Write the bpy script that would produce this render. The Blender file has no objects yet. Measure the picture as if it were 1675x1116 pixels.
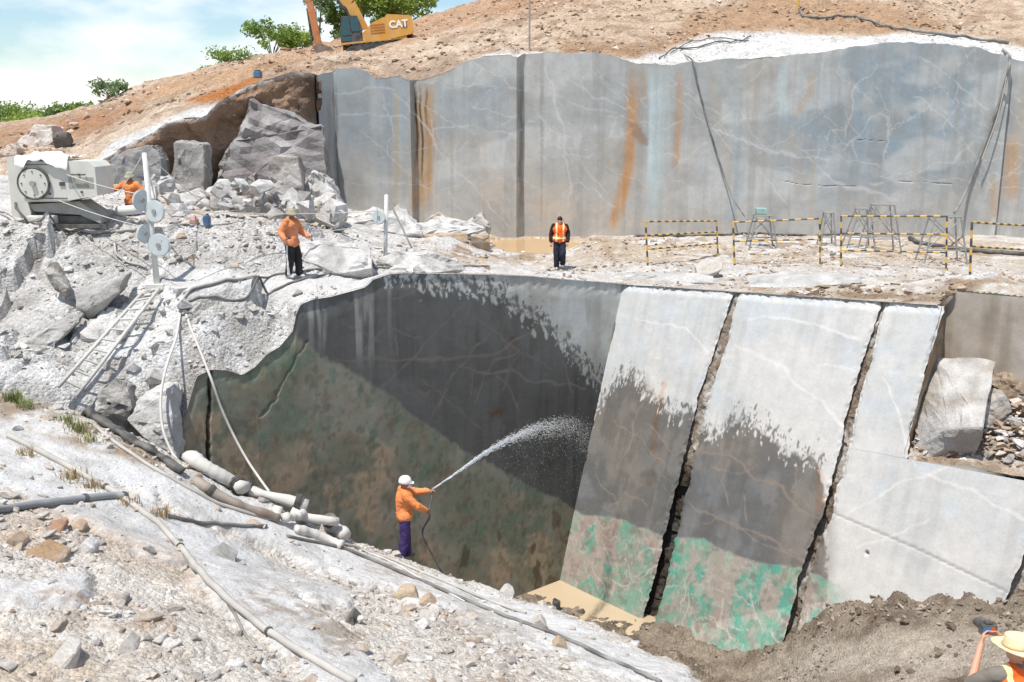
import bpy, bmesh, math, random
import numpy as np
from mathutils import Vector, Matrix

random.seed(7)
RNG = np.random.default_rng(11)
S = bpy.context.scene
COL = S.collection
R = math.radians

# ------------------------------------------------------------------ camera, sky, sun, exposure
CAM_Z = 5.0
FPX = 1630.0            # focal length in pixels of a 1675 wide picture
PITCH = R(12.5)
cam_data = bpy.data.cameras.new('camera')
cam_data.sensor_width = 36.0
cam_data.lens = 36.0 * FPX / 1675.0
cam_data.clip_start = 0.1
cam_data.clip_end = 12000
cam = bpy.data.objects.new('camera', cam_data)
cam.location = (0, 0, CAM_Z)
cam.rotation_euler = (R(90) - PITCH, 0, 0)
COL.objects.link(cam)
S.camera = cam

SUN_DIR = Vector((-0.22, -0.30, 0.93)).normalized()      # towards the sun
elev = math.asin(SUN_DIR.z)
azim = math.atan2(SUN_DIR.x, SUN_DIR.y)
world = bpy.data.worlds.new('World')
S.world = world
world.use_nodes = True
wn, wl = world.node_tree.nodes, world.node_tree.links
wn.clear()
w_out = wn.new('ShaderNodeOutputWorld')
w_bg = wn.new('ShaderNodeBackground')
w_bg.inputs['Strength'].default_value = 0.12
w_sky = wn.new('ShaderNodeTexSky')
w_sky.sky_type = 'NISHITA'
w_sky.sun_disc = False
w_sky.sun_elevation = elev
w_sky.sun_rotation = azim
w_sky.altitude = 200
w_sky.air_density = 1.0
w_sky.dust_density = 0.6
w_sky.ozone_density = 1.0
# fair-weather clouds spread over the whole dome
w_tc = wn.new('ShaderNodeTexCoord')
w_map = wn.new('ShaderNodeMapping')
w_map.inputs['Scale'].default_value = (1.0, 1.0, 2.6)
w_map.inputs['Location'].default_value = (0.35, 0.1, 0.62)
w_n = wn.new('ShaderNodeTexNoise')
w_n.inputs['Scale'].default_value = 4.2
w_n.inputs['Detail'].default_value = 8
w_n.inputs['Roughness'].default_value = 0.52
w_r = wn.new('ShaderNodeValToRGB')
w_r.color_ramp.elements[0].position = 0.49
w_r.color_ramp.elements[1].position = 0.66
w_mix = wn.new('ShaderNodeMixRGB')
w_mix.inputs[2].default_value = (8.0, 7.8, 7.5, 1)
w_f = wn.new('ShaderNodeMath'); w_f.operation = 'MULTIPLY'; w_f.inputs[1].default_value = 0.85
wl.new(w_tc.outputs['Generated'], w_map.inputs['Vector'])
wl.new(w_map.outputs['Vector'], w_n.inputs['Vector'])
wl.new(w_n.outputs['Fac'], w_r.inputs['Fac'])
wl.new(w_r.outputs['Color'], w_f.inputs[0])
wl.new(w_f.outputs[0], w_mix.inputs[0])
w_tint = wn.new('ShaderNodeMixRGB'); w_tint.blend_type = 'MULTIPLY'; w_tint.inputs[0].default_value = 1; w_tint.inputs[2].default_value = (.84, .91, .94, 1)
wl.new(w_sky.outputs['Color'], w_tint.inputs[1]); wl.new(w_tint.outputs[0], w_mix.inputs[1])
wl.new(w_mix.outputs['Color'], w_bg.inputs['Color'])
wl.new(w_bg.outputs['Background'], w_out.inputs['Surface'])

sun_data = bpy.data.lights.new('sun', 'SUN')
sun_data.energy = 4.0
sun_data.angle = R(0.6)
sun_data.color = (1.0, 0.96, 0.9)
sun = bpy.data.objects.new('sun', sun_data)
sun.rotation_euler = SUN_DIR.to_track_quat('Z', 'Y').to_euler()
sun.location = (-30, 10, 60)
COL.objects.link(sun)

S.view_settings.view_transform = 'Standard'
S.view_settings.look = 'None'
S.view_settings.gamma = 1.0
S.view_settings.use_curve_mapping = False
S.view_settings.exposure = 0.45

# ------------------------------------------------------------------ geometry of the photograph
CP, SP = math.cos(PITCH), math.sin(PITCH)
def ray(u, v):
    a = (u - 837.5) / FPX; b = (558.0 - v) / FPX
    return np.array((a, CP + b * SP, -SP + b * CP))
def P(u, v, y):                                   # the point seen at (u, v) that lies y metres ahead
    d = ray(u, v); t = y / d[1]
    return np.array((d[0] * t, y, CAM_Z + d[2] * t))
def project(x, y, z):                             # where a point of the place is seen
    zz = z - CAM_Z
    f = y * CP - zz * SP; h = y * SP + zz * CP
    f = np.maximum(f, 0.05)
    return 837.5 + FPX * x / f, 558.0 - FPX * h / f

# ------------------------------------------------------------------ noise
def _hash(ix, iy, seed):
    h = (ix * 374761393 + iy * 668265263 + seed * 362437) & 0xffffffff
    h = ((h ^ (h >> 13)) * 1274126177) & 0xffffffff
    return ((h ^ (h >> 16)) & 0xffffff) / float(0xffffff)
def vnoise(x, y, seed=0):
    x = np.asarray(x, float); y = np.asarray(y, float)
    ix = np.floor(x).astype(np.int64); iy = np.floor(y).astype(np.int64)
    fx = x - ix; fy = y - iy
    fx = fx * fx * fx * (fx * (fx * 6 - 15) + 10); fy = fy * fy * fy * (fy * (fy * 6 - 15) + 10)
    a = _hash(ix, iy, seed); b = _hash(ix + 1, iy, seed); c = _hash(ix, iy + 1, seed); d = _hash(ix + 1, iy + 1, seed)
    return (a + (b - a) * fx) * (1 - fy) + (c + (d - c) * fx) * fy
def fbm(x, y, octaves=5, seed=0, gain=0.5):       # about -1 .. 1
    s = 0; amp = 1; tot = 0; x = np.asarray(x, float); y = np.asarray(y, float)
    for o in range(octaves):
        s = s + amp * (vnoise(x, y, seed + o * 17) * 2 - 1); tot += amp; amp *= gain
        x, y = (x * 1.6 + y * 1.2) + 3.1, (y * 1.6 - x * 1.2) + 7.7
    return s / tot * 1.5
def ridge(x, y, octaves=4, seed=0):               # 0 .. 1, sharp crests
    s = 0; amp = 1; tot = 0; x = np.asarray(x, float); y = np.asarray(y, float)
    for o in range(octaves):
        s = s + amp * (1 - np.abs(vnoise(x, y, seed + o * 13) * 2 - 1)); tot += amp; amp *= 0.5
        x, y = (x * 1.6 + y * 1.2) + 5.3, (y * 1.6 - x * 1.2) + 1.9
    return s / tot
def cells(x, y, seed=0):                          # angular facets: F1 distance and the cell's own random value
    x = np.asarray(x, float); y = np.asarray(y, float)
    ix = np.floor(x).astype(np.int64); iy = np.floor(y).astype(np.int64)
    best = np.full(x.shape, 9.0); val = np.zeros(x.shape); tilt = np.zeros(x.shape)
    for dx in (-1, 0, 1):
        for dy in (-1, 0, 1):
            jx = ix + dx; jy = iy + dy
            px = jx + _hash(jx, jy, seed); py = jy + _hash(jx, jy, seed + 1)
            d = (px - x) ** 2 + (py - y) ** 2
            m = d < best
            best = np.where(m, d, best)
            val = np.where(m, _hash(jx, jy, seed + 2), val)
            tilt = np.where(m, (x - px) * (_hash(jx, jy, seed + 3) - .5) + (y - py) * (_hash(jx, jy, seed + 4) - .5), tilt)
    return np.sqrt(best), val, tilt
def sstep(a, b, x):
    t = np.clip((np.asarray(x, float) - a) / (b - a), 0, 1)
    return t * t * (3 - 2 * t)
def lerp(a, b, t): return a + (b - a) * t

class TPS:                                        # smooth surface through scattered points
    def __init__(self, pts, reg=0.02):
        p = np.array(pts, float); n = len(p)
        self.p = p[:, :2]
        d2 = ((self.p[:, None] - self.p[None]) ** 2).sum(-1)
        K = np.where(d2 > 0, d2 * np.log(np.maximum(d2, 1e-12)) * .5, 0) + np.eye(n) * reg
        Q = np.c_[np.ones(n), self.p]
        A = np.block([[K, Q], [Q.T, np.zeros((3, 3))]])
        w = np.linalg.solve(A, np.r_[p[:, 2], np.zeros(3)])
        self.w, self.a = w[:n], w[n:]
    def __call__(self, x, y):
        x = np.asarray(x, float); y = np.asarray(y, float)
        s = self.a[0] + self.a[1] * x + self.a[2] * y
        for (px, py), w in zip(self.p, self.w):
            d2 = (x - px) ** 2 + (y - py) ** 2
            s = s + w * d2 * np.log(np.maximum(d2, 1e-12)) * .5
        return s

def poly_dist(x, y, pts):                         # distance to a polyline and position along it 0 .. 1
    best = np.full(np.shape(x), 1e9); along = np.zeros(np.shape(x)); n = len(pts) - 1
    for i in range(n):
        (x0, y0), (x1, y1) = pts[i], pts[i + 1]
        dx, dy = x1 - x0, y1 - y0; L = dx * dx + dy * dy + 1e-9
        t = np.clip(((x - x0) * dx + (y - y0) * dy) / L, 0, 1)
        d = np.hypot(x - x0 - t * dx, y - y0 - t * dy)
        m = d < best
        best = np.where(m, d, best); along = np.where(m, (i + t) / n, along)
    return best, along
def in_poly(x, y, pts):
    ins = np.zeros(np.shape(x), bool); n = len(pts)
    for i in range(n):
        (x0, y0), (x1, y1) = pts[i], pts[(i + 1) % n]
        if y0 == y1: continue
        c = ((y0 > y) != (y1 > y)) & (x < (x1 - x0) * (y - y0) / (y1 - y0) + x0)
        ins ^= c
    return ins
def poly_mask(x, y, pts, soft):                   # 1 inside, fading over soft at the border
    d, _ = poly_dist(x, y, list(pts) + [pts[0]])
    sd = np.where(in_poly(x, y, pts), d, -d)
    return sstep(-soft, soft, sd)

# ------------------------------------------------------------------ colour and materials
def lin(c):
    c = np.asarray(c, float) / 255.0
    return np.where(c <= 0.04045, c / 12.92, ((c + 0.055) / 1.055) ** 2.4)
def rgba(c): return tuple(float(k) for k in lin(c)) + (1.0,)
def mix_to(colr, c, m):                           # paint colour c over the array with mask m
    return colr + (lin(c)[None, :] - colr) * np.clip(m, 0, 1)[:, None]

MATS = {}
def plain(name, c, rough=0.6, metal=0.0, var=0.25, scale=6.0, bump=0.0, bscale=30.0, dust=0.0, spec=0.4):
    """Paint, cloth, steel: base colour broken up by noise, a film of pale dust on upward faces' texture, fine relief."""
    if name in MATS: return MATS[name]
    m = bpy.data.materials.new(name); m.use_nodes = True
    nt = m.node_tree; n = nt.nodes; l = nt.links
    bs = n['Principled BSDF']
    bs.inputs['Roughness'].default_value = rough; bs.inputs['Metallic'].default_value = metal
    bs.inputs['Specular IOR Level'].default_value = spec
    tc = n.new('ShaderNodeTexCoord')
    nz = n.new('ShaderNodeTexNoise'); nz.inputs['Scale'].default_value = scale; nz.inputs['Detail'].default_value = 6
    l.new(tc.outputs['Object'], nz.inputs['Vector'])
    mr = n.new('ShaderNodeMapRange'); mr.inputs[1].default_value = .3; mr.inputs[2].default_value = .7
    mr.inputs[3].default_value = 1 - var; mr.inputs[4].default_value = 1 + var * .5
    l.new(nz.outputs['Fac'], mr.inputs[0])
    mu = n.new('ShaderNodeMixRGB'); mu.blend_type = 'MULTIPLY'; mu.inputs[0].default_value = 1
    mu.inputs[1].default_value = rgba(c); l.new(mr.outputs[0], mu.inputs[2])
    out = mu.outputs[0]
    if dust > 0:
        n2 = n.new('ShaderNodeTexNoise'); n2.inputs['Scale'].default_value = scale * .6; n2.inputs['Detail'].default_value = 8
        l.new(tc.outputs['Object'], n2.inputs['Vector'])
        r2 = n.new('ShaderNodeMapRange'); r2.inputs[1].default_value = .38; r2.inputs[2].default_value = .66
        r2.inputs[3].default_value = dust * .25; r2.inputs[4].default_value = min(1, dust)
        l.new(n2.outputs['Fac'], r2.inputs[0])
        md = n.new('ShaderNodeMixRGB'); md.inputs[2].default_value = rgba((200, 196, 188))
        l.new(r2.outputs[0], md.inputs[0]); l.new(out, md.inputs[1]); out = md.outputs[0]
    l.new(out, bs.inputs['Base Color'])
    if bump > 0:
        n3 = n.new('ShaderNodeTexNoise'); n3.inputs['Scale'].default_value = bscale; n3.inputs['Detail'].default_value = 5
        l.new(tc.outputs['Object'], n3.inputs['Vector'])
        bp = n.new('ShaderNodeBump'); bp.inputs['Strength'].default_value = bump; bp.inputs['Distance'].default_value = .02
        l.new(n3.outputs['Fac'], bp.inputs['Height']); l.new(bp.outputs[0], bs.inputs['Normal'])
    MATS[name] = m
    return m

def attr_mat(name, rough=0.9, wet_rough=None, var=0.22, scale=9.0, bump=0.5, bdist=0.05, bscale=7.0, fine=45.0, spec=0.25, peb=None):
    """Rock and soil: colour from the surface's own 'Col' attribute, broken up by two scales of grain, with relief."""
    m = bpy.data.materials.new(name); m.use_nodes = True
    nt = m.node_tree; n = nt.nodes; l = nt.links
    bs = n['Principled BSDF']; bs.inputs['Specular IOR Level'].default_value = spec
    at = n.new('ShaderNodeAttribute'); at.attribute_name = 'Col'
    tc = n.new('ShaderNodeTexCoord')
    n1 = n.new('ShaderNodeTexNoise'); n1.inputs['Scale'].default_value = scale; n1.inputs['Detail'].default_value = 9; n1.inputs['Roughness'].default_value = .65
    n2 = n.new('ShaderNodeTexNoise'); n2.inputs['Scale'].default_value = fine; n2.inputs['Detail'].default_value = 4; n2.inputs['Roughness'].default_value = .7
    l.new(tc.outputs['Object'], n1.inputs['Vector']); l.new(tc.outputs['Object'], n2.inputs['Vector'])
    ad = n.new('ShaderNodeMath'); ad.operation = 'ADD'
    l.new(n1.outputs['Fac'], ad.inputs[0]); l.new(n2.outputs['Fac'], ad.inputs[1])
    mr = n.new('ShaderNodeMapRange'); mr.inputs[1].default_value = .7; mr.inputs[2].default_value = 1.3
    mr.inputs[3].default_value = 1 - var; mr.inputs[4].default_value = 1 + var * .8
    l.new(ad.outputs[0], mr.inputs[0])
    mu = n.new('ShaderNodeMixRGB'); mu.blend_type = 'MULTIPLY'; mu.inputs[0].default_value = 1
    l.new(at.outputs['Color'], mu.inputs[1]); l.new(mr.outputs[0], mu.inputs[2])
    out = mu.outputs[0]; hgt = None; before = out
    if peb:                                       # loose chips too small to model: each its own tone and its own little dome
        for sc_, am_ in ((peb[0], peb[1]), (peb[0] * 2.7, peb[1] * .8)):
            vo = n.new('ShaderNodeTexVoronoi'); vo.inputs['Scale'].default_value = sc_; l.new(tc.outputs['Object'], vo.inputs['Vector'])
            sp = n.new('ShaderNodeSeparateColor'); l.new(vo.outputs['Color'], sp.inputs[0])
            pr = n.new('ShaderNodeMapRange'); pr.inputs[3].default_value = 1 - am_ * .8; pr.inputs[4].default_value = 1 + am_; l.new(sp.outputs[0], pr.inputs[0])
            pm = n.new('ShaderNodeMixRGB'); pm.blend_type = 'MULTIPLY'; pm.inputs[0].default_value = 1; l.new(out, pm.inputs[1]); l.new(pr.outputs[0], pm.inputs[2]); out = pm.outputs[0]
            ih = n.new('ShaderNodeMath'); ih.operation = 'MULTIPLY'; ih.inputs[1].default_value = -peb[2] * peb[0] / sc_; l.new(vo.outputs['Distance'], ih.inputs[0])
            if hgt is None: hgt = ih.outputs[0]
            else:
                ah = n.new('ShaderNodeMath'); ah.operation = 'ADD'; l.new(hgt, ah.inputs[0]); l.new(ih.outputs[0], ah.inputs[1]); hgt = ah.outputs[0]
    if peb and wet_rough is None:                 # bare rock ('wet' stands for bareness here) shows no chips
        aw = n.new('ShaderNodeAttribute'); aw.attribute_name = 'wet'
        mm = n.new('ShaderNodeMixRGB'); l.new(aw.outputs['Fac'], mm.inputs[0]); l.new(out, mm.inputs[1]); l.new(before, mm.inputs[2]); out = mm.outputs[0]
        iv = n.new('ShaderNodeMath'); iv.operation = 'SUBTRACT'; iv.inputs[0].default_value = 1; l.new(aw.outputs['Fac'], iv.inputs[1])
        hm = n.new('ShaderNodeMath'); hm.operation = 'MULTIPLY'; l.new(iv.outputs[0], hm.inputs[0]); l.new(hgt, hm.inputs[1]); hgt = hm.outputs[0]
    l.new(out, bs.inputs['Base Color'])
    if wet_rough is None:
        bs.inputs['Roughness'].default_value = rough
    else:
        aw = n.new('ShaderNodeAttribute'); aw.attribute_name = 'wet'
        rr = n.new('ShaderNodeMapRange'); rr.inputs[3].default_value = rough; rr.inputs[4].default_value = wet_rough
        l.new(aw.outputs['Fac'], rr.inputs[0]); l.new(rr.outputs[0], bs.inputs['Roughness'])
    n3 = n.new('ShaderNodeTexNoise'); n3.inputs['Scale'].default_value = bscale; n3.inputs['Detail'].default_value = 10; n3.inputs['Roughness'].default_value = .7
    l.new(tc.outputs['Object'], n3.inputs['Vector'])
    bp = n.new('ShaderNodeBump'); bp.inputs['Strength'].default_value = bump; bp.inputs['Distance'].default_value = bdist
    if hgt is None: l.new(n3.outputs['Fac'], bp.inputs['Height'])
    else:
        ah = n.new('ShaderNodeMath'); ah.operation = 'ADD'; l.new(hgt, ah.inputs[0]); l.new(n3.outputs['Fac'], ah.inputs[1]); l.new(ah.outputs[0], bp.inputs['Height'])
    l.new(bp.outputs[0], bs.inputs['Normal'])
    MATS[name] = m
    return m

# ------------------------------------------------------------------ objects
def tag(o, label=None, cat=None, group=None, kind=None):
    if label: o['label'] = label
    if cat: o['category'] = cat
    if group: o['group'] = group
    if kind: o['kind'] = kind
    return o
def link(o, parent=None):
    COL.objects.link(o)
    if parent is not None: o.parent = parent
    return o
def empty(name, loc=(0, 0, 0), rz=0.0):
    o = bpy.data.objects.new(name, None); o.location = loc; o.rotation_euler = (0, 0, rz)
    o.empty_display_size = .2
    return link(o)
def mesh_data(name, verts, faces, mats, smooth=False, col=None, wet=None, midx=None):
    me = bpy.data.meshes.new(name)
    me.from_pydata([tuple(map(float, v)) for v in verts] if not isinstance(verts, np.ndarray) else verts.tolist(), [], faces if isinstance(faces, list) else faces.tolist())
    for m in (mats if isinstance(mats, (list, tuple)) else [mats]): me.materials.append(m)
    if smooth: me.polygons.foreach_set('use_smooth', [True] * len(me.polygons))
    if midx is not None: me.polygons.foreach_set('material_index', midx)
    if col is not None:
        a = me.color_attributes.new('Col', 'FLOAT_COLOR', 'POINT')
        a.data.foreach_set('color', np.c_[np.clip(col, 0, 1), np.ones(len(col))].astype(np.float32).ravel())
    if wet is not None:
        a = me.attributes.new('wet', 'FLOAT', 'POINT')
        a.data.foreach_set('value', np.clip(wet, 0, 1).astype(np.float32))
    me.update()
    return me
def mesh_obj(name, verts, faces, mats, parent=None, smooth=False, col=None, wet=None, midx=None):
    return link(bpy.data.objects.new(name, mesh_data(name, verts, faces, mats, smooth, col, wet, midx)), parent)

def grid_faces(nr, nc, keep=None):
    i = np.arange(nr * nc).reshape(nr, nc)
    f = np.stack([i[:-1, :-1], i[:-1, 1:], i[1:, 1:], i[1:, :-1]], -1).reshape(-1, 4)
    if keep is not None:
        k = keep[f].all(1); f = f[k]
    return f
def compact(v, f, *arrs):
    used = np.zeros(len(v), bool); used[f.ravel()] = True
    idx = np.cumsum(used) - 1
    return (v[used], idx[f]) + tuple(a[used] for a in arrs)

def spaced(segs):                                 # [(start, stop, step), ...] -> one increasing axis
    out = []
    for a, b, st in segs:
        n = max(1, int(round((b - a) / st)))
        out += list(a + (b - a) * np.arange(n) / n)
    out.append(segs[-1][1])
    return np.array(out)

class MB:                                         # collects simple solids into one mesh
    def __init__(self): self.v = []; self.f = []; self.m = []; self.sm = []
    def add(self, v, f, mi=0, smooth=False):
        b = len(self.v); self.v += [tuple(map(float, q)) for q in v]
        self.f += [tuple(int(i) + b for i in q) for q in f]; self.m += [mi] * len(f); self.sm += [smooth] * len(f)
        return self
    def hexa(self, p, mi=0):                      # 8 corners: bottom ring then top ring
        return self.add(p, [(3, 2, 1, 0), (4, 5, 6, 7), (0, 1, 5, 4), (1, 2, 6, 5), (2, 3, 7, 6), (3, 0, 4, 7)], mi)
    def box(self, x0, x1, y0, y1, z0, z1, mi=0, bev=0.0):
        if bev <= 0:
            return self.hexa([(x0, y0, z0), (x1, y0, z0), (x1, y1, z0), (x0, y1, z0), (x0, y0, z1), (x1, y0, z1), (x1, y1, z1), (x0, y1, z1)], mi)
        bm = bmesh.new(); bmesh.ops.create_cube(bm, size=1)
        for w in bm.verts: w.co = Vector((lerp(x0, x1, w.co.x + .5), lerp(y0, y1, w.co.y + .5), lerp(z0, z1, w.co.z + .5)))
        bmesh.ops.bevel(bm, geom=list(bm.edges), offset=bev, segments=2, affect='EDGES', profile=.6)
        return self.from_bm(bm, mi)
    def from_bm(self, bm, mi=0, smooth=False):
        bm.verts.index_update()
        self.add([w.co[:] for w in bm.verts], [[w.index for w in f.verts] for f in bm.faces], mi, smooth); bm.free(); return self
    def prism(self, pts, y0, y1, mi=0):           # outline in x, z pushed from y0 to y1
        n = len(pts)
        v = [(x, y0, z) for x, z in pts] + [(x, y1, z) for x, z in pts]
        f = [tuple(range(n - 1, -1, -1)), tuple(range(n, 2 * n))] + [(i, (i + 1) % n, n + (i + 1) % n, n + i) for i in range(n)]
        return self.add(v, f, mi)
    def tube(self, path, r, n=8, mi=0, caps=True, smooth=True, flat=1.0):
        path = [Vector(p) for p in path]; k = len(path)
        rr = r if isinstance(r, (list, tuple, np.ndarray)) else [r] * k
        v = []; f = []; up = None
        for i, p in enumerate(path):
            t = (path[min(i + 1, k - 1)] - path[max(i - 1, 0)]).normalized()
            if up is None:
                up = Vector((0, 0, 1)) if abs(t.z) < .9 else Vector((1, 0, 0))
            sx = t.cross(up); sx = sx.normalized() if sx.length > 1e-6 else Vector((1, 0, 0))
            up = sx.cross(t).normalized()
            for j in range(n):
                a = 2 * math.pi * j / n
                v.append(p + sx * math.cos(a) * rr[i] + up * math.sin(a) * rr[i] * flat)
        for i in range(k - 1):
            for j in range(n):
                f.append((i * n + j, i * n + (j + 1) % n, (i + 1) * n + (j + 1) % n, (i + 1) * n + j))
        if caps: f += [tuple(range(n - 1, -1, -1)), tuple((k - 1) * n + j for j in range(n))]
        return self.add(v, f, mi, smooth)
    def cyl(self, p0, p1, r, n=12, mi=0, r1=None): return self.tube([p0, p1], [r, r if r1 is None else r1], n, mi, True, False)
    def ball(self, c, rx, ry=None, rz=None, mi=0, seg=12, ring=8):
        ry = ry or rx; rz = rz or rx; v = [(c[0], c[1], c[2] - rz)]; f = []
        for i in range(1, ring):
            a = -math.pi / 2 + math.pi * i / ring
            v += [(c[0] + rx * math.cos(a) * math.cos(2 * math.pi * j / seg), c[1] + ry * math.cos(a) * math.sin(2 * math.pi * j / seg), c[2] + rz * math.sin(a)) for j in range(seg)]
        v.append((c[0], c[1], c[2] + rz)); last = len(v) - 1
        for j in range(seg):
            f.append((0, 1 + (j + 1) % seg, 1 + j))
            for i in range(ring - 2):
                f.append((1 + i * seg + j, 1 + i * seg + (j + 1) % seg, 1 + (i + 1) * seg + (j + 1) % seg, 1 + (i + 1) * seg + j))
            f.append((1 + (ring - 2) * seg + j, 1 + (ring - 2) * seg + (j + 1) % seg, last))
        return self.add(v, f, mi, True)
    def build(self, name, mats, parent=None):
        me = bpy.data.meshes.new(name); me.from_pydata(self.v, [], self.f)
        for m in (mats if isinstance(mats, (list, tuple)) else [mats]): me.materials.append(m)
        me.polygons.foreach_set('use_smooth', self.sm); me.polygons.foreach_set('material_index', self.m); me.update()
        return link(bpy.data.objects.new(name, me), parent)

def smooth_path(pts, step=0.15):                  # Catmull-Rom through the points
    p = [np.array(q, float) for q in pts]; out = []
    p = [2 * p[0] - p[1]] + p + [2 * p[-1] - p[-2]]
    for i in range(1, len(p) - 2):
        n = max(2, int(np.linalg.norm(p[i + 1] - p[i]) / step))
        for k in range(n):
            t = k / n; a, b, c, d = p[i - 1], p[i], p[i + 1], p[i + 2]
            out.append(.5 * (2 * b + (c - a) * t + (2 * a - 5 * b + 4 * c - d) * t * t + (3 * b - a - 3 * c + d) * t ** 3))
    out.append(p[-2])
    return out
# ------------------------------------------------------------------ the lie of the land
# left pit wall: upright plane; right pit wall: plane leaning back; both meet in the corner line
PL0 = P(1020, 465, 30.8)                                   # top of the corner
PLA = P(480, 500, 23.5)
dL = np.array((PLA[0] - PL0[0], PLA[1] - PL0[1], 0.0)); dL /= np.linalg.norm(dL)
nL = np.array((-dL[1], dL[0], 0.0));  nL = nL if nL[1] < 0 else -nL     # towards the camera
Z0 = 0.0
C0 = np.array((PL0[0], PL0[1], Z0))
PRA = P(1540, 500, 23.5)                                   # the bench climbs a little towards the right
dR = PRA - C0; dR /= np.linalg.norm(dR)
dRh = np.array((dR[0], dR[1], 0.0)); RISE = dR[2] / np.linalg.norm(dRh); dRh /= np.linalg.norm(dRh)
def on_plane(u, v, p0, n):
    d = ray(u, v); o = np.array((0, 0, CAM_Z)); t = np.dot(p0 - o, n) / np.dot(d, n)
    return o + d * t
CB = on_plane(915, 950, C0, nL)                            # bottom of the corner
WATER_Z = CB[2] + 0.02
cR = (CB - C0) / (C0[2] - CB[2])                           # per metre of depth, down the corner
nR = np.cross(dR, cR); nR /= np.linalg.norm(nR); nR = nR if nR[1] < 0 else -nR
def left_sz(u, v):                                         # pixel -> (s along wall from corner, z)
    p = on_plane(u, v, C0, nL); return (float(np.dot(p - C0, dL)), float(p[2]))
def right_sq(u, v):                                        # pixel -> (s along wall from corner, depth q)
    p = on_plane(u, v, C0, nR) - C0
    k = np.linalg.lstsq(np.c_[dR, cR], p, rcond=None)[0]
    return (float(k[0]), float(k[1]))
def left_pt(s, z, off=0.0): return C0 + dL * s + np.array((0, 0, 1.0)) * (z - C0[2]) + nL * off
def right_pt(s, q, off=0.0): return C0 + dR * s + cR * q + nR * off

RIM_L = [left_sz(*p) for p in [(1020, 465), (940, 459), (860, 452), (790, 449), (720, 448), (660, 447), (635, 449), (610, 458), (598, 470), (570, 478), (540, 486), (512, 490),
         (492, 498), (484, 515), (480, 540), (458, 567), (436, 580), (418, 600), (396, 614), (372, 606), (345, 605), (322, 616), (312, 650), (298, 700), (290, 745), (283, 800)]]
_rs = np.array([p[0] for p in RIM_L]); _rz = np.array([p[1] for p in RIM_L])
_o = np.argsort(_rs); _rs, _rz = _rs[_o], _rz[_o]
def rim_left_z(s): return np.interp(s, _rs, _rz)

# bench: the working floor between the pit and the high wall, climbing to the left
BENCH_PTS = [P(*q) for q in [
    (0, 632, 20.6), (0, 560, 22.6), (0, 500, 24.0), (0, 430, 25.3), (0, 372, 26.5), (0, 340, 28.5), (0, 300, 32),
    (120, 600, 21.8), (120, 520, 23.3), (120, 440, 24.8), (120, 372, 26.2), (190, 690, 20.4), (220, 580, 22.2), (250, 467, 24.6), (300, 400, 25.8),
    (330, 520, 23.2), (380, 455, 24.8), (300, 352, 28.5), (420, 350, 31.5), (480, 456, 25.2), (480, 400, 27.2), (560, 440, 26.8), (640, 432, 28.4), (560, 352, 38), (400, 335, 35),
    (640, 367, 39), (780, 387, 40.5), (850, 393, 41.5), (700, 420, 31.5), (800, 432, 32), (860, 402, 39), (915, 441, 34), (1000, 450, 32), (1060, 436, 33.5), (1060, 386, 41.5),
    (1200, 436, 33.5), (1340, 436, 33.2), (1370, 437, 33), (1550, 446, 32), (1650, 450, 31.5), (1675, 386, 42), (1400, 387, 42), (1250, 472, 28.3), (1450, 482, 26.2), (1600, 470, 25.5), (1675, 470, 26)]]
BENCH_PTS += [np.array(q) for q in [(-22, 22, -.2), (-22, 28, 2.4), (-22, 36, 3.4), (-15, 36, 2.9), (20, 30, 0), (24, 42, .2), (16, 23, .95), (-30, 30, 3.2), (34, 30, 0), (34, 42, .3), (-12, 18.5, -1.4), (-20, 17, -1.6)]]
_bt = TPS(BENCH_PTS, .03)
def line_d(x, y, p0, d, n):                                # signed distance in front of a wall's top line and position along it
    return (x - p0[0]) * n[0] + (y - p0[1]) * n[1], (x - p0[0]) * d[0] + (y - p0[1]) * d[1]
nRh = np.array((dRh[1], -dRh[0], 0)); nRh = nRh if nRh[1] < 0 else -nRh
_pc = P(866, 402, 39.2); PUD = (float(_pc[0]), float(_pc[1]), float(_pc[2]), 2.35, 2.5)
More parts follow.
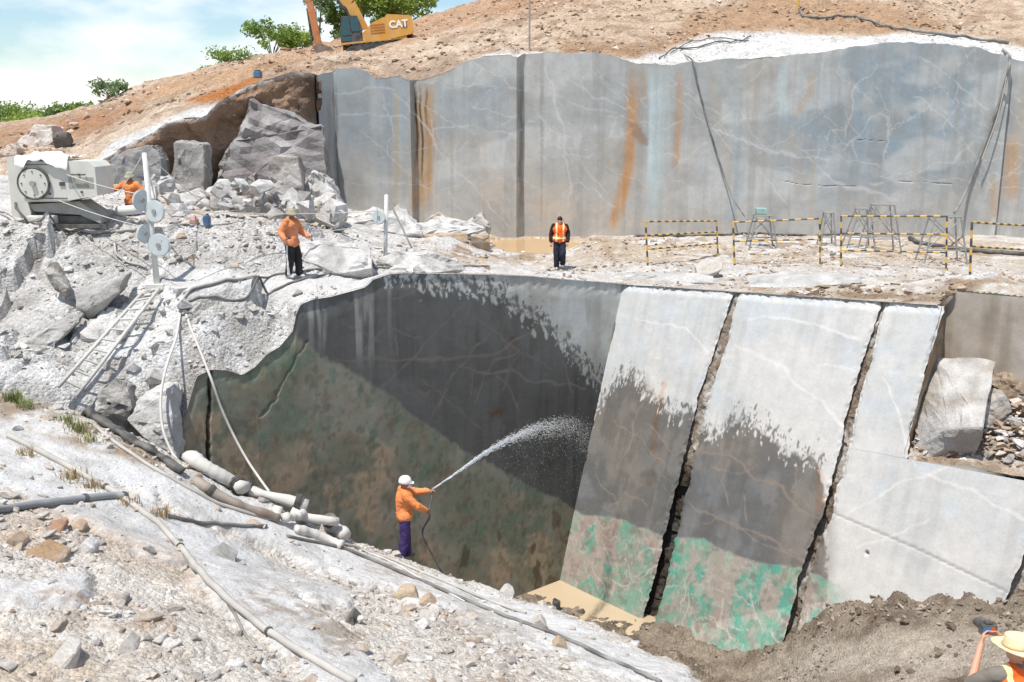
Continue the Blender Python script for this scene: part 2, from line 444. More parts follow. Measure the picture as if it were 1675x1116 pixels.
def bench_z(x, y, rough=True):
    x = np.asarray(x, float); y = np.asarray(y, float)
    z = _bt(x, y)
    fL, sL = line_d(x, y, C0, dL, nL); fR, sR = line_d(x, y, C0, dRh, nRh)
    nearL = np.abs(fL) * (sL > -.3) + 99 * (sL <= -.3); nearR = np.abs(fR) * (sR > -.3) + 99 * (sR <= -.3)
    calm = sstep(0.05, 1.0, np.minimum(nearL, nearR))
    if rough:
        u, v = project(x, y, z)
        left = sstep(640, 430, u) * sstep(345, 400, v)                # broken slope of crushed rock
        fl, val, tilt = cells(x * .9, y * .9, 5)
        fl2, val2, tilt2 = cells(x * 2.6 + 4, y * 2.6, 9)
        fb, vb, tb = cells(x * .42 + .3 * fbm(x * .8, y * .8, 3, 6), y * .42 + .3 * fbm(x * .8 + 5, y * .8, 3, 7), 15)
        rub = .30 * (ridge(x * .4, y * .4, 3, 3) - .55) + 1.25 * tb + .55 * (vb - .5) + .22 * tilt + .14 * (val - .5) + .07 * tilt2 + .04 * (val2 - .5) + .03 * fbm(x * 3, y * 3, 4, 8)
        tr = poly_mask(u, v, [(280, 415), (480, 430), (640, 440), (660, 452), (480, 470), (350, 480), (270, 470)], 18)   # trodden path
        flat = .07 * fbm(x * .6, y * .6, 4, 21) + .04 * fbm(x * 2.6, y * 2.6, 4, 22)
        heap = .42 * np.exp(-(((u - 985) / 60) ** 2 + ((v - 412) / 14) ** 2)) + .25 * np.exp(-(((u - 1440) / 130) ** 2 + ((v - 478) / 14) ** 2)) \
             + .3 * np.exp(-(((u - 1600) / 70) ** 2 + ((v - 470) / 12) ** 2)) + .3 * np.exp(-(((u - 740) / 60) ** 2 + ((v - 402) / 9) ** 2))
        n = lerp(flat + heap + .05 * tilt2, rub, left * (1 - tr))
        z = z + n * calm
    wz = np.where(sL > -.3, np.exp(-(np.maximum(nearL, 0) / .75) ** 2), 0)
    z0 = _bt(C0[0] + dL[0] * sL, C0[1] + dL[1] * sL)
    z = z + wz * (rim_left_z(sL) - z0)
    wr = np.where(sR > -.3, np.exp(-(nearR / 1.0) ** 2), 0)
    zr = _bt(C0[0] + dRh[0] * sR, C0[1] + dRh[1] * sR)
    z = z + wr * (1 - wz) * (Z0 + RISE * sR - zr)
    e = np.hypot((x - PUD[0]) / PUD[3], (y - PUD[1]) / PUD[4]) + (.10 * fbm(x * 1.1, y * 1.1, 4, 131) if rough else 0)   # hollow that holds the puddle
    z = lerp(z, np.maximum(z, PUD[2] + .05), sstep(1.6, 1.12, e))
    return lerp(z, PUD[2] - .12, sstep(1.06, .86, e))

# near bank: the slope the picture is taken from, its crest, and the pit floor beyond it
CREST = [P(-400, 560, 20.5), P(-200, 590, 20), P(0, 640, 19.3), P(120, 668, 19.2), P(290, 748, 18.8), P(380, 797, 18.8), P(480, 846, 18.9), P(570, 888, 19.2), P(650, 914, 19.6), P(840, 976, 18.4), P(1000, 1045, 16.6), P(1100, 1092, 15.2), P(1150, 1118, 14.2)]
CREST_XY = [(p[0], p[1]) for p in CREST] + [(4.2, 11.6), (6, 10.2), (9, 9.2), (14, 8.5)]
FG_PTS = [np.array(p) for p in CREST] + [np.array(q) for q in [(4.2, 11.6, -3.1), (6, 10.2, -2.3), (9, 9.2, -1.8), (14, 8.5, -1.4)]]
FG_PTS += [P(*q) for q in [(0, 1116, 9.2), (300, 1116, 10), (600, 1116, 11.2), (900, 1116, 12.6), (0, 900, 12.4), (300, 950, 13), (600, 1000, 13.8), (850, 1050, 14.6), (0, 760, 16), (250, 830, 16), (450, 930, 16.2)]]
FG_PTS += [np.array(q) for q in [(4.2, 7.6, -1.0), (2, 6, -.2), (-3, 5, .8), (-8, 4, 1.6), (8, 5, -.6), (0, -2, 1.6), (-10, -2, 2.6), (10, -2, .6), (-14, 10, 1.2), (-20, 12, 1.0)]]
_ft = TPS(FG_PTS, .03)
_cx = np.array([p[0] for p in CREST_XY]); _cy = np.array([p[1] for p in CREST_XY])
def crest_y(x): return np.interp(x, _cx, _cy)
MUD_PTS = [np.array(q) for q in [(-12, 21, -9.9), (-5, 24.5, -9.9), (-1, 27, -9.7), (1.2, 28.9, -9.6), (-3, 23.5, -9.3), (2.4, 28, -9.6), (0.6, 28.2, -9.3)]]
MUD_PTS += [P(*q) for q in [(860, 980, 27.6), (930, 1003, 26.9), (1000, 1030, 25.7), (1050, 1049, 24.9), (1095, 1062, 24.4), (900, 1015, 25.4), (980, 1048, 24.2), (1060, 1085, 23)]]
MUD_PTS += [np.maximum(on_plane(u, v, C0, nR), (-99, -99, WATER_Z + .20 + (u - 1090) * .0012)) for u, v in [(1092, 1066), (1150, 1087), (1220, 1080), (1290, 1050), (1330, 1020), (1380, 985), (1450, 978), (1550, 985), (1650, 992), (1720, 1000), (1900, 1010)]]
MUD_PTS += [P(*q) for q in [(1160, 1112, 23), (1250, 1110, 22), (1400, 1050, 20.8), (1400, 1116, 18.8), (1550, 1050, 19.2), (1550, 1116, 17.5), (1675, 1116, 16.6), (1675, 1050, 18)]]
MUD_PTS += [np.array((x, y, -6.2)) for x, y in ((8, 15), (12, 14), (16, 16), (19, 20))] + [np.array((5, 18, -8.4))]
_mt = TPS(MUD_PTS, .03)
def mud_z(x, y):
    z = _mt(x, y)
    u, v = project(x, y, z)
    k = sstep(-9.8, -9.1, z)
    c1, v1, t1 = cells(x * 2.2, y * 2.2, 31); c2, v2, t2 = cells(x * 5, y * 5, 41)
    rib = .05 * np.sin((v + 14 * fbm(x * .5, y * .5, 3, 61)) * .42) * sstep(1010, 1040, v)
    clod = sstep(1035, 985, v) * sstep(1120, 1300, u) + sstep(1300, 1200, u) * .6
    return z + k * (.12 * fbm(x * .9, y * .9, 4, 51) + .06 * fbm(x * 3, y * 3, 4, 52) + clod * (.34 * (v1 - .4) * (1 - c1) + .24 * (v2 - .3) * (1 - c2) + .25 * (ridge(x * 1.2, y * 1.2, 3, 53) - .5)) + rib)
def near_top(x, y, rough=True):
    z = _ft(x, y)
    if rough:
        c1, v1, t1 = cells(x * 1.3, y * 1.3, 71); c2, v2, t2 = cells(x * 4.2, y * 4.2, 75)
        band = slab_mask(x, y, z)
        z = z + .10 * fbm(x * .45, y * .45, 4, 81) + (1 - band) * (.09 * t1 + .045 * (v2 - .4) * (1 - c2) + .05 * fbm(x * 2.4, y * 2.4, 4, 82)) + band * (.10 + .05 * t1 + .012 * fbm(x * 3, y * 3, 3, 83))
    return z
BAND_A = [(-80, 668), (60, 705), (220, 775), (360, 830), (520, 905), (680, 960), (860, 1020), (1000, 1075), (1110, 1120)]
BAND_B = [(-40, 740), (100, 790), (230, 860), (340, 920), (420, 985), (520, 1060), (600, 1130)]
BAND_C = [(380, 905), (470, 950), (560, 985)]
BAND_D = [(-40, 965), (60, 975), (130, 960)]
def slab_mask(x, y, z):                                    # bare pale rock under the loose stones
    u, v = project(x, y, z)
    w = 10 * fbm(x * .8, y * .8, 4, 91) + 8 * fbm(x * 3, y * 3, 3, 92)
    def b(pts, hw):
        d, a = poly_dist(u, v, pts); return sstep(hw + 7, hw - 7, d + w)
    return np.clip(np.maximum.reduce([b(BAND_A, 30), b(BAND_B, 42), b(BAND_C, 26), b(BAND_D, 20)]), 0, 1)
def near_z(x, y, rough=True):
    x = np.asarray(x, float); y = np.asarray(y, float)
    over = np.maximum(y - crest_y(x), 0)
    cy = np.minimum(y, crest_y(x))
    top = near_top(x, cy, rough) - over * 1.25 - .35 * sstep(0, .5, over)
    if rough: top = top + .25 * fbm(x * 1.2, y * 1.2, 4, 95) * sstep(.1, .8, over)
    fl = mud_z(x, y) if rough else _mt(x, y)
    return np.maximum(top, np.where(over > .3, fl, -99))

# hill: everything above the high wall and above the broken face at the left
WALL_TOP = [(522, 124, 41.9), (545, 116, 41.8), (580, 112, 41.7), (600, 118, 41.7), (615, 128, 41.6), (640, 125, 41.6), (655, 127, 41.5), (670, 133, 41.5), (676, 133, 41.85), (690, 131, 41.85), (720, 122, 41.8), (745, 110, 41.7),
            (770, 97, 41.65), (800, 92, 41.6), (836, 90, 41.55), (845, 96, 41.55), (857, 88, 42.0), (890, 85, 42.0), (920, 87, 42.0), (960, 86, 42.05), (1000, 90, 42.1), (1025, 98, 42.1), (1045, 104, 42.1), (1090, 107, 42.1), (1150, 101, 42.1), (1230, 95, 42.1),
            (1340, 88, 42.1), (1400, 76, 42.1), (1460, 69, 42.1), (1530, 72, 42.1), (1600, 79, 42.1), (1636, 90, 42.1), (1650, 96, 42.3), (1657, 97, 41.9), (1690, 102, 41.9), (1760, 104, 41.9), (2100, 104, 41.9)]
LIP_L = [(-1200, 190, 40), (-500, 262, 36), (-150, 280, 34), (20, 272, 34.2), (110, 268, 34.4), (172, 258, 34.8), (205, 240, 35.4), (240, 224, 36), (275, 203, 36.6), (305, 194, 37), (335, 191, 37.3), (352, 172, 37.7), (380, 152, 38.2), (410, 136, 38.7), (440, 128, 39.2), (480, 118, 39.8), (505, 119, 40.4), (517, 126, 41.2)]
LIP = [P(*q) for q in LIP_L] + [P(*q) for q in WALL_TOP]
_lx = np.array([p[0] for p in LIP]); _ly = np.array([p[1] for p in LIP]); _lz = np.array([p[2] for p in LIP])
_lo = np.argsort(_lx); _lx, _ly, _lz = _lx[_lo], _ly[_lo], _lz[_lo]
_far = _lx < P(172, 258, 34.8)[0]
_lz = np.where(_far, bench_z(_lx, _ly, False) - .12, _lz)     # further left the hill simply runs out on the bench
def lip_y(x): return np.interp(x, _lx, _ly)
def lip_z(x): return np.interp(x, _lx, _lz) + .05 * fbm(np.asarray(x, float) * 2.6, np.asarray(x, float) * 0 + 3, 4, 121)
HILL_PTS = [p for p in LIP[::2]] + [P(*q) for q in [
    (0, 207, 60), (60, 204, 57), (110, 198, 55), (200, 153, 54), (270, 131, 55), (330, 119, 56), (400, 98, 60), (500, 80, 64), (540, 70, 67), (600, 64, 69), (665, 50, 72), (740, 22, 73), (830, -2, 74), (1000, -60, 74), (1300, -120, 72), (1600, -150, 70), (1800, -150, 70),
    (600, 92, 54), (760, 70, 52), (866, 58, 49), (866, 30, 57), (1000, 62, 48), (1000, 20, 56), (1160, 62, 46.5), (1330, 66, 46.5), (1300, 30, 54), (1500, 60, 46.5), (1500, 30, 53), (1650, 70, 46.5), (1300, 0, 60), (1650, 10, 58),
    (0, 240, 42), (100, 228, 42), (200, 195, 43), (300, 160, 44), (420, 112, 46)]]
HILL_PTS += [np.array(q) for q in [(-60, 60, 3.6), (-40, 85, 2.2), (-28, 80, 3.4), (-14, 88, 5), (0, 92, 8), (20, 92, 13), (45, 90, 16), (60, 60, 14), (-60, 40, 3.4)]]
_ht = TPS(HILL_PTS, .06)
def hill_z(x, y, rough=True):
    x = np.asarray(x, float); y = np.asarray(y, float)
    ly = lip_y(x); back = np.maximum(y - ly, 0)
    z = _ht(x, y) - (_ht(x, ly) - lip_z(x)) * np.exp(-back / 2.5)
    if rough:
        k = sstep(0, .8, back)
        c1, v1, t1 = cells(x * 1.1, y * .8, 101); c2, v2, t2 = cells(x * 2.6, y * 2.2, 105)
        z = z + k * (.22 * fbm(x * .35, y * .35, 4, 111) + .10 * fbm(x * 1.3, y * 1.3, 4, 112) + .14 * t1 + .12 * (v2 - .4) * (1 - c2))
    return z

def hit(u, v, zf, y0=6.0, y1=80.0, step=0.04):             # first point of a surface met by the line of sight
    d = ray(u, v); y = np.arange(y0, y1, step); t = y / d[1]
    x = d[0] * t; z = CAM_Z + d[2] * t
    g = zf(x, y); k = np.argmax(g >= z)
    if g[k] < z[k]: k = len(y) - 1
    return np.array((x[k], y[k], g[k]))
def on_bench(u, v, y0=20.5, y1=43): return hit(u, v, bench_z, y0, y1, .05)
def on_near(u, v): return hit(u, v, near_z, 6, 30, .04)
def on_hill(u, v): return hit(u, v, hill_z, 36, 95, .08)
# ------------------------------------------------------------------ surfaces
M_GROUND = attr_mat('crushed_rock_ground', rough=.95, var=.24, scale=3.5, bump=1.0, bdist=.10, bscale=5.0, fine=26, peb=(14, .17, .4))
M_HILL = attr_mat('hill_soil', rough=.97, var=.30, scale=1.6, bump=1.0, bdist=.25, bscale=2.6, fine=11, peb=(5.5, .16, .3))
M_WALL = attr_mat('sawn_rock', rough=.78, wet_rough=.42, var=.15, scale=2.6, bump=.18, bdist=.02, bscale=9, fine=48, spec=.3, peb=(26, .04, .03))
M_ROUGH = attr_mat('broken_rock', rough=.9, var=.28, scale=2.4, bump=.9, bdist=.09, bscale=4.5, fine=22)
M_MUD = attr_mat('mud', rough=.8, var=.25, scale=4, bump=1.0, bdist=.09, bscale=5, fine=30, peb=(16, .18, .4))

# --- bench
gx = spaced([(-34, -15, .4), (-15, -2, .085), (-2, 14, .11), (14, 18, .2), (18, 36, .5)])
gy = spaced([(17, 20, .2), (20, 32, .085), (32, 42.6, .12)])
X, Y = np.meshgrid(gx, gy)
x, y = X.ravel().copy(), Y.ravel().copy()
fL, sL = line_d(x, y, C0, dL, nL); fR, sR = line_d(x, y, C0, dRh, nRh)
inside = np.minimum(fL, fR)
snap = (inside > 0) & (inside < .16)
useL = fL < fR
x = np.where(snap & useL, x - nL[0] * fL, x); y = np.where(snap & useL, y - nL[1] * fL, y)
x = np.where(snap & ~useL, x - nRh[0] * fR, x); y = np.where(snap & ~useL, y - nRh[1] * fR, y)
# the place where a block was taken out of the right wall
NOTCH_S0 = right_sq(1540, 500)[0]
fR2, sR2 = line_d(x, y, C0, dRh, nRh)
_q0 = P(1547, 499, 24.5); _q1 = P(1700, 511, 23.2); _q1 = _q0 + (_q1 - _q0) * 3.2
notch = in_poly(x, y, [(PRA[0] + .02, PRA[1]), (_q0[0], _q0[1]), (_q1[0], _q1[1]), (40, 5), (PRA[0] + 2, PRA[1] - 9)])
keep = ~(((inside > 0) & ~snap) | notch)
z = bench_z(x, y)
u, v = project(x, y, z)
col = np.tile(lin((200, 197, 193)), (len(x), 1))
n1 = fbm(x * .5, y * .5, 5, 201); n2 = fbm(x * 1.7, y * 1.7, 5, 202); n3 = fbm(x * 5, y * 5, 3, 203)
col = mix_to(col, (172, 167, 160), sstep(-.1, .6, n2) * .75)
brown = sstep(660, 760, u) * sstep(445, 425, v + 8 * n2) + sstep(1180, 1260, u + 60 * n1) * sstep(452, 462, v + 5 * n2) + sstep(640, 560, u) * sstep(372, 356, v + 8 * n1) * sstep(180, 240, u)
col = mix_to(col, (181, 164, 143), np.clip(brown, 0, 1) * sstep(-.5, .3, n1 + .5 * n3))
col = mix_to(col, (150, 126, 103), np.clip(brown, 0, 1) * sstep(.2, .55, n2) * .8)
col = mix_to(col, (196, 190, 183), sstep(.1, .6, n1 - .3 * n2) * sstep(390, 430, v) * .4)
col = mix_to(col, (176, 162, 145), sstep(700, 900, u) * sstep(-.1, .5, fbm(x * 1.1, y * 1.1, 5, 211)) * .6)
left_slope = sstep(600, 420, u) * sstep(380, 420, v)
fb_, vb_, tb_ = cells(x * .42 + .3 * fbm(x * .8, y * .8, 3, 6), y * .42 + .3 * fbm(x * .8 + 5, y * .8, 3, 7), 15)
col = mix_to(col, (182, 180, 176), left_slope)
col = mix_to(col, (206, 205, 202), left_slope * sstep(.4, .8, vb_) * .8)
col = mix_to(col, (156, 152, 146), left_slope * sstep(.4, .1, vb_) * .7)
col = mix_to(col, (138, 132, 124), left_slope * sstep(.55, .85, fb_ + .15 * n3) * .6)  # edges between the slope's facets painted a darker grey
f2_, v2_, t2_ = cells(x * 1.6, y * 1.6, 19); col = mix_to(col, (162, 158, 152), left_slope * sstep(.6, .95, v2_) * .7); col = mix_to(col, (212, 211, 209), left_slope * sstep(.25, .02, v2_) * .6)
col = mix_to(col, (168, 163, 156), left_slope * sstep(.1, .6, fbm(x * 2.2, y * 2.2, 5, 207)) * .75)
col = mix_to(col, (208, 206, 203), left_slope * sstep(.1, .6, fbm(x * .7 + 9, y * .7, 4, 209)) * .5)
path = poly_mask(u, v, [(270, 440), (480, 452), (640, 440), (840, 446), (1010, 456), (1000, 470), (640, 452), (500, 500), (380, 475), (300, 480)], 12)
col = mix_to(col, (198, 196, 193), path * .7)
col = mix_to(col, (146, 120, 96), poly_mask(u, v, [(690, 415), (760, 385), (900, 410), (900, 418), (720, 420)], 10) * sstep(-.3, .3, n2) * .7)
for cx, cy, rx, ry in ((1300, 480, 90, 9), (1420, 484, 90, 10), (1580, 468, 45, 10), (1620, 482, 60, 9), (1500, 490, 60, 8)):
    col = mix_to(col, (132, 112, 92), np.exp(-(((u - cx) / rx) ** 2 + ((v - cy) / ry) ** 2) * 1.4) * sstep(-.4, .3, n2))
V = np.c_[x, y, z]; F = grid_faces(len(gy), len(gx), keep)
V, F, colk, bare = compact(V, F, col, path * .8)
tag(mesh_obj('bench_ground', V, F, M_GROUND, smooth=False, col=colk, wet=bare), kind='structure')

# --- near bank and pit floor
gx = spaced([(-40, -12, .7), (-12, -9, .12), (-9, 5.2, .06), (5.2, 15, .09), (15, 22, .4)])
gy = spaced([(-6, 7, .5), (7, 8.6, .12), (8.6, 20.2, .06), (20.2, 28, .09), (28, 31, .2)])
X, Y = np.meshgrid(gx, gy); x, y = X.ravel(), Y.ravel()
fL, _ = line_d(x, y, C0, dL, nL); fR, _ = line_d(x, y, C0, dRh, nRh)
z = near_z(x, y)
keep = (fL > -.25) & ((fR - np.maximum(-z, 0) * .30) > -1.6) | (y < crest_y(x))
u, v = project(x, y, z)
ismud = y > crest_y(x) + .35
n1 = fbm(x * .6, y * .6, 5, 301); n2 = fbm(x * 2.1, y * 2.1, 5, 302); n3 = fbm(x * 7, y * 7, 3, 303)
col = np.tile(lin((204, 197, 187)), (len(x), 1))
col = mix_to(col, (180, 166, 150), sstep(-.1, .6, n2) * .6)
col = mix_to(col, (200, 194, 186), sstep(0, .6, -n1 + .4 * n3) * .75)
sm = slab_mask(x, y, z)
slabc = lerp(lin((210, 208, 205))[None, :], lin((188, 186, 182))[None, :], np.clip(sstep(-.2, .7, n2 + .4 * n1), 0, 1)[:, None])
col = col + (slabc - col) * (sm * .95)[:, None]
col = mix_to(col, (216, 215, 213), sm * sstep(.1, .6, n1) * .8)
soil = poly_mask(u, v, [(-20, 640), (70, 652), (190, 715), (280, 752), (250, 765), (140, 735), (0, 685)], 10)
col = mix_to(col, (148, 127, 104), soil * sstep(-.5, .2, n2) * .85)
for pts, hw, c, a in (([(0, 880), (80, 850), (160, 870), (290, 930), (330, 980)], 24, (180, 160, 140), .6), ([(40, 960), (160, 985), (260, 1010)], 20, (164, 138, 114), .7),
                      ([(430, 975), (520, 1000), (560, 1040)], 26, (146, 128, 108), .7), ([(0, 1080), (120, 1100)], 40, (190, 170, 146), .6), ([(620, 935), (720, 990), (840, 1050)], 22, (166, 152, 136), .6)):
    d, _ = poly_dist(u, v, pts); col = mix_to(col, c, sstep(hw + 18, hw - 12, d + 14 * n2) * a * sstep(-.6, .3, n3 + n1))
mudc = lerp(lin((140, 127, 112))[None, :], lin((108, 95, 82))[None, :], sstep(-.3, .6, n2)[:, None])
mudc = mudc + (lin((166, 155, 141))[None, :] - mudc) * (sstep(1005, 1060, v) * sstep(1180, 1320, u) * sstep(-.4, .5, n1 + .3))[:, None]
col = np.where(ismud[:, None], mudc, col)
V = np.c_[x, y, z]; F = grid_faces(len(gy), len(gx), keep)
mud_face = ismud[F].mean(1) > .5
V2, F2, c2, bare = compact(V, F[~mud_face], col, sm * .85)
tag(mesh_obj('near_bank', V2, F2, M_GROUND, smooth=False, col=c2, wet=bare), kind='structure')
V2, F2, c2 = compact(V, F[mud_face], col)
tag(mesh_obj('pit_floor', V2, F2, M_MUD, smooth=True, col=c2), kind='structure')

# --- hill
gx = spaced([(-75, -34, 1.5), (-34, -20, .35), (-20, 24, .17), (24, 30, .35), (30, 60, 1.5)])
gt = spaced([(0, 6, .15), (6, 16, .22), (16, 40, .4), (40, 60, 1.2)])
X, T = np.meshgrid(gx, gt); x = X.ravel(); y = lip_y(x) + T.ravel()
z = hill_z(x, y); u, v = project(x, y, z)
n1 = fbm(x * .25, y * .25, 5, 401); n2 = fbm(x * .9, y * .9, 5, 402); n3 = fbm(x * 3, y * 3, 3, 403)
col = np.tile(lin((188, 166, 143)), (len(x), 1))
col = mix_to(col, (200, 182, 162), sstep(-.1, .6, n1 + .4 * n3) * .8)
col = mix_to(col, (152, 126, 103), sstep(.05, .6, n2) * .75)
for pts, hw, c, a in (([(1140, 50), (1260, 20), (1420, 30), (1520, 55)], 24, (168, 136, 106), .9), ([(520, 70), (700, 42), (830, 5), (980, -20)], 14, (172, 132, 100), .7), ([(930, 80), (1060, 84), (1110, 70)], 9, (158, 124, 94), .8),
                      ([(250, 150), (330, 130), (400, 118), (500, 88)], 9, (176, 136, 100), .6), ([(0, 225), (60, 215), (140, 200), (220, 175)], 13, (160, 122, 92), .7), ([(100, 215), (170, 200)], 14, (165, 118, 82), .5), ([(640, 115), (700, 125), (740, 105)], 12, (150, 130, 112), .7)):
    d, _ = poly_dist(u, v, pts); col = mix_to(col, c, sstep(hw + 12, hw - 6, d + 9 * n2) * a)
col = mix_to(col, (172, 112, 62), poly_mask(u, v, [(300, 166), (345, 150), (410, 128), (424, 118), (428, 132), (370, 164), (330, 168)], 5))
top_white = poly_mask(u, v + 4 * n2, [(1020, 104), (1050, 94), (1120, 72), (1160, 56), (1240, 54), (1330, 58), (1400, 60), (1540, 52), (1640, 70), (1690, 84), (1690, 112), (1040, 118)], 6)
col = mix_to(col, (214, 212, 208), top_white * .97)
lip_w = sstep(.7, .1, y - lip_y(x)) * sstep(760, 800, u) * .9
col = mix_to(col, (208, 205, 200), lip_w)
slabl = poly_mask(u, v + 3 * n2, [(150, 275), (180, 232), (250, 203), (310, 180), (352, 172), (350, 205), (240, 236), (180, 270)], 5)
col = mix_to(col, (208, 206, 203), slabl * .97)
grass = sstep(.1, .5, n2 + .3 * n1) * sstep(120, 60, u) * sstep(-5, 25, y - 52)
col = mix_to(col, (104, 118, 62), grass * .8)
V = np.c_[x, y, z]; F = grid_faces(len(gt), len(gx))
tag(mesh_obj('hillside', V, F, M_HILL, smooth=False, col=col), kind='structure')

# --- plain beyond, out to the horizon
M_PLAIN = attr_mat('far_plain', rough=1, var=.3, scale=.02, bump=0, fine=.2)
q = 6000.0; xs = [-q, -70, 58, q]; ys = [-q, -5, 97, q]
V = [(a, b, 2.0 if b > 90 or abs(a) > 50 else .2) for b in ys for a in xs]
F = [(r * 4 + c, r * 4 + c + 1, r * 4 + c + 5, r * 4 + c + 4) for r in range(3) for c in range(3) if not (r == 1 and c == 1)]
tag(mesh_obj('plain_ground', V, F, M_PLAIN, col=np.tile(lin((110, 116, 78)), (16, 1))), kind='structure')

# ------------------------------------------------------------------ painting helpers for sawn faces
def vein(colr, a, b, pts, w, c, strength=.8, seed=0, wob=.10):
    """A mineral vein: a crooked thin band along the points (in metres on the face)."""
    P_ = np.array(pts); k = (a > P_[:, 0].min() - wob * 2 - w) & (a < P_[:, 0].max() + wob * 2 + w) & (b > P_[:, 1].min() - wob * 2 - w) & (b < P_[:, 1].max() + wob * 2 + w)
    colr = colr.copy(); full = colr; a = a[k]; b = b[k]; colr = full[k]
    aa = a + wob * fbm(a * 1.3 + seed, b * 1.3, 4, 500 + seed); bb = b + wob * fbm(a * 1.3, b * 1.3 + seed, 4, 600 + seed)
    d, t = poly_dist(aa, bb, pts)
    ww = w * (.35 + 1.1 * vnoise(t * 14 + seed, t * 3.1, 700 + seed)) * np.minimum(1, 6 * np.minimum(t, 1 - t) + .25)
    full[k] = mix_to(colr, c, sstep(ww + .02, ww * .2, d) * strength); return full
def streak(colr, a, b, pts, w, c, strength, seed=0):
    """A run of rusty or chalky water: soft band with fine lengthwise lines."""
    P_ = np.array(pts); k = (a > P_[:, 0].min() - w) & (a < P_[:, 0].max() + w) & (b > P_[:, 1].min() - w) & (b < P_[:, 1].max() + w)
    full = colr.copy(); a = a[k]; b = b[k]; colr = full[k]
    d, t = poly_dist(a, b, pts)
    ln = .55 + .45 * fbm(a * 7 + seed, b * .25, 4, 720 + seed)
    full[k] = mix_to(colr, c, sstep(w, w * .15, d) * strength * np.clip(ln + .25, 0, 1.1) * np.clip(.15 + 5 * np.minimum(t, 1 - t), 0, 1)); return full
def spots(m, A, B, centres, ln, wd, ang, val):
    """Stamp lens-shaped splash marks on a mask laid out as a grid."""
    for (ca, cb), L, w, an, vv in zip(centres, ln, wd, ang, val):
        k = np.abs(A - ca) + np.abs(B - cb) < L * 2.2
        if not k.any(): continue
        dx = A[k] - ca; dy = B[k] - cb
        p = dx * math.cos(an) + dy * math.sin(an); q_ = -dx * math.sin(an) + dy * math.cos(an)
        e = np.hypot(p / L, q_ / w); mm = sstep(1.15, .75, e)
        m[k] = m[k] * (1 - mm) + vv * mm
    return m
def power_(n, lo, hi, a=1.7):
    q = RNG.random(n); return (lo ** (1 - a) + q * (hi ** (1 - a) - lo ** (1 - a))) ** (1 / (1 - a))
def along(pts, n):
    p = np.array(pts, float); seg = np.hypot(*np.diff(p, axis=0).T); c = np.r_[0, np.cumsum(seg)]
    t = RNG.random(n) * c[-1]
    return np.c_[np.interp(t, c, p[:, 0]), np.interp(t, c, p[:, 1])]

# ------------------------------------------------------------------ left pit wall
S_L = 17.5; ds = .034
ss = np.linspace(0, S_L, int(S_L / .036)); nz = 270
Tt = np.linspace(0, 1, nz)
Sg, Tg = np.meshgrid(ss, Tt)
s = Sg.ravel(); tt = Tg.ravel()
top = rim_left_z(s) + .02
z = lerp(top, -10.0, tt)
L = lambda *pts: [left_sz(*p) for p in pts]
off = .012 * fbm(s * .35, z * .35, 3, 801) + .0015 * fbm(s * 2, z * 6, 3, 803)
edge = sstep(.6, 0, top - z)                               # the upper edge is broken
off -= edge * (.02 + .06 * np.abs(fbm(s * 2.2, z * 2.2, 4, 805)))
crk, _ = poly_dist(s + .05 * fbm(s * 3, z * 3, 3, 806), z, L((347, 600), (343, 660), (341, 700), (340, 790)))
off -= .25 * sstep(.05, .0, crk)
crk2, _ = poly_dist(s + .12 * fbm(s * 3, z * 3, 3, 807), z, L((500, 560), (470, 620), (430, 680)))
off -= .06 * sstep(.04, .0, crk2)
gray = np.tile(lin((186, 186, 180)), (len(s), 1))
n1 = fbm(s * .5, z * .5, 5, 811); n2 = fbm(s * 1.6, z * 1.6, 5, 812); vs = fbm(s * 4.5, z * .22, 5, 813); n4 = fbm(s * 6, z * 6, 4, 814)
col = gray
vs = .5 * vs + .35 * fbm(s * 1.7 + .3 * n2, z * .8, 5, 815)
col = mix_to(col, (156, 152, 146), sstep(-.2, .6, vs) * .6)
col = mix_to(col, (198, 200, 198), sstep(.05, .6, -vs + n1) * .5)
col = mix_to(col, (168, 162, 152), sstep(.1, .6, n2) * .5)
veinc = (178, 160, 142)
VL = [([(553, 586), (614, 588), (680, 586), (781, 587), (814, 577), (841, 557), (878, 534)], .05), ([(594, 581), (612, 558), (630, 537), (660, 554), (694, 557)], .03), ([(650, 584), (647, 550)], .02),
      ([(747, 597), (781, 607), (844, 611), (881, 624), (961, 634)], .045), ([(777, 661), (790, 620), (807, 594), (851, 571)], .022), ([(717, 671), (727, 631), (744, 607)], .022), ([(767, 650), (771, 605)], .018),
      ([(634, 489), (650, 486), (680, 474)], .03), ([(700, 700), (720, 650), (750, 600), (800, 540)], .018), ([(820, 640), (830, 600), (850, 580)], .018), ([(920, 590), (940, 640)], .02), ([(620, 640), (700, 560), (760, 500)], .015),
      ([(560, 520), (620, 560)], .015), ([(780, 520), (830, 560), (900, 600)], .016), ([(810, 610), (840, 640), (850, 670)], .018), ([(690, 620), (740, 660), (790, 700)], .014)]
for (pu, pv), r in (((811, 677), .34), ((838, 556), .2)):
    p = left_sz(pu, pv); d = np.hypot(s - p[0], (z - p[1]) * 1.6) + .15 * n4
    col = mix_to(col, (176, 130, 108), sstep(r, r * .2, d) * .8)
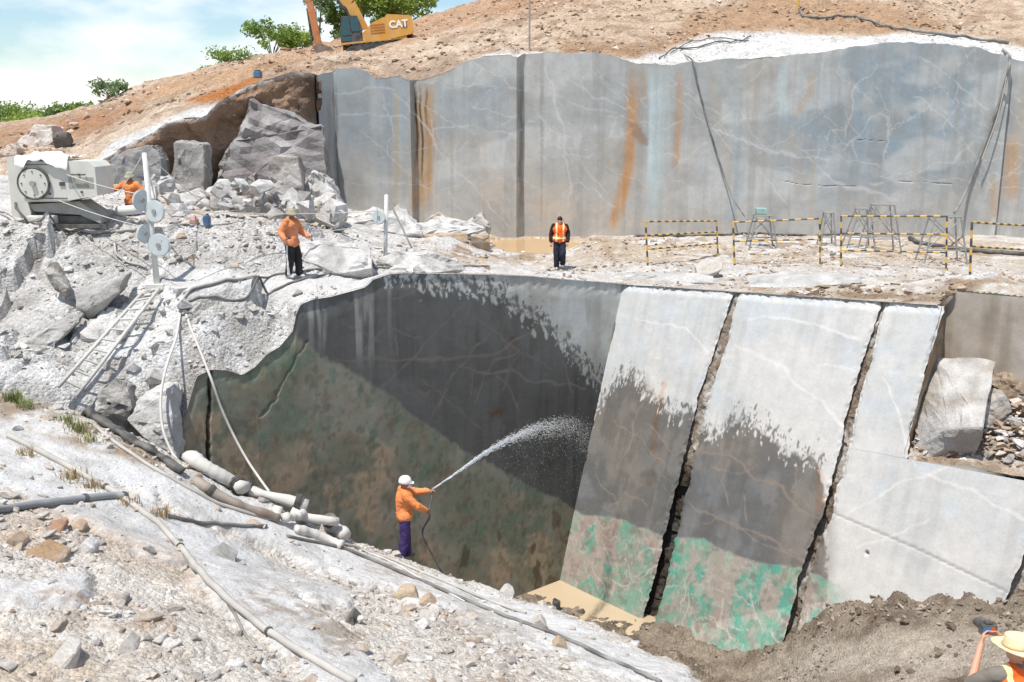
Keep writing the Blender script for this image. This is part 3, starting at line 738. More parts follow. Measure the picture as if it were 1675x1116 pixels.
# green rock lies under a contact that dips to the right
CON_L = L((300, 470), (470, 543), (520, 577), (560, 600), (640, 650), (700, 695), (760, 737), (840, 782), (928, 826), (1000, 860))
cs = np.array([p[0] for p in CON_L]); cz = np.array([p[1] for p in CON_L]); oo = np.argsort(cs)
con_z = np.interp(s, cs[oo], cz[oo]) + .07 * fbm(s * 1.5, s * 0, 4, 821) + .05 * fbm(s * 7, z * 7, 3, 822)
below = sstep(-.06, .10, con_z - z)
grn = np.tile(lin((164, 162, 146)), (len(s), 1))
grn = mix_to(grn, (140, 144, 126), sstep(-.2, .5, n1))
grn = mix_to(grn, (150, 134, 112), sstep(.1, .6, n2 + .3 * vs) * .6)
grn = mix_to(grn, (116, 132, 114), sstep(.25, .7, fbm(s * 1.1 + 5, z * .7, 5, 823)) * .8)
grn = mix_to(grn, (98, 134, 112), sstep(.4, .8, fbm(s * 2.6 + 5, z * 1.6, 5, 824)) * .55)
gp = L((480, 600), (440, 630), (470, 700)); d, _ = poly_dist(s, z, gp); grn = mix_to(grn, (110, 136, 112), sstep(.9, .1, d + .4 * n2) * .5)
for pu, pv, ra in ((475, 770, .95), (600, 795, .9), (380, 765, .9), (620, 745, .5), (545, 800, .5), (330, 700, .6), (880, 905, .9), (820, 930, .8), (700, 905, .7), (600, 850, .6)):
    p = left_sz(pu, pv); d = np.hypot((s - p[0]), z - p[1]) + .5 * n2 + .2 * n4
    grn = mix_to(grn, (206, 178, 148), sstep(ra, ra * .3, d + .25 * np.abs(fbm(s * 4, z * 4, 4, 829))) * .7)
grn = mix_to(grn, (168, 148, 124), sstep(.35, .75, fbm(s * 3, z * 3, 5, 827)) * .5)
grn = mix_to(grn, (112, 104, 88), sstep(.1, .6, fbm(s * 7, z * 5, 4, 830)) * .5)
grn = mix_to(grn, (158, 156, 138), sstep(.15, .6, fbm(s * 9, z * 7, 3, 832)) * .4)
grn = mix_to(grn, (92, 70, 54), sstep(.35, .7, fbm(s * 2.2 + 3, z * 1.4, 5, 828)) * sstep(-5.5, -8, z) * .8)
col = col + (grn - col) * below[:, None]
# what the hose has wetted
dry_edge = L((596, 432), (640, 446), (700, 452), (740, 462), (790, 472), (820, 480), (835, 500), (862, 515), (890, 520), (905, 545), (935, 575), (960, 605), (985, 625), (1000, 612))
DRY = dry_edge + L((1060, 610), (1060, 430), (600, 430))
dd, _ = poly_dist(s, z, dry_edge)
sd = np.where(in_poly(s, z, DRY), dd, -dd) + .16 * n4 + .12 * n2
wet = sstep(.06, -.06, sd)
wg = wet.copy()
NW = 900; cen = along(dry_edge, NW); dirv = np.array((.16, .34))
jit = RNG.normal(0, 1, (NW, 1)) * .45 * dirv[None] * RNG.uniform(.3, 1.4, (NW, 1)) + RNG.normal(0, .16, (NW, 2)); cen = cen + jit
ln = power_(NW, .018, .16); wd = ln * RNG.uniform(.18, .5, NW)
wg = spots(wg, s, z, cen, ln, wd, RNG.normal(1.15, .34, NW), (jit[:, 1] > -.02) * RNG.uniform(.75, 1, NW))
wet = wg
strk = sstep(.05, .5, fbm(s * 5, z * .3 + 2, 5, 831)) * poly_mask(s, z, L((486, 500), (560, 480), (640, 470), (620, 580), (560, 590), (490, 545)), .5)
wet = wet * (1 - .45 * strk)
soak = sstep(5.5, .3, s + .8 * n1) * sstep(-1.2, -3.0, z + .5 * n2)       # soaked hardest where the jet lands
wet_dark = (1 - wet * (.76 - .50 * below)) * (1 - .5 * soak * (1 - .45 * below))
col = col * wet_dark[:, None]
veinw = (118, 111, 103)
unveined = col
for i, (p, w) in enumerate(VL): col = vein(col, s, z, L(*p), w, veinw, .85, i)
for i in range(22):                                        # hair veins
    c0 = left_sz(random.uniform(560, 980), random.uniform(480, 760)); an = random.uniform(.4, 2.2); ln = random.uniform(.6, 2.4)
    col = vein(col, s, z, [c0, (c0[0] + ln * math.cos(an), c0[1] + ln * math.sin(an))], .010, veinw, .5, 40 + i, .22)
col = unveined + (col - unveined) * ((1 - below) * wet)[:, None]
col = mix_to(col, (52, 40, 30), sstep(.06, .02, crk) * .9)
off2 = off
V = C0[None] + dL[None] * s[:, None] + np.array((0, 0, 1.0))[None] * (z - C0[2])[:, None] + nL[None] * off2[:, None]
F = grid_faces(nz, len(ss))
lw = mesh_obj('pit_wall_left', V, F, M_WALL, smooth=True, col=col, wet=wet)
tag(lw, 'dark hosed-down rock wall with green rock below a slanting line', 'rock wall')

# ------------------------------------------------------------------ right pit wall: sawn slabs between broken seams
Rq = lambda *pts: [right_sq(*p) for p in pts]
J1 = Rq((1203, 480), (1168, 590), (1140, 680), (1112, 790), (1086, 900), (1052, 1028))
J2 = Rq((1443, 493), (1405, 620), (1378, 740), (1352, 840), (1320, 930), (1292, 1045))
J3 = Rq((1706, 800), (1660, 940), (1640, 990))
NT = Rq((1541, 500), (1512, 600), (1494, 690), (1481, 748))
LEDGE = Rq((1481, 750), (1560, 756), (1675, 768), (1800, 780))
def js(J, q):
    a = np.array(J); o = np.argsort(a[:, 1]); k = a[o]
    lo = k[0] + (k[0] - k[-1]) / (k[-1][1] - k[0][1] + 1e-9) * k[0][1]
    qq = np.r_[0, k[:, 1], 12]; sl = (k[-1][0] - k[0][0]) / (k[-1][1] - k[0][1])
    sv = np.r_[k[0][0] - sl * k[0][1], k[:, 0], k[-1][0] + sl * (12 - k[-1][1])]
    return np.interp(q, qq, sv)
ledge_q = lambda s_: np.interp(s_, [p[0] for p in LEDGE], [p[1] for p in LEDGE])
CON_R = Rq((900, 820), (940, 836), (1010, 850), (1080, 872), (1110, 880), (1150, 884), (1230, 916), (1320, 934), (1352, 952), (1380, 958), (1420, 1000))
WET_A = Rq((960, 700), (985, 655), (1005, 625), (1035, 605), (1055, 640), (1085, 655), (1100, 680), (1130, 668), (1146, 700), (1170, 715), (1190, 690), (1222, 683), (1245, 704), (1262, 706), (1290, 742), (1322, 744), (1342, 764), (1350, 850), (1352, 950))
WETPOLY = WET_A + Rq((1352, 985), (1300, 990), (1000, 1050), (860, 900), (930, 760))
EDGE_C = along(WET_A[:17], 700); EDGE_L = power_(700, .02, .14)
RNDSEG = random.Random(5)
def paint_right(s, q):
    n1 = fbm(s * .5, q * .5, 5, 851); n2 = fbm(s * 1.6, q * 1.6, 5, 852); vs = fbm(s * 4.5 + q * 0, q * .22, 5, 853); n4 = fbm(s * 6, q * 6, 4, 854)
    col = np.tile(lin((190, 190, 187)), (len(s), 1))
    col = mix_to(col, (178, 177, 174), sstep(-.1, .6, vs) * .6)
    col = mix_to(col, (206, 202, 196), sstep(0, .6, n1) * .6)
    col = mix_to(col, (188, 192, 194), sstep(.1, .6, n2 - n1) * .6)
    for i, (p, w) in enumerate([([(1200, 560), (1260, 590), (1330, 640), (1380, 700)], .05), ([(1040, 520), (1120, 540), (1190, 600)], .03), ([(1330, 590), (1360, 600), (1400, 610)], .03), ([(1440, 620), (1470, 680), (1500, 760)], .03),
                                ([(1370, 850), (1460, 800), (1560, 760)], .03), ([(1500, 770), (1600, 810), (1680, 850)], .04), ([(1400, 900), (1520, 850)], .03), ([(1230, 520), (1320, 530), (1420, 560)], .04)]):
        col = vein(col, s, q, Rq(*p), w, (216, 213, 208), .6, i)
    for p, w, c, a in (([(1086, 630), (1075, 680), (1068, 740)], .16, (190, 158, 134), .6), ([(1080, 740), (1062, 790)], .08, (196, 166, 142), .5), ([(1338, 770), (1342, 830)], .16, (198, 170, 148), .7)):
        d, _ = poly_dist(s, q, Rq(*p)); col = mix_to(col, c, sstep(w, w * .3, d + .08 * n4) * a)
    cs = np.array([p[0] for p in CON_R]); cq = np.array([p[1] for p in CON_R]); oo = np.argsort(cs)
    con = np.interp(s, cs[oo], cq[oo], right=14) + .07 * fbm(s * 2, s * 0 + q * .3, 4, 861)
    below = sstep(-.03, .05, q - con)
    jx = s + .10 * fbm(s * 5, q * 5, 4, 881); jq = q + .10 * fbm(s * 5 + 9, q * 5, 4, 882); sp = fbm(s * 11, q * 9, 3, 883)
    g = np.tile(lin((172, 162, 151)), (len(s), 1))
    g = mix_to(g, (148, 168, 144), sstep(.9, .0, q - con) * sstep(-.5, .4, vs + n1 + .4 * sp) * .85)
    g = mix_to(g, (110, 172, 150), sstep(-.15, .5, fbm(jx * 1.2 + 2, jq * .8, 5, 863) + .35 * sp) * .75)
    g = mix_to(g, (74, 168, 146), sstep(.1, .6, fbm(jx * 2.2 + 2, jq * 1.3, 5, 864) + .3 * sp) * .75)
    g = mix_to(g, (166, 138, 130), sstep(.1, .6, fbm(jx * 1.9 + 8, jq * 1.5, 5, 865) + .35 * sp) * .6)
    g = mix_to(g, (190, 182, 173), sstep(.25, .6, fbm(s * 6 + 8, q * 6, 4, 866)) * .5)
    g = mix_to(g, (128, 116, 108), sstep(.25, .65, fbm(s * 4.5 + 1, q * 4.5, 4, 867)) * .5)
    w1 = np.abs(fbm(jx * 2.0, jq * 2.0, 4, 868)); g = mix_to(g, (204, 200, 192), sstep(.04, .0, w1) * .55)
    w1 = np.abs(fbm(jx * 4.0, jq * 4.0, 3, 869)); g = mix_to(g, (202, 198, 190), sstep(.05, .0, w1) * .4)
    for i in range(26):
        c0 = right_sq(random.uniform(960, 1330), random.uniform(880, 1050)); an = random.uniform(0, 3.1); l_ = random.uniform(.3, 1.0)
        g = vein(g, s, q, [c0, (c0[0] + l_ * math.cos(an), c0[1] + l_ * math.sin(an))], .012, (214, 210, 202), .6, 80 + i, .2)
    fade = sstep(right_sq(1385, 990)[0], right_sq(1340, 980)[0], s + .25 * n2)
    col = col + (g - col) * (below * fade)[:, None]
    dd, _ = poly_dist(s, q, WET_A)
    inw = in_poly(s, q, WETPOLY)
    sd = np.where(inw, dd, -dd) + .10 * n4 + .08 * n2
    wet = sstep(-.07, .07, sd)
    wet = np.where(inw & (dd > .7), 1.0, wet)
    edge_pts = WET_A[:17]
    rg = np.random.default_rng(77); NW = 700; cen = EDGE_C.copy(); up = rg.normal(0, 1, NW)
    cen[:, 1] += up * .16 * rg.uniform(.4, 1.6, NW); cen[:, 0] += rg.normal(0, .1, NW) - up * .03
    ln_ = EDGE_L; wet = spots(wet, s, q, cen, ln_, ln_ * rg.uniform(.16, .45, NW), rg.normal(1.75, .32, NW), (up < .1) * rg.uniform(.8, 1, NW))
    run = fbm(s * 9, q * .6, 4, 885); wet = np.clip(wet + .5 * sstep(.25, .6, run) * sstep(.5, 0, dd) * ~inw * sstep(.0, .1, fbm(s * 1.2, s * 0, 2, 886)), 0, 1)
    soft = sstep(right_sq(1352, 900)[0], right_sq(1425, 900)[0], s + .3 * n2)
    wet = np.maximum(wet, .55 * poly_mask(s, q, Rq((1352, 840), (1362, 850), (1364, 920), (1352, 960)), .25) * sstep(-.2, .4, n2 + .3))
    dark = wet * (.74 - .54 * below)
    tint = lerp(np.array((1.0, 1.0, 1.0))[None], np.array((1.08, 1.0, .93))[None], (wet * (1 - below) * sstep(-.4, .6, n1 + .5 * n2))[:, None])
    col = col * (1 - dark * (1 - .12 * sstep(-.3, .6, n2 + .6 * vs)))[:, None] * tint
    vc = (142, 129, 116); unv = col
    for i, (p, w) in enumerate([([(1060, 690), (1100, 740), (1180, 748), (1260, 790), (1345, 848)], .04), ([(1128, 820), (1200, 858), (1330, 930)], .02), ([(1200, 755), (1180, 790), (1190, 830)], .02), ([(1215, 810), (1225, 850)], .03), ([(1010, 770), (1040, 700), (1060, 640)], .025),
                                ([(990, 830), (1020, 800), (1060, 830)], .02), ([(1110, 840), (1130, 760), (1150, 720)], .02), ([(1300, 760), (1290, 800), (1320, 840)], .02), ([(1190, 700), (1170, 760)], .018), ([(1165, 770), (1250, 770)], .015), ([(1000, 680), (1050, 720), (1090, 760)], .016), ([(975, 770), (1010, 830)], .016), ([(1230, 870), (1310, 905)], .016), ([(1160, 850), (1260, 880), (1300, 900)], .014)]):
        col = vein(col, s, q, Rq(*p), w, vc, .7, 20 + i, .16)
    for i in range(16):
        c0 = right_sq(random.uniform(980, 1340), random.uniform(680, 900)); an = random.uniform(0, 3.1); l_ = random.uniform(.4, 1.6)
        col = vein(col, s, q, [c0, (c0[0] + l_ * math.cos(an), c0[1] + l_ * math.sin(an))], .008, vc, .45, 50 + i, .25)
    col = unv + (col - unv) * ((1 - below) * wet)[:, None]
    d, _ = poly_dist(s, q, Rq((1480, 790), (1468, 800)))
    return col, wet, n1, n2, n4
def right_patch(name, s0f, s1f, q0f, q1f, ns, nq, parent, rough_edges=(1, 1, 1, 1)):
    a, b = np.meshgrid(np.linspace(0, 1, ns), np.linspace(0, 1, nq)); a = a.ravel(); b = b.ravel()
    q = q0f + (q1f - q0f) * b if not callable(q0f) else None
    if q is None:
        s_mid = lerp(s0f(q1f), s1f(q1f), a); q = q0f(s_mid) + (q1f - q0f(s_mid)) * b
    s = lerp(s0f(q) + .05 * fbm(q * 1.7, q * 0, 4, 871) + .025 * fbm(q * 7, q * 0, 3, 872), s1f(q) + .05 * fbm(q * 1.7, q * 0 + 3, 4, 873) + .025 * fbm(q * 7, q * 0 + 3, 3, 874), a)
    col, wet, n1, n2, n4 = paint_right(s, q)
    off = .012 * fbm(s * .5, q * .5, 3, 875) + .002 * fbm(s * 3, q * 8, 3, 876)
    W = (s1f(np.array([5.0])) - s0f(np.array([5.0])))[0]
    ed = np.minimum(np.where(rough_edges[0], a * W, 9), np.where(rough_edges[1], (1 - a) * W, 9))
    off = off - sstep(.12, 0, ed) * (.03 + .05 * np.abs(n4)) - sstep(.25, 0, q - (q0f(s) if callable(q0f) else q0f)) * (.04 + .07 * np.abs(n4)) * rough_edges[2]
    hd, _ = poly_dist(s, q, Rq((1360, 838), (1500, 898), (1655, 972)))
    line = sstep(.028, .008, hd)
    off = off - .02 * line
    hd2 = np.hypot(s - right_sq(1418, 905)[0], q - right_sq(1418, 905)[1]); off = off - .12 * sstep(.06, .03, hd2)
    col = mix_to(col, (120, 114, 106), line * .5)
    V = C0[None] + dR[None] * s[:, None] + cR[None] * q[:, None] + nR[None] * off[:, None]
    return mesh_obj(name, V, grid_faces(nq, ns), M_WALL, parent, smooth=True, col=col, wet=wet)
QB = 10.0
rw = empty('pit_wall_right', tuple(C0))
tag(rw, 'pale leaning wall of sawn slabs, wet and green towards its foot', 'rock wall')
def to_root(o, root):                                      # keep world coordinates under a placed root
    o.parent = root; o.matrix_parent_inverse = Matrix.Translation(root.location).inverted(); return o
W1a = lambda q: .16 - .04 * np.clip(q / 9, 0, 1); W1b = lambda q: .12 + .22 * np.clip(q / 9, 0, 1)
zero = lambda q: np.zeros_like(np.asarray(q, float)) - .02
to_root(right_patch('slab', zero, lambda q: js(J1, q) - W1a(q), 0.0, QB, 150, 270, None, (0, 1, 1, 0)), rw)
to_root(right_patch('slab', lambda q: js(J1, q) + W1b(q), lambda q: js(J2, q) - .08 - .012 * q, 0.0, QB, 140, 270, None), rw)
QL = LEDGE[0][1]
to_root(right_patch('slab', lambda q: js(J2, q) + .10, lambda q: js(NT, q), 0.0, QL, 64, 110, None), rw)
sE = lambda q: js(J3, q)
to_root(right_patch('slab', lambda q: js(J2, q) + .10, sE, lambda s_: np.maximum(QL + .004, ledge_q(s_)), QB, 170, 170, None, (1, 1, 0, 0)), rw)
# broken rock inside the seams
def seam(name, sf, w, dep, ns, seed, q0=0.0, q1=QB, dark=0.0):
    nq = int((q1 - q0) / .05); a, b = np.meshgrid(np.linspace(-1, 1, ns), np.linspace(0, 1, nq)); a = a.ravel(); q = q0 + (q1 - q0) * b.ravel()
    s = sf(q) + a * w(q)
    c, val, tl = cells(s * 3.2, q * 2.2, seed); c2, v2, t2 = cells(s * 8, q * 7, seed + 9)
    off = -dep(q) * (1 - .15 * a ** 4) + .30 * (val - .5) * dep(q) * 1.3 + .25 * tl * dep(q) + .10 * (v2 - .5) * dep(q) + .05 * fbm(s * 5, q * 5, 3, seed + 3)
    off = np.minimum(off, -.03)
    col = np.tile(lin((166, 158, 148)), (len(s), 1))
    col = mix_to(col, (130, 114, 98), sstep(.3, .7, val)); col = mix_to(col, (190, 184, 176), sstep(.2, .6, fbm(s * 2.5, q * 1.1, 4, seed + 5)) * .8)
    lowq = sstep(right_sq(1130, 740)[1], right_sq(1130, 790)[1], q) * dark
    col = col * (1 - .82 * lowq)[:, None]  # seam colour darkened over its lower part
    V = C0[None] + dR[None] * s[:, None] + cR[None] * q[:, None] + nR[None] * off[:, None]
    return to_root(mesh_obj(name, V, grid_faces(nq, ns), M_ROUGH, None, col=col), rw)
seam('seam', lambda q: js(J1, q) + .07, lambda q: .44 + .08 * np.clip(q / 9, 0, 1), lambda q: .12 + .26 * sstep(2.5, 6.5, q), 26, 901, dark=1.0)
seam('seam', lambda q: js(J2, q), lambda q: .26 + .02 * q, lambda q: .16 + .02 * q, 20, 921, dark=.35)
seam('seam', lambda q: js(J3, q) + .32, lambda q: .42 + 0 * q, lambda q: .30 + 0 * q, 20, 941, QL)
to_root(right_patch('slab', lambda q: js(J3, q) + .6, lambda q: js(J3, q) + 7.0, lambda s_: np.maximum(QL + .004, ledge_q(np.minimum(s_, 99))), QB, 60, 60, None), rw)

# --- recess where a block has gone: back wall, side, ledge of rubble
def plane_patch(name, p00, p10, p01, p11, ns, nq, colf, amp, seed, mat, wetv=0.0, smooth=False):
    a, b = np.meshgrid(np.linspace(0, 1, ns), np.linspace(0, 1, nq)); a = a.ravel(); b = b.ravel()
    p = (np.outer((1 - a) * (1 - b), p00) + np.outer(a * (1 - b), p10) + np.outer((1 - a) * b, p01) + np.outer(a * b, p11))
    n = np.cross(np.array(p10) - p00, np.array(p01) - p00); n = n / np.linalg.norm(n)
    L1 = np.linalg.norm(np.array(p10) - p00); L2 = np.linalg.norm(np.array(p01) - p00)
    A, B = a * L1, b * L2
    c, val, tl = cells(A * 1.5, B * 1.5, seed); c2, v2, t2 = cells(A * 4.5, B * 4.5, seed + 7)
    off = amp * (.8 * fbm(A * .7, B * .7, 4, seed) + .8 * tl + .5 * (v2 - .5) * (1 - c2))
    p = p + np.outer(off, n)
    return mesh_obj(name, p, grid_faces(nq, ns), mat, None, smooth=smooth, col=colf(A, B), wet=np.full(len(a), wetv))
nb_top0 = P(1547, 499, 24.5); nb_top1 = nb_top0 + (P(1700, 511, 23.2) - nb_top0) * 3.2
led_z = right_pt(*LEDGE[0])[2]
nb_top0[2] = float(bench_z(nb_top0[0], nb_top0[1])) + .06; nb_top1[2] = float(bench_z(nb_top1[0], nb_top1[1])) + .06
nb_bot0 = nb_top0 + 0; nb_bot1 = nb_top1 + 0; nb_bot0[2] = nb_bot1[2] = led_z - .3
def backcol(A, B):
    c = np.tile(lin((170, 160, 148)), (len(A), 1)); c = mix_to(c, (142, 128, 112), sstep(-.1, .6, fbm(A * 3, B * .3, 4, 951)) * .7)
    return mix_to(c, (186, 180, 172), sstep(.1, .6, fbm(A * .8, B * .8, 4, 952)) * .6)
to_root(plane_patch('recess_back', nb_top0 - dR * .3, nb_top1, nb_bot0 - dR * .3, nb_bot1, 90, 50, backcol, .03, 955, M_WALL, 0.0, True), rw)
sd0 = right_pt(NT[0][0], 0); sd1 = right_pt(*NT[-1])
to_root(plane_patch('recess_side', sd0 + nR * -.02, nb_top0, sd1 + nR * -.02, nb_bot0, 40, 50, lambda A, B: mix_to(np.tile(lin((150, 128, 106)), (len(A), 1)), (176, 160, 142), sstep(0, .6, fbm(A * 2, B * 2, 4, 956))), .10, 957, M_ROUGH), rw)
def rubc(A, B):
    c = np.tile(lin((166, 150, 132)), (len(A), 1)); c = mix_to(c, (128, 108, 88), sstep(0, .6, fbm(A * 1.5, B * 1.5, 5, 958)) * .8)
    return mix_to(c, (196, 188, 178), sstep(.1, .5, fbm(A * 2.5, B * 2.5, 4, 959)) * .7)
le0 = right_pt(*LEDGE[0]) + nR * -.02; le1 = right_pt(*LEDGE[-1]) + nR * -.02 + dR * 5
rub = plane_patch('recess_rubble', nb_bot0 + np.array((-.2, .1, 1.5)), nb_bot1 + np.array((0, .1, 1.3)), le0, le1, 130, 46, rubc, .2, 961, M_GROUND)
tag(rub, kind='structure')

# --- water at the foot of the corner, and the puddle under the high wall
def water_mat(name, c):
    m = bpy.data.materials.new(name); m.use_nodes = True; n = m.node_tree.nodes; l = m.node_tree.links; bs = n['Principled BSDF']
    bs.inputs['Roughness'].default_value = .12; bs.inputs['IOR'].default_value = 1.33
    nz = n.new('ShaderNodeTexNoise'); nz.inputs['Scale'].default_value = .8; nz.inputs['Detail'].default_value = 3
    tc = n.new('ShaderNodeTexCoord'); l.new(tc.outputs['Object'], nz.inputs['Vector'])
    mx = n.new('ShaderNodeMixRGB'); mx.inputs[1].default_value = rgba(c); mx.inputs[2].default_value = rgba([k * .92 for k in c]); l.new(nz.outputs['Fac'], mx.inputs[0]); l.new(mx.outputs[0], bs.inputs['Base Color'])
    n2 = n.new('ShaderNodeTexNoise'); n2.inputs['Scale'].default_value = 9; l.new(tc.outputs['Object'], n2.inputs['Vector'])
    bp = n.new('ShaderNodeBump'); bp.inputs['Strength'].default_value = .12; bp.inputs['Distance'].default_value = .01; l.new(n2.outputs['Fac'], bp.inputs['Height']); l.new(bp.outputs[0], bs.inputs['Normal'])
    return m
def sheet(name, pts, z, mat):
    return tag(mesh_obj(name, [(x_, y_, z) for x_, y_ in pts], [tuple(range(len(pts)))], mat), kind='structure')
sheet('pit_water', [(-14, 17.2), (-2, 19), (6, 20), (9, 26.5), (3, 31), (-6, 24), (-14, 19)], WATER_Z, water_mat('silty_water', (190, 170, 142)))
sheet('puddle', [(PUD[0] + 1.22 * PUD[3] * math.cos(a_), min(PUD[1] + 1.22 * PUD[4] * math.sin(a_), 41.95)) for a_ in np.linspace(0, 2 * math.pi, 37)[:-1]], PUD[2], water_mat('ochre_water', (200, 166, 118)))

# ------------------------------------------------------------------ high wall
wx = np.unique(np.concatenate([np.linspace(P(522, 124, 41.9)[0], 24, 700), np.linspace(24, 34, 30), [P(q[0], q[1], q[2])[0] for q in WALL_TOP[:-1]]]))
nzw = 165; A, B = np.meshgrid(wx, np.linspace(0, 1, nzw)); a = A.ravel(); b = B.ravel()
ztop = lip_z(a); ywall = lip_y(a)
z = lerp(ztop + .01, -.4, b)
Wp = lambda *pts: [(lambda p: (p[0], p[2]))(P(u_, v_, 42.0)) for u_, v_ in pts]
n1 = fbm(a * .35, z * .35, 5, 1001); n2 = fbm(a * 1.3, z * 1.3, 5, 1002); vs = fbm(a * 3.2, z * .10, 5, 1003); n4 = fbm(a * 5, z * 5, 4, 1004); vs2 = fbm(a * .9 + 4, z * .05, 3, 1005)
col = np.tile(lin((162, 164, 163)), (len(a), 1))
blue = poly_mask(a, z, Wp((1500, 60), (1640, 120), (1600, 260), (1500, 310), (1350, 330), (1250, 200), (1330, 80)), 1.6) + poly_mask(a, z, Wp((545, 110), (670, 120), (670, 260), (560, 240)), 1.0) * .8 + poly_mask(a, z, Wp((740, 110), (840, 95), (840, 220), (720, 220)), .9) * .7
col = mix_to(col, (136, 149, 158), np.clip(blue, 0, 1) * .9)
col = mix_to(col, (168, 160, 148), sstep(0, .5, n1 + .3 * vs2) * .6 * (1 - np.clip(blue, 0, 1)))
low = sstep(4.0, .5, z); col = mix_to(col, (180, 166, 148), low * sstep(850, 880, project(a, ywall, z)[0]) * sstep(1250, 1000, project(a, ywall, z)[0]) * .8)
sw = fbm(a * .28 + z * .22, z * .55 - a * .12, 4, 1008)
col = mix_to(col, (190, 190, 187), sstep(.1, .5, sw) * .6)
col = mix_to(col, (152, 156, 158), sstep(.1, .55, -sw) * .35)
col = mix_to(col, (184, 172, 158), sstep(.0, .6, fbm(a * .5, z * .3, 4, 1009)) * sstep(5.5, 1.5, z) * sstep(9.5, 4, np.abs(a - 1)) * .7)
col = mix_to(col, (188, 180, 170), sstep(3.2, .3, z + .8 * sw) * .5)
col = mix_to(col, (146, 145, 142), sstep(.1, .7, vs) * .45)
col = mix_to(col, (168, 169, 166), sstep(.1, .7, -vs + .5 * n2) * .5)
col = mix_to(col, (164, 164, 160), sstep(.1, .7, n2) * .4)
col = mix_to(col, (142, 142, 138), sstep(.1, .7, fbm(a * 1.1, z * .8, 5, 1006)) * .4)
for i, (p, w, c, st) in enumerate([
    ([(1037, 105), (1036, 200), (1030, 270), (1012, 340), (998, 385)], .42, (180, 130, 76), .9), ([(1112, 108), (1112, 180), (1108, 240), (1105, 280)], .28, (176, 134, 88), .65), ([(1055, 110), (1057, 170)], .2, (176, 138, 96), .5),
    ([(690, 135), (692, 220), (690, 300), (684, 350)], .50, (172, 130, 78), .85), ([(702, 135), (706, 220), (702, 340)], .28, (168, 128, 78), .7), ([(680, 135), (684, 220), (682, 270)], .10, (40, 32, 24), .9), ([(688, 140), (692, 230), (690, 300)], .07, (44, 34, 24), .85), ([(698, 140), (699, 220)], .05, (50, 40, 30), .7),
    ([(650, 130), (651, 240), (648, 350)], .14, (170, 150, 104), .6), ([(547, 130), (550, 200), (552, 260), (556, 330)], .14, (62, 48, 36), .85), ([(540, 130), (544, 330)], .12, (140, 112, 80), .6), ([(1080, 110), (1075, 240), (1072, 370)], .6, (176, 190, 192), .75), ([(1282, 98), (1280, 200)], .28, (182, 200, 204), .8), ([(1066, 110), (1064, 300)], .2, (186, 198, 200), .6),
    ([(1330, 120), (1322, 160), (1300, 190)], .3, (172, 148, 122), .6), ([(852, 95), (852, 380)], .16, (118, 114, 108), .8), ([(888, 95), (884, 250), (886, 380)], .10, (140, 130, 118), .5), ([(905, 90), (915, 250), (930, 380)], .25, (184, 180, 172), .5),
    ([(1660, 220), (1655, 330)], .4, (176, 132, 84), .6), ([(1630, 290), (1625, 360)], .35, (168, 136, 96), .6), ([(1205, 120), (1210, 300), (1190, 370)], .3, (148, 164, 168), .6), ([(1300, 200), (1310, 330)], .5, (166, 156, 142), .5), ([(1160, 110), (1200, 330)], .3, (168, 158, 142), .5)]):
    col = streak(col, a + .05 * n2, z, Wp(*p), w, c, st, i)
for k in range(60):
    u0 = random.uniform(535, 1675); v0 = random.uniform(95, 250); l_ = random.uniform(40, 200)
    col = streak(col, a + .04 * n2, z, Wp((u0, v0), (u0 + random.uniform(-5, 5), v0 + l_)), random.uniform(.05, .22), random.choice([(126, 120, 112), (184, 184, 182), (170, 150, 122), (150, 158, 164)]), random.uniform(.12, .32), 60 + k)
wv = (206, 205, 202)
for i, (p, w) in enumerate([([(552, 152), (605, 146), (650, 142)], .05), ([(555, 190), (600, 184), (670, 195)], .04), ([(650, 150), (680, 190), (735, 265), (780, 310), (830, 370)], .05), ([(770, 100), (790, 120), (760, 150)], .04), ([(740, 140), (820, 146)], .04), ([(700, 210), (760, 210), (840, 218)], .03), ([(770, 170), (800, 185), (845, 190)], .04),
    ([(895, 100), (905, 160), (925, 230), (935, 340)], .12), ([(930, 130), (980, 165), (1030, 175)], .05), ([(900, 150), (960, 175), (1020, 190)], .03), ([(880, 190), (950, 270), (1000, 320)], .03), ([(900, 255), (970, 256)], .03), ([(940, 290), (1010, 340)], .03),
    ([(1440, 100), (1400, 140), (1386, 225)], .06), ([(1375, 248), (1410, 220), (1432, 188), (1456, 195), (1458, 230), (1450, 270)], .05), ([(1400, 230), (1402, 265), (1440, 275)], .03), ([(1500, 160), (1570, 205)], .05), ([(1460, 210), (1530, 170)], .03), ([(1170, 210), (1230, 235), (1290, 255), (1360, 262)], .12), ([(1240, 270), (1285, 335)], .08), ([(1260, 170), (1330, 140), (1350, 95)], .03), ([(1200, 108), (1265, 100)], .04), ([(1340, 275), (1380, 310), (1470, 325)], .16), ([(1420, 300), (1450, 300)], .12), ([(1480, 290), (1560, 260), (1600, 230)], .05), ([(1560, 130), (1620, 180)], .05), ([(1500, 90), (1560, 130)], .04), ([(1120, 150), (1190, 200)], .04)]):
    col = vein(col, a, z, Wp(*p), w * .62, (200, 201, 200), .42, i, .16)
for k in range(90):
    c0 = Wp((random.uniform(545, 1660), random.uniform(100, 330)))[0]; an = random.uniform(-.9, .9) + (math.pi / 2 if random.random() < .3 else 0); l_ = random.uniform(.8, 3.5)
    col = vein(col, a, z, [c0, (c0[0] + l_ * math.cos(an), c0[1] + l_ * math.sin(an))], .011, wv, .34, 100 + k, .2)
d, _ = poly_dist(a, z, Wp((1040, 208), (1052, 230))); col = mix_to(col, (140, 112, 92), sstep(.3, .1, d + .1 * n4) * .7)
yy = ywall - .02 * fbm(a * .5, z * .5, 3, 1011) 
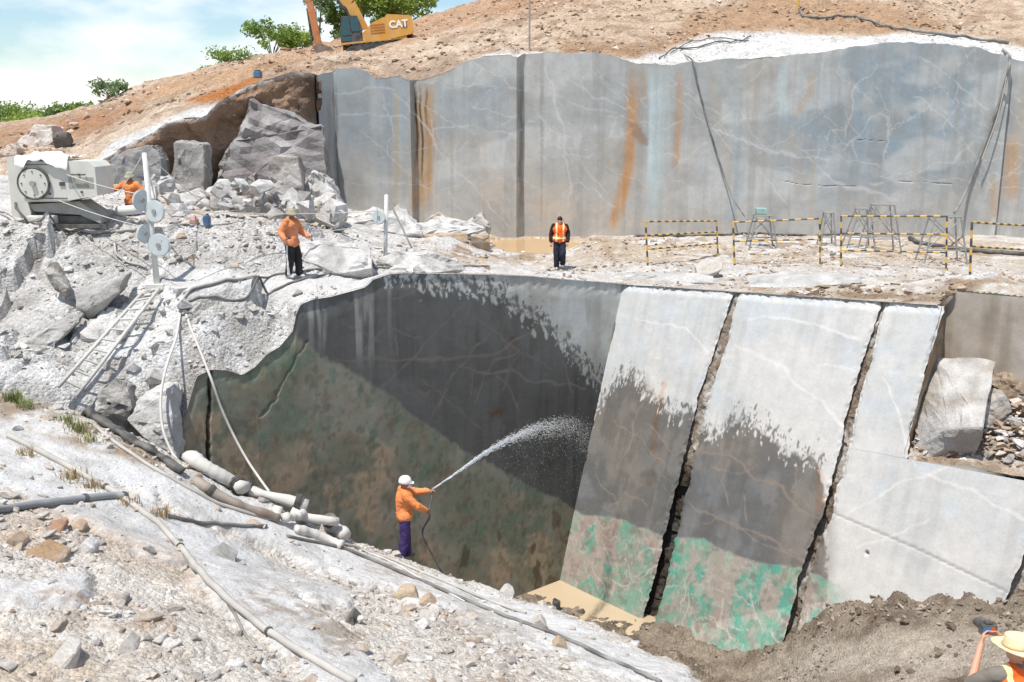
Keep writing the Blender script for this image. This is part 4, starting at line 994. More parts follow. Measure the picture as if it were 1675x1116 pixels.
for p in (((1402, 230), (1450, 230)), ((1280, 297), (1330, 303)), ((1470, 296), (1560, 300)), ((1340, 304), (1400, 306))):
    d, _ = poly_dist(a, z + .05 * n2, Wp(*p)); yy = yy + .03 * sstep(.025, .0, d); col = mix_to(col, (120, 116, 112), sstep(.025, 0, d) * .4)
V = np.c_[a, yy, z]
hw = mesh_obj('high_wall', V, grid_faces(nzw, len(wx)), M_WALL, smooth=False, col=col, wet=.15 * np.ones(len(a)))
tag(hw, 'tall grey sawn rock wall streaked with rust above the bench', 'rock wall')

# --- broken face at the left end of the high wall: brown overhang above a hollow full of fallen rock
fx = np.linspace(P(150, 262, 34.6)[0], P(530, 120, 42.0)[0], 230); nf = 90
A, B = np.meshgrid(fx, np.linspace(0, 1, nf)); a = A.ravel(); b = B.ravel()
zt = lip_z(a); yt = lip_y(a)
zb = bench_z(a, yt - 1.0, False) - .3
h = zt - zb; z = zt - b * h
d_ = zt - z
over = 1.5 * sstep(1.4, 3.0, d_) * sstep(-13.8, -12.4, a)         # hollow under the brow
fo, fv, ft = cells(a * .7, z * .7, 1021); c2, v2, t2 = cells(a * 2.2, z * 2.2, 1025)
y_ = yt - .15 * sstep(0, .5, d_) + over + .25 * (fv - .5) * sstep(.2, .8, d_) + .5 * ft * sstep(.2, .8, d_) + .04 * (v2 - .5) + .10 * t2 + .35 * (ridge(a * 1.1, z * 1.1, 4, 1030) - .5) * sstep(.2, .9, d_) + .12 * fbm(a * 2.5, z * 2.5, 4, 1029) + .6 * fbm(a * .6, z * .6, 4, 1027) * sstep(0, .6, d_)
col = np.tile(lin((150, 143, 138)), (len(a), 1))
nn = fbm(a * 1.1, z * 1.1, 5, 1031)
col = mix_to(col, (150, 120, 96), sstep(2.6, 1.2, d_ + .6 * nn) * .9)
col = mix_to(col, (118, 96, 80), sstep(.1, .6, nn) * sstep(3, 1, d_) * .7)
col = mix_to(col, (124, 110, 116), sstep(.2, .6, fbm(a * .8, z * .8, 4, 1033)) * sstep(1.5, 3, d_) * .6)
col = mix_to(col, (196, 190, 184), sstep(.2, .02, d_) * .8)
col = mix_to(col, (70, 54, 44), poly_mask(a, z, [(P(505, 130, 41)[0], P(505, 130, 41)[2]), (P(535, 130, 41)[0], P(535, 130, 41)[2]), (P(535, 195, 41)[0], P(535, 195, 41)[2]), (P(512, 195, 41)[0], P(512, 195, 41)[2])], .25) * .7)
bf = mesh_obj('broken_face', np.c_[a, y_, z], grid_faces(nf, len(fx)), M_ROUGH, col=col)
tag(bf, 'brown broken rock face overhanging a hollow beside the high wall', 'rock face')
# ------------------------------------------------------------------ loose rock
def stone_mat(name, cols, rough=.92):
    m = bpy.data.materials.new(name); m.use_nodes = True; n = m.node_tree.nodes; l = m.node_tree.links; bs = n['Principled BSDF']
    bs.inputs['Roughness'].default_value = rough; bs.inputs['Specular IOR Level'].default_value = .2
    oi = n.new('ShaderNodeObjectInfo'); cr = n.new('ShaderNodeValToRGB'); cr.color_ramp.interpolation = 'LINEAR'
    e = cr.color_ramp.elements; e[0].color = rgba(cols[0]); e[1].color = rgba(cols[-1])
    for i, c in enumerate(cols[1:-1]):
        k = e.new((i + 1) / (len(cols) - 1)); k.color = rgba(c)
    l.new(oi.outputs['Random'], cr.inputs[0])
    tc = n.new('ShaderNodeTexCoord'); nz = n.new('ShaderNodeTexNoise'); nz.inputs['Scale'].default_value = 2.2; nz.inputs['Detail'].default_value = 9; nz.inputs['Roughness'].default_value = .7
    l.new(tc.outputs['Object'], nz.inputs['Vector'])
    mr = n.new('ShaderNodeMapRange'); mr.inputs[1].default_value = .35; mr.inputs[2].default_value = .65; mr.inputs[3].default_value = .68; mr.inputs[4].default_value = 1.15; l.new(nz.outputs['Fac'], mr.inputs[0])
    mu = n.new('ShaderNodeMixRGB'); mu.blend_type = 'MULTIPLY'; mu.inputs[0].default_value = 1; l.new(cr.outputs[0], mu.inputs[1]); l.new(mr.outputs[0], mu.inputs[2]); l.new(mu.outputs[0], bs.inputs['Base Color'])
    bp = n.new('ShaderNodeBump'); bp.inputs['Strength'].default_value = .8; bp.inputs['Distance'].default_value = .04; l.new(nz.outputs['Fac'], bp.inputs['Height']); l.new(bp.outputs[0], bs.inputs['Normal'])
    return m
M_STONE_NEAR = stone_mat('near_stone', [(206, 202, 196), (184, 176, 166), (210, 207, 203), (174, 158, 141), (196, 190, 182), (154, 150, 145), (184, 168, 150)])
M_STONE_WHITE = stone_mat('dusty_stone', [(198, 195, 191), (172, 168, 163), (206, 204, 201), (150, 146, 141), (186, 181, 175)])
M_STONE_HILL = stone_mat('hill_stone', [(190, 170, 150), (160, 132, 108), (200, 188, 174), (148, 126, 108)])

def hull_mesh(name, seed, mat, n=13, flat=.6):
    r = random.Random(seed); bm = bmesh.new()
    for i in range(n):
        v = Vector((r.gauss(0, 1), r.gauss(0, 1), r.gauss(0, 1))).normalized() * r.uniform(.75, 1.05)
        bm.verts.new((v.x * r.uniform(.9, 1.15), v.y * .85, v.z * flat))
    res = bmesh.ops.convex_hull(bm, input=bm.verts)
    bmesh.ops.delete(bm, geom=[g for g in res['geom_interior'] if isinstance(g, bmesh.types.BMVert)], context='VERTS')
    bmesh.ops.bevel(bm, geom=list(bm.edges), offset=.05, segments=1, affect='EDGES') if n > 14 else None
    me = bpy.data.meshes.new(name); bm.to_mesh(me); bm.free(); me.materials.append(mat)
    return me
def raw_hulls(k, seed0):
    out = []
    for i in range(k):
        me = hull_mesh('tmp', seed0 + i, M_STONE_NEAR, 11, .62)
        v = np.array([q.co[:] for q in me.vertices]); me.calc_loop_triangles()
        f = np.array([t.vertices[:] for t in me.loop_triangles]); out.append((v, f)); bpy.data.meshes.remove(me)
    return out
HULLS = raw_hulls(14, 40)
def gravel(name, x, y, z, size, cols, mat, label, seed=0, sink=.25):
    """Thousands of loose chips, one mesh."""
    r = np.random.default_rng(seed); VV = []; FF = []; CC = []; base = 0
    which = r.integers(0, len(HULLS), len(x))
    cl = lin(np.array(cols)[r.integers(0, len(cols), len(x))]) * r.uniform(.78, 1.12, (len(x), 1))
    for h, (hv, hf) in enumerate(HULLS):
        k = np.where(which == h)[0]
        if not len(k): continue
        a = r.uniform(0, 2 * math.pi, len(k)); t = r.normal(0, .35, len(k))
        sc = size[k][:, None, None] * np.stack([r.uniform(.8, 1.3, len(k)), r.uniform(.7, 1.1, len(k)), r.uniform(.55, 1.1, len(k))], 1)[:, None, :]
        v = hv[None] * sc
        ct, st = np.cos(t)[:, None], np.sin(t)[:, None]
        v = np.stack([v[..., 0], v[..., 1] * ct - v[..., 2] * st, v[..., 1] * st + v[..., 2] * ct], -1)
        ca, sa = np.cos(a)[:, None], np.sin(a)[:, None]
        v = np.stack([v[..., 0] * ca - v[..., 1] * sa, v[..., 0] * sa + v[..., 1] * ca, v[..., 2]], -1)
        v = v + np.stack([x[k], y[k], z[k] + size[k] * (.5 - sink) * .6], 1)[:, None, :]
        f = hf[None] + (np.arange(len(k)) * len(hv))[:, None, None] + base
        VV.append(v.reshape(-1, 3)); FF.append(f.reshape(-1, 3)); CC.append(np.repeat(cl[k], len(hv), 0)); base += len(k) * len(hv)
    o = mesh_obj(name, np.concatenate(VV), np.concatenate(FF), mat, col=np.concatenate(CC))
    return tag(o, label, 'gravel', kind='stuff')
def power(n, lo, hi, a=2.2, rng=RNG):
    q = rng.random(n); return (lo ** (1 - a) + q * (hi ** (1 - a) - lo ** (1 - a))) ** (1 / (1 - a))

GRAY = [(204, 201, 197), (184, 179, 172), (208, 206, 203), (166, 161, 155), (196, 188, 178)]
TAN = [(204, 197, 187), (182, 168, 152), (208, 203, 196), (168, 149, 129), (194, 183, 169), (170, 163, 155)]
BROWN = [(182, 160, 138), (158, 130, 106), (198, 184, 168), (142, 116, 94), (170, 150, 130)]
# near slope
n = 34000; x = RNG.uniform(-10.5, 6.5, n); y = RNG.uniform(8.2, 20.2, n); ok = y < crest_y(x) + .15; x, y = x[ok], y[ok]
z = near_z(x, y); m = slab_mask(x, y, z); clump = fbm(x * .8, y * .8, 4, 1101)
ok = RNG.random(len(x)) < np.clip((1 - m * .86) * (.45 + .9 * clump), .03, 1); x, y, z = x[ok], y[ok], z[ok]
gravel('slope_gravel', x, y, z, power(len(x), .012, .10, 2.5), TAN + GRAY, M_ROUGH, 'scattered pale and tan stone chips covering the near slope', 1)
# individual stones of the near slope
STONE_ME = [hull_mesh('stone', 200 + i, M_STONE_NEAR, 16, .6) for i in range(12)]
cnt = 0; r = np.random.default_rng(5)
while cnt < 190:
    px, py = r.uniform(-9.5, 5.5), r.uniform(8.8, 20)
    if py > crest_y(px) - .05: continue
    pz_ = float(near_z(np.array([px]), np.array([py]))[0]); uu, vv = project(px, py, pz_)
    if not (-20 < uu < 1180 and 620 < vv < 1130): continue
    mm = float(slab_mask(np.array([px]), np.array([py]), np.array([pz_]))[0])
    if r.random() < mm * .85 or r.random() > .5 + .6 * float(fbm(px * .8, py * .8, 4, 1101)): continue
    s_ = float(power(1, .075, .22, 2.6, r)[0])
    o = bpy.data.objects.new('stone', STONE_ME[int(r.integers(0, 12))]); o.location = (px, py, pz_ + s_ * .12)
    o.scale = (s_ * r.uniform(.8, 1.25), s_ * r.uniform(.7, 1.1), s_ * r.uniform(.6, 1.0)); o.rotation_euler = (r.normal(0, .25), r.normal(0, .25), r.uniform(0, 6.28))
    tag(link(o), 'small broken stone lying loose on the near slope', 'stone', 'loose stones on the near slope'); cnt += 1
# crushed rock slope at the left, bench, hill, pit floor
def scatter(name, n, x0, x1, y0, y1, zf, lo, hi, cols, mat, label, seed, keep=None, a=2.2):
    r = np.random.default_rng(seed); x = r.uniform(x0, x1, n); y = r.uniform(y0, y1, n); z = zf(x, y); u, v = project(x, y, z)
    k = np.ones(n, bool) if keep is None else r.random(n) < keep(x, y, z, u, v)
    x, y, z = x[k], y[k], z[k]
    return gravel(name, x, y, z, power(len(x), lo, hi, a, r), cols, mat, label, seed)
def behind_rim(x, y):
    fl, s_ = line_d(x, y, C0, dL, nL); fr, s2 = line_d(x, y, C0, dRh, nRh)
    return (np.minimum(fl, fr) < -.05) & ~((s2 > NOTCH_S0) & (fr > -2.7))
scatter('slope_rubble', 5200, -14, -2.5, 20.3, 27, bench_z, .02, .20, GRAY, M_ROUGH, 'white crushed rubble covering the slope left of the pit', 21,
        lambda x, y, z, u, v: behind_rim(x, y) * np.clip(.35 + 1.1 * fbm(x * .9, y * .9, 4, 1121), .02, 1) * (1 - .85 * poly_mask(u, v, [(270, 430), (480, 445), (660, 440), (660, 462), (480, 478), (300, 482)], 10)))
scatter('bench_gravel', 13000, -14, 17, 25, 42, bench_z, .03, .15, GRAY + BROWN, M_ROUGH, 'pale gravel and clods strewn over the bench', 22,
        lambda x, y, z, u, v: behind_rim(x, y) * np.clip(.3 + 1.2 * fbm(x * .7, y * .7, 4, 1122), .02, 1))
scatter('hill_stones', 15000, -22, 26, 38, 75, lambda x, y: hill_z(x, y), .04, .24, BROWN, M_ROUGH, 'brown stones and clods covering the hillside', 23,
        lambda x, y, z, u, v: (y > lip_y(x) + .5) * np.clip(.35 + 1.1 * fbm(x * .4, y * .4, 4, 1123), .03, 1) * (v < 300) * (v > -60) * (1 - .9 * poly_mask(u, v, [(1020, 104), (1050, 94), (1120, 72), (1160, 56), (1330, 56), (1540, 52), (1640, 70), (1690, 84), (1690, 112), (1040, 118)], 6)))
scatter('pit_clods', 16000, -1, 14, 15, 27, lambda x, y: near_z(x, y), .02, .16, [(150, 138, 122), (124, 110, 95), (170, 160, 148), (108, 94, 80)], M_ROUGH, 'clods of mud and stone on the pit floor', 24,
        lambda x, y, z, u, v: (y > crest_y(x) + .8) * (z < -5) * (z > WATER_Z + .03) * np.clip(.12 + 1.0 * fbm(x * .9, y * .9, 4, 1124) + .75 * sstep(1045, 1015, v), .02, 1))
scatter('rim_clods', 5000, 5.5, 16, 22.5, 30, bench_z, .03, .20, [(150, 128, 106), (128, 108, 90), (170, 150, 128), (112, 94, 78), (184, 170, 152)], M_ROUGH, 'brown soil clods heaped along the rim above the pale slabs', 26,
        lambda x, y, z, u, v: behind_rim(x, y) * (y > 24.2) * sstep(2.6, .6, -np.minimum(*[line_d(x, y, C0, k_, m_)[0] for k_, m_ in ((dRh, nRh), (dL, nL))])) * np.clip(.4 + 1.3 * fbm(x * .8, y * .8, 4, 1126), .05, 1) * sstep(1160, 1260, u))
# rubble on the ledge of the recess
d_z = led_z
def ledge_z(x, y):
    fr, s_ = line_d(x, y, C0, dRh, nRh); return led_z + np.clip(.85 - fr, 0, 3) * .92 + .04
scatter('recess_stones', 4500, 9, 15, 19, 26, ledge_z, .05, .22, BROWN + GRAY, M_ROUGH, 'broken stones filling the recess around the left-behind block', 25,
        lambda x, y, z, u, v: (lambda f, s_: ((f < .75) & (f > -.8) & (s_ > NOTCH_S0 - .5)) * 1.0)(*line_d(x, y, C0, dRh, nRh)))

# ------------------------------------------------------------------ boulders and blocks, one by one
def boulder(name, label, pts3, c, cat='boulder', rough=.06, cuts=3, group=None, c2=None, seed=0, white_top=.5):
    """A block from its corner points: hull, subdivided, roughened; c is the rock's colour, dust lies on its upper faces' grain."""
    bm = bmesh.new()
    for p in pts3: bm.verts.new(tuple(map(float, p)))
    res = bmesh.ops.convex_hull(bm, input=bm.verts)
    bmesh.ops.delete(bm, geom=[g for g in res['geom_interior'] if isinstance(g, bmesh.types.BMVert)], context='VERTS')
    bmesh.ops.remove_doubles(bm, verts=bm.verts, dist=.02)
    if cuts:
        bmesh.ops.bevel(bm, geom=list(bm.edges), offset=.022, segments=1, affect='EDGES', clamp_overlap=True)
        bmesh.ops.triangulate(bm, faces=list(bm.faces))
        for _ in range(cuts):
            lim = .16 if _ < 2 else .12
            e = [q for q in bm.edges if q.calc_length() > lim]
            if not e: break
            bmesh.ops.subdivide_edges(bm, edges=e, cuts=1, use_grid_fill=False); bmesh.ops.triangulate(bm, faces=list(bm.faces))
    bm.normal_update(); bm.verts.ensure_lookup_table()
    co = np.array([v.co[:] for v in bm.verts]); no = np.array([v.normal[:] for v in bm.verts])
    a = co[:, 0] + .37 * co[:, 2]; b = co[:, 1] * .8 + co[:, 2]
    cc, val, tl = cells(a * 2.3 + seed, b * 2.3, 1200 + seed)
    off = rough * (.7 * fbm(a * 1.4 + seed, b * 1.4, 4, 1210 + seed) + 1.1 * (val - .5) + 2.4 * tl + .3 * fbm(a * 6, b * 6, 3, 1215))
    co = co + no * off[:, None]
    col = np.tile(lin(c), (len(co), 1)); n_ = fbm(a * 1.7 + seed, b * 1.7, 5, 1220 + seed)
    if c2: col = mix_to(col, c2, sstep(-.15, .45, n_) * .8)
    col = mix_to(col, [k * .78 for k in c], sstep(.15, .6, fbm(a * 3, b * 3, 4, 1225 + seed)) * .6)
    if white_top > 0: col = mix_to(col, (204, 201, 197), sstep(-.1, .4, fbm(a * 2.1, b * 2.1, 4, 1230 + seed) + .1) * white_top)
    cen = co.mean(0); cen[2] = co[:, 2].min()
    faces = [[v.index for v in f.verts] for f in bm.faces]; bm.verts.index_update(); faces = [[v.index for v in f.verts] for f in bm.faces]; bm.free()
    o = mesh_obj(name, co - cen, faces, M_ROUGH, col=col); o.location = tuple(map(float, cen))
    return tag(o, label, cat, group)
def px_rock(name, label, outline, y, depth, c, lean=.0, cat='boulder', seed=0, **kw):
    r = random.Random(seed + len(outline) * 31 + int(y * 10)); fr = [P(q[0], q[1], (q[2] if len(q) > 2 else y) + r.uniform(-.12, .12)) for q in outline]
    cen = np.mean(fr, 0); zlo = min(p[2] for p in fr); zhi = max(p[2] for p in fr) + 1e-6
    pts = []
    for p in fr:
        p = p + np.array((0, lean * (p[2] - zlo), 0)); pts.append(p)
        q = cen + (p - cen) * .82; q[1] = p[1] + depth; q[2] = p[2] - .05 * depth * (p[2] > cen[2]); pts.append(q)
    for p in fr:
        if p[2] < zlo + .15 * (zhi - zlo): pts.append(p + np.array((0, depth * .3, -.3)))
    return boulder(name, label, pts, c, cat, seed=seed, **kw)
G_ = (150, 146, 141); W_ = (190, 187, 183); PU = (146, 140, 138); BR = (168, 150, 130)
px_rock('boulder', 'huge purple-grey slab leaning in the hollow under the brown overhang', [(345, 330), (352, 282), (374, 232), (404, 166), (428, 174), (470, 192), (522, 208), (533, 294), (528, 335), (440, 340)], 37.2, 2.0, PU, .22, seed=1, rough=.11, c2=(128, 120, 120), white_top=.35)
px_rock('boulder', 'squarish grey boulder under the pale lip left of the huge slab', [(280, 234), (300, 229), (330, 236), (337, 290), (334, 318), (300, 322), (282, 310)], 35.6, 1.2, G_, .1, seed=2, white_top=.3)
px_rock('boulder', 'wide dark slab with pale top behind the man in orange', [(176, 262), (205, 246), (244, 236), (262, 262), (262, 318), (200, 322), (178, 312)], 34.6, 1.4, (128, 126, 124), .15, seed=3, white_top=.25)
px_rock('boulder', 'tall upright grey block in front of the purple-grey slab', [(438, 262), (446, 254), (484, 258), (494, 300), (492, 337), (446, 333), (440, 300)], 33.2, 1.1, (158, 150, 142), .12, seed=4, white_top=.35)
px_rock('boulder', 'jagged white boulder at the foot of the high wall', [(497, 302), (510, 283), (534, 298), (562, 334), (560, 352), (500, 350)], 33.8, 1.0, W_, .3, seed=5, rough=.1, white_top=.6)
px_rock('boulder', 'brown-sided boulder below the jagged white one', [(492, 345), (520, 336), (556, 344), (566, 366), (520, 374), (496, 368)], 32.8, .8, (160, 138, 116), .2, seed=6, white_top=.4)
px_rock('boulder', 'rounded pale boulder beside the upright grey block', [(442, 306), (455, 298), (474, 310), (476, 332), (446, 334)], 32.6, .6, (176, 170, 164), .2, seed=7)
px_rock('boulder', 'narrow upright stone left of the upright block', [(393, 318), (402, 288), (416, 284), (420, 318), (408, 332), (396, 330)], 34.4, .5, (146, 134, 126), .1, seed=8, white_top=.3)
px_rock('boulder', 'large tilted pale slab lowest in the rock pile', [(262, 334), (286, 318), (318, 312), (332, 324), (306, 342), (270, 344)], 31.5, .9, W_, .6, seed=9, white_top=.7)
px_rock('boulder', 'flat slab jutting from the pile beside the pulley mast', [(243, 314), (262, 300), (292, 304), (304, 316), (282, 330), (250, 326)], 33, .8, (172, 168, 162), .5, seed=10, white_top=.6)
px_rock('boulder', 'wide flat slab in the middle of the rock pile', [(330, 318), (352, 306), (384, 316), (388, 332), (352, 336), (334, 330)], 32.2, .8, (182, 178, 173), .5, seed=11, white_top=.6)
px_rock('boulder', 'low white rock ridge behind the far pulley post', [(523, 372), (545, 352), (600, 346), (648, 356), (690, 366), (690, 384), (600, 388), (540, 386)], 35.6, 1.3, W_, .5, seed=12, white_top=.8, rough=.12)
px_rock('boulder', 'long white rock ridge ending near the puddle', [(672, 374), (706, 360), (752, 364), (794, 374), (800, 386), (740, 390), (680, 388)], 36.6, 1.2, W_, .5, seed=13, white_top=.7, rough=.1)
px_rock('boulder', 'peaked grey-faced boulder against the high wall near the puddle', [(750, 372), (768, 362), (788, 351), (802, 374), (798, 386), (760, 384)], 38.6, 1.0, (164, 158, 150), .2, seed=14, white_top=.5)
px_rock('boulder', 'small peaked rock against the high wall, above the white ridge', [(696, 362), (716, 348), (736, 360), (734, 372), (700, 372)], 39, .8, (172, 160, 146), .2, seed=15, white_top=.5)
px_rock('boulder', 'dark-cracked pale rock right behind the far pulley post', [(634, 350), (648, 337), (666, 346), (672, 364), (640, 364)], 37.4, .8, (178, 170, 162), .3, seed=16, white_top=.5)
px_rock('block', 'long brown cut block lying by the puddle', [(678, 388), (700, 384), (764, 382), (767, 396), (700, 398), (680, 396)], 36.0, .5, (176, 152, 124), 0, cat='stone block', seed=17, rough=.02, white_top=.25)
px_rock('block', 'short tan cut block nearest the puddle', [(769, 384), (800, 384), (802, 397), (771, 398)], 35.9, .5, (184, 162, 134), 0, cat='stone block', seed=18, rough=.02, white_top=.25)
px_rock('block', 'long low grey block lying behind the man in striped trousers', [(398, 440), (412, 404), (430, 398), (480, 401), (560, 405), (604, 412), (608, 440), (560, 448), (430, 447)], 26.2, 1.3, (176, 174, 170), .75, cat='stone block', seed=19, rough=.05, white_top=.75)
px_rock('block', 'low white-topped ledge of rock right of the far pulley post', [(612, 430), (640, 414), (690, 420), (740, 430), (760, 442), (700, 448), (620, 447)], 27.6, 1.2, (178, 175, 170), .9, cat='stone block', seed=20, rough=.07, white_top=.7)
px_rock('block', 'pale flat-topped block lying before the first barrier', [(1139, 440), (1166, 427), (1184, 430), (1184, 441), (1158, 450), (1141, 447)], 31.0, .7, (190, 182, 172), .5, cat='stone block', seed=21, rough=.015, white_top=.4)
px_rock('block', 'low grey stone ledge at the rim under the vested man', [(1012, 455, 32.0), (1090, 452, 30.8), (1170, 456, 29.6), (1176, 466, 29.0), (1090, 465, 30.4), (1014, 461, 31.8)], 29.4, .9, (176, 174, 170), .8, cat='stone block', seed=22, rough=.04, white_top=.5)
px_rock('block', 'long low grey stone ledge on the rim below the barriers', [(1222, 458, 29.0), (1300, 453, 28.2), (1414, 455, 27.0), (1420, 466, 26.4), (1300, 472, 27.4), (1226, 470, 28.3)], 28.0, .9, (172, 170, 166), .8, cat='stone block', seed=23, rough=.04, white_top=.5)
nb = [P(1530, 582, 24.0), P(1629, 591, 23.1), P(1607, 700, 21.6), P(1552, 702, 22.2), P(1500, 632, 23.9), P(1494, 737, 23.1), P(1522, 749, 22.7), P(1594, 747, 22.2), P(1512, 600, 24.3)]
nb += [P(1600, 600, 23.9), P(1540, 600, 24.3), P(1600, 745, 23.4), P(1510, 740, 24.0)]
boulder('block', 'big split block left standing in the recess of the right wall', nb, (178, 174, 168), 'stone block', rough=.035, seed=24, c2=(156, 146, 134), white_top=.5)
px_rock('boulder', 'grey boulder wedged to the right of the big split block', [(1606, 700), (1616, 664), (1652, 648), (1658, 688), (1640, 702), (1612, 708)], 22.6, .8, (162, 154, 144), .2, seed=25)
px_rock('boulder', 'brown lump of rock at the right edge of the recess', [(1640, 640), (1668, 622), (1690, 650), (1690, 680), (1650, 668)], 22.8, .8, (156, 136, 114), .2, seed=26, white_top=.2)
px_rock('boulder', 'smooth-faced grey slab sticking out of the white slope', [(118, 478), (156, 470), (203, 451), (192, 480), (140, 508), (124, 502)], 23.3, .7, (158, 154, 148), .2, seed=27, rough=.03, white_top=.35)
px_rock('boulder', 'thin tilted shard above the smooth-faced grey slab', [(62, 441), (76, 431), (98, 452), (112, 472), (100, 480), (80, 460)], 23.9, .4, (160, 152, 142), .2, seed=28, white_top=.4)
px_rock('boulder', 'long grey rib of rock running down the white slope', [(-6, 588), (30, 566), (70, 548), (118, 515), (128, 522), (92, 560), (40, 590), (0, 602)], 22.5, .6, (166, 163, 158), .2, seed=29, white_top=.5)
px_rock('boulder', 'bulging white boulder beneath the ladder', [(96, 585), (128, 540), (168, 528), (206, 580), (196, 640), (124, 644)], 22.2, 1.0, W_, .5, seed=30, rough=.1, white_top=.8)
px_rock('boulder', 'rough grey boulder at the ladder foot', [(150, 650), (178, 622), (206, 640), (216, 672), (196, 690), (160, 684)], 20.9, .6, (164, 160, 154), .3, seed=31, rough=.08, white_top=.5)
px_rock('boulder', 'tall white boulder at the left end of the dark wall', [(262, 612), (292, 588), (334, 600), (330, 640), (304, 690), (288, 745), (268, 720)], 21.9, .7, W_, .3, seed=32, rough=.08, white_top=.85)
px_rock('boulder', 'slanting white rock in the gully behind the hoses', [(195, 694), (226, 652), (262, 650), (276, 700), (286, 746), (232, 722)], 20.7, .8, (184, 181, 176), .4, seed=33, rough=.06, white_top=.7)
px_rock('boulder', 'rounded boulder beside the rope on the white slope', [(346, 546), (358, 533), (376, 534), (384, 548), (376, 560), (352, 560)], 23.2, .4, (168, 164, 158), .2, seed=34, white_top=.6)
px_rock('boulder', 'jutting white rock at the rim above the dark wall', [(448, 528), (468, 498), (490, 500), (484, 540), (462, 552)], 23.7, .6, (182, 178, 172), .3, seed=35, rough=.07, white_top=.7)
px_rock('boulder', 'big pale pinkish boulder on the far left hillside', [(14, 250), (30, 224), (48, 205), (76, 206), (84, 232), (62, 250)], 40.5, 1.4, (196, 184, 174), .4, seed=36, white_top=.5)
px_rock('boulder', 'dark grey stone beside the pale pinkish boulder', [(82, 226), (92, 216), (108, 218), (110, 230), (86, 232)], 40, .6, (110, 106, 102), .1, seed=37, white_top=0)
px_rock('boulder', 'brown boulder on the left hillside skyline slope', [(132, 208), (146, 198), (164, 198), (166, 210), (142, 216)], 45, .9, (150, 116, 88), .3, seed=38, white_top=0)
px_rock('boulder', 'low pale boulder left of the white machine', [(-8, 252), (6, 236), (24, 242), (28, 256), (0, 262)], 38, .8, (190, 172, 156), .3, seed=39, white_top=.3)
# a dozen stones of the near slope that stand out
for i, (lab, ol, c) in enumerate([
    ('flat brown stone wedge, largest on the near slope at left', [(28, 912), (58, 897), (106, 911), (106, 925), (76, 931), (32, 919)], (166, 138, 108)),
    ('dark grey angular stone beside the lower gravel patch', [(560, 1024), (572, 1013), (588, 1022), (586, 1042), (566, 1046)], (122, 118, 112)),
    ('pale chunk of rock near the lower left corner', [(72, 1098), (90, 1066), (116, 1078), (112, 1110), (80, 1116)], (202, 197, 190)),
    ('wide pale stone low on the near slope, left of the long hose', [(178, 1086), (190, 1060), (216, 1068), (218, 1092), (190, 1098)], (198, 192, 184)),
    ('grey slab stone half buried beside the upper hoses', [(336, 908), (352, 900), (386, 914), (384, 924), (350, 922)], (160, 157, 152)),
    ('pale rock with brown side near the crest, right of the hoses', [(640, 984), (652, 970), (676, 972), (686, 988), (662, 998)], (190, 172, 148)),
    ('brown-edged stone on the crest gravel', [(684, 990), (700, 982), (714, 992), (704, 1004)], (176, 146, 112)),
    ('reddish stone in a cluster under the grey pipe', [(70, 870), (84, 856), (100, 862), (98, 876), (80, 880)], (164, 126, 100)),
    ('tan stone in the cluster under the grey pipe', [(104, 866), (118, 858), (132, 868), (124, 880)], (180, 150, 118)),
    ('small white block of rock below the grey pipe', [(120, 905), (132, 892), (148, 902), (146, 918), (126, 920)], (204, 200, 196)),
    ('round brown stone at the left edge of the near slope', [(-4, 900), (10, 884), (32, 892), (30, 906), (6, 910)], (174, 144, 112)),
    ('pale stone by the edge of the pit water', [(866, 1026), (884, 1018), (896, 1030), (880, 1038)], (192, 184, 172)),
    ('white boulder on the crest above the pit water', [(816, 976), (828, 966), (842, 972), (840, 984), (822, 986)], (196, 192, 186)),
    ('tan-sided stone lower on the gravel near the crest', [(900, 1066), (914, 1056), (930, 1064), (922, 1076)], (182, 156, 126))]):
    b_ = on_near(*[np.mean([p[k] for p in ol]) for k in (0, 1)])
    px_rock('rock', lab, ol, b_[1] + .05, .28, c, .4, cat='stone', seed=60 + i, rough=.02, cuts=2, white_top=.25)
# smaller rocks of the pile, look-alikes
PILE_ME = [hull_mesh('boulder', 300 + i, M_STONE_WHITE, 13, .8) for i in range(10)]
r = np.random.default_rng(9)
for k in range(130):
    uu = r.uniform(236, 560); vv = r.uniform(288, 345) + (uu - 236) * .03
    b_ = on_bench(uu, min(vv + 10, 372), 27, 41); s_ = float(power(1, .14, .75, 1.9, r)[0])
    yb = r.uniform(30, 36) if vv < 330 else r.uniform(28.5, 32)
    q_ = P(uu, vv, yb); gz = float(bench_z(np.array([q_[0]]), np.array([q_[1]]))[0])
    if q_[2] < gz: q_ = b_
    elif q_[2] > gz + .9: q_[2] = gz + .2
    o = bpy.data.objects.new('boulder', PILE_ME[int(r.integers(0, 10))]); o.location = tuple(map(float, q_)); o.scale = (s_ * r.uniform(.8, 1.3), s_ * r.uniform(.7, 1.1), s_ * r.uniform(.6, 1.0))
    o.rotation_euler = (r.normal(0, .4), r.normal(0, .4), r.uniform(0, 6.28))
    tag(link(o), 'pale broken rock in the heap at the end of the high wall', 'boulder', 'rocks of the heap beside the high wall')
r = np.random.default_rng(13)
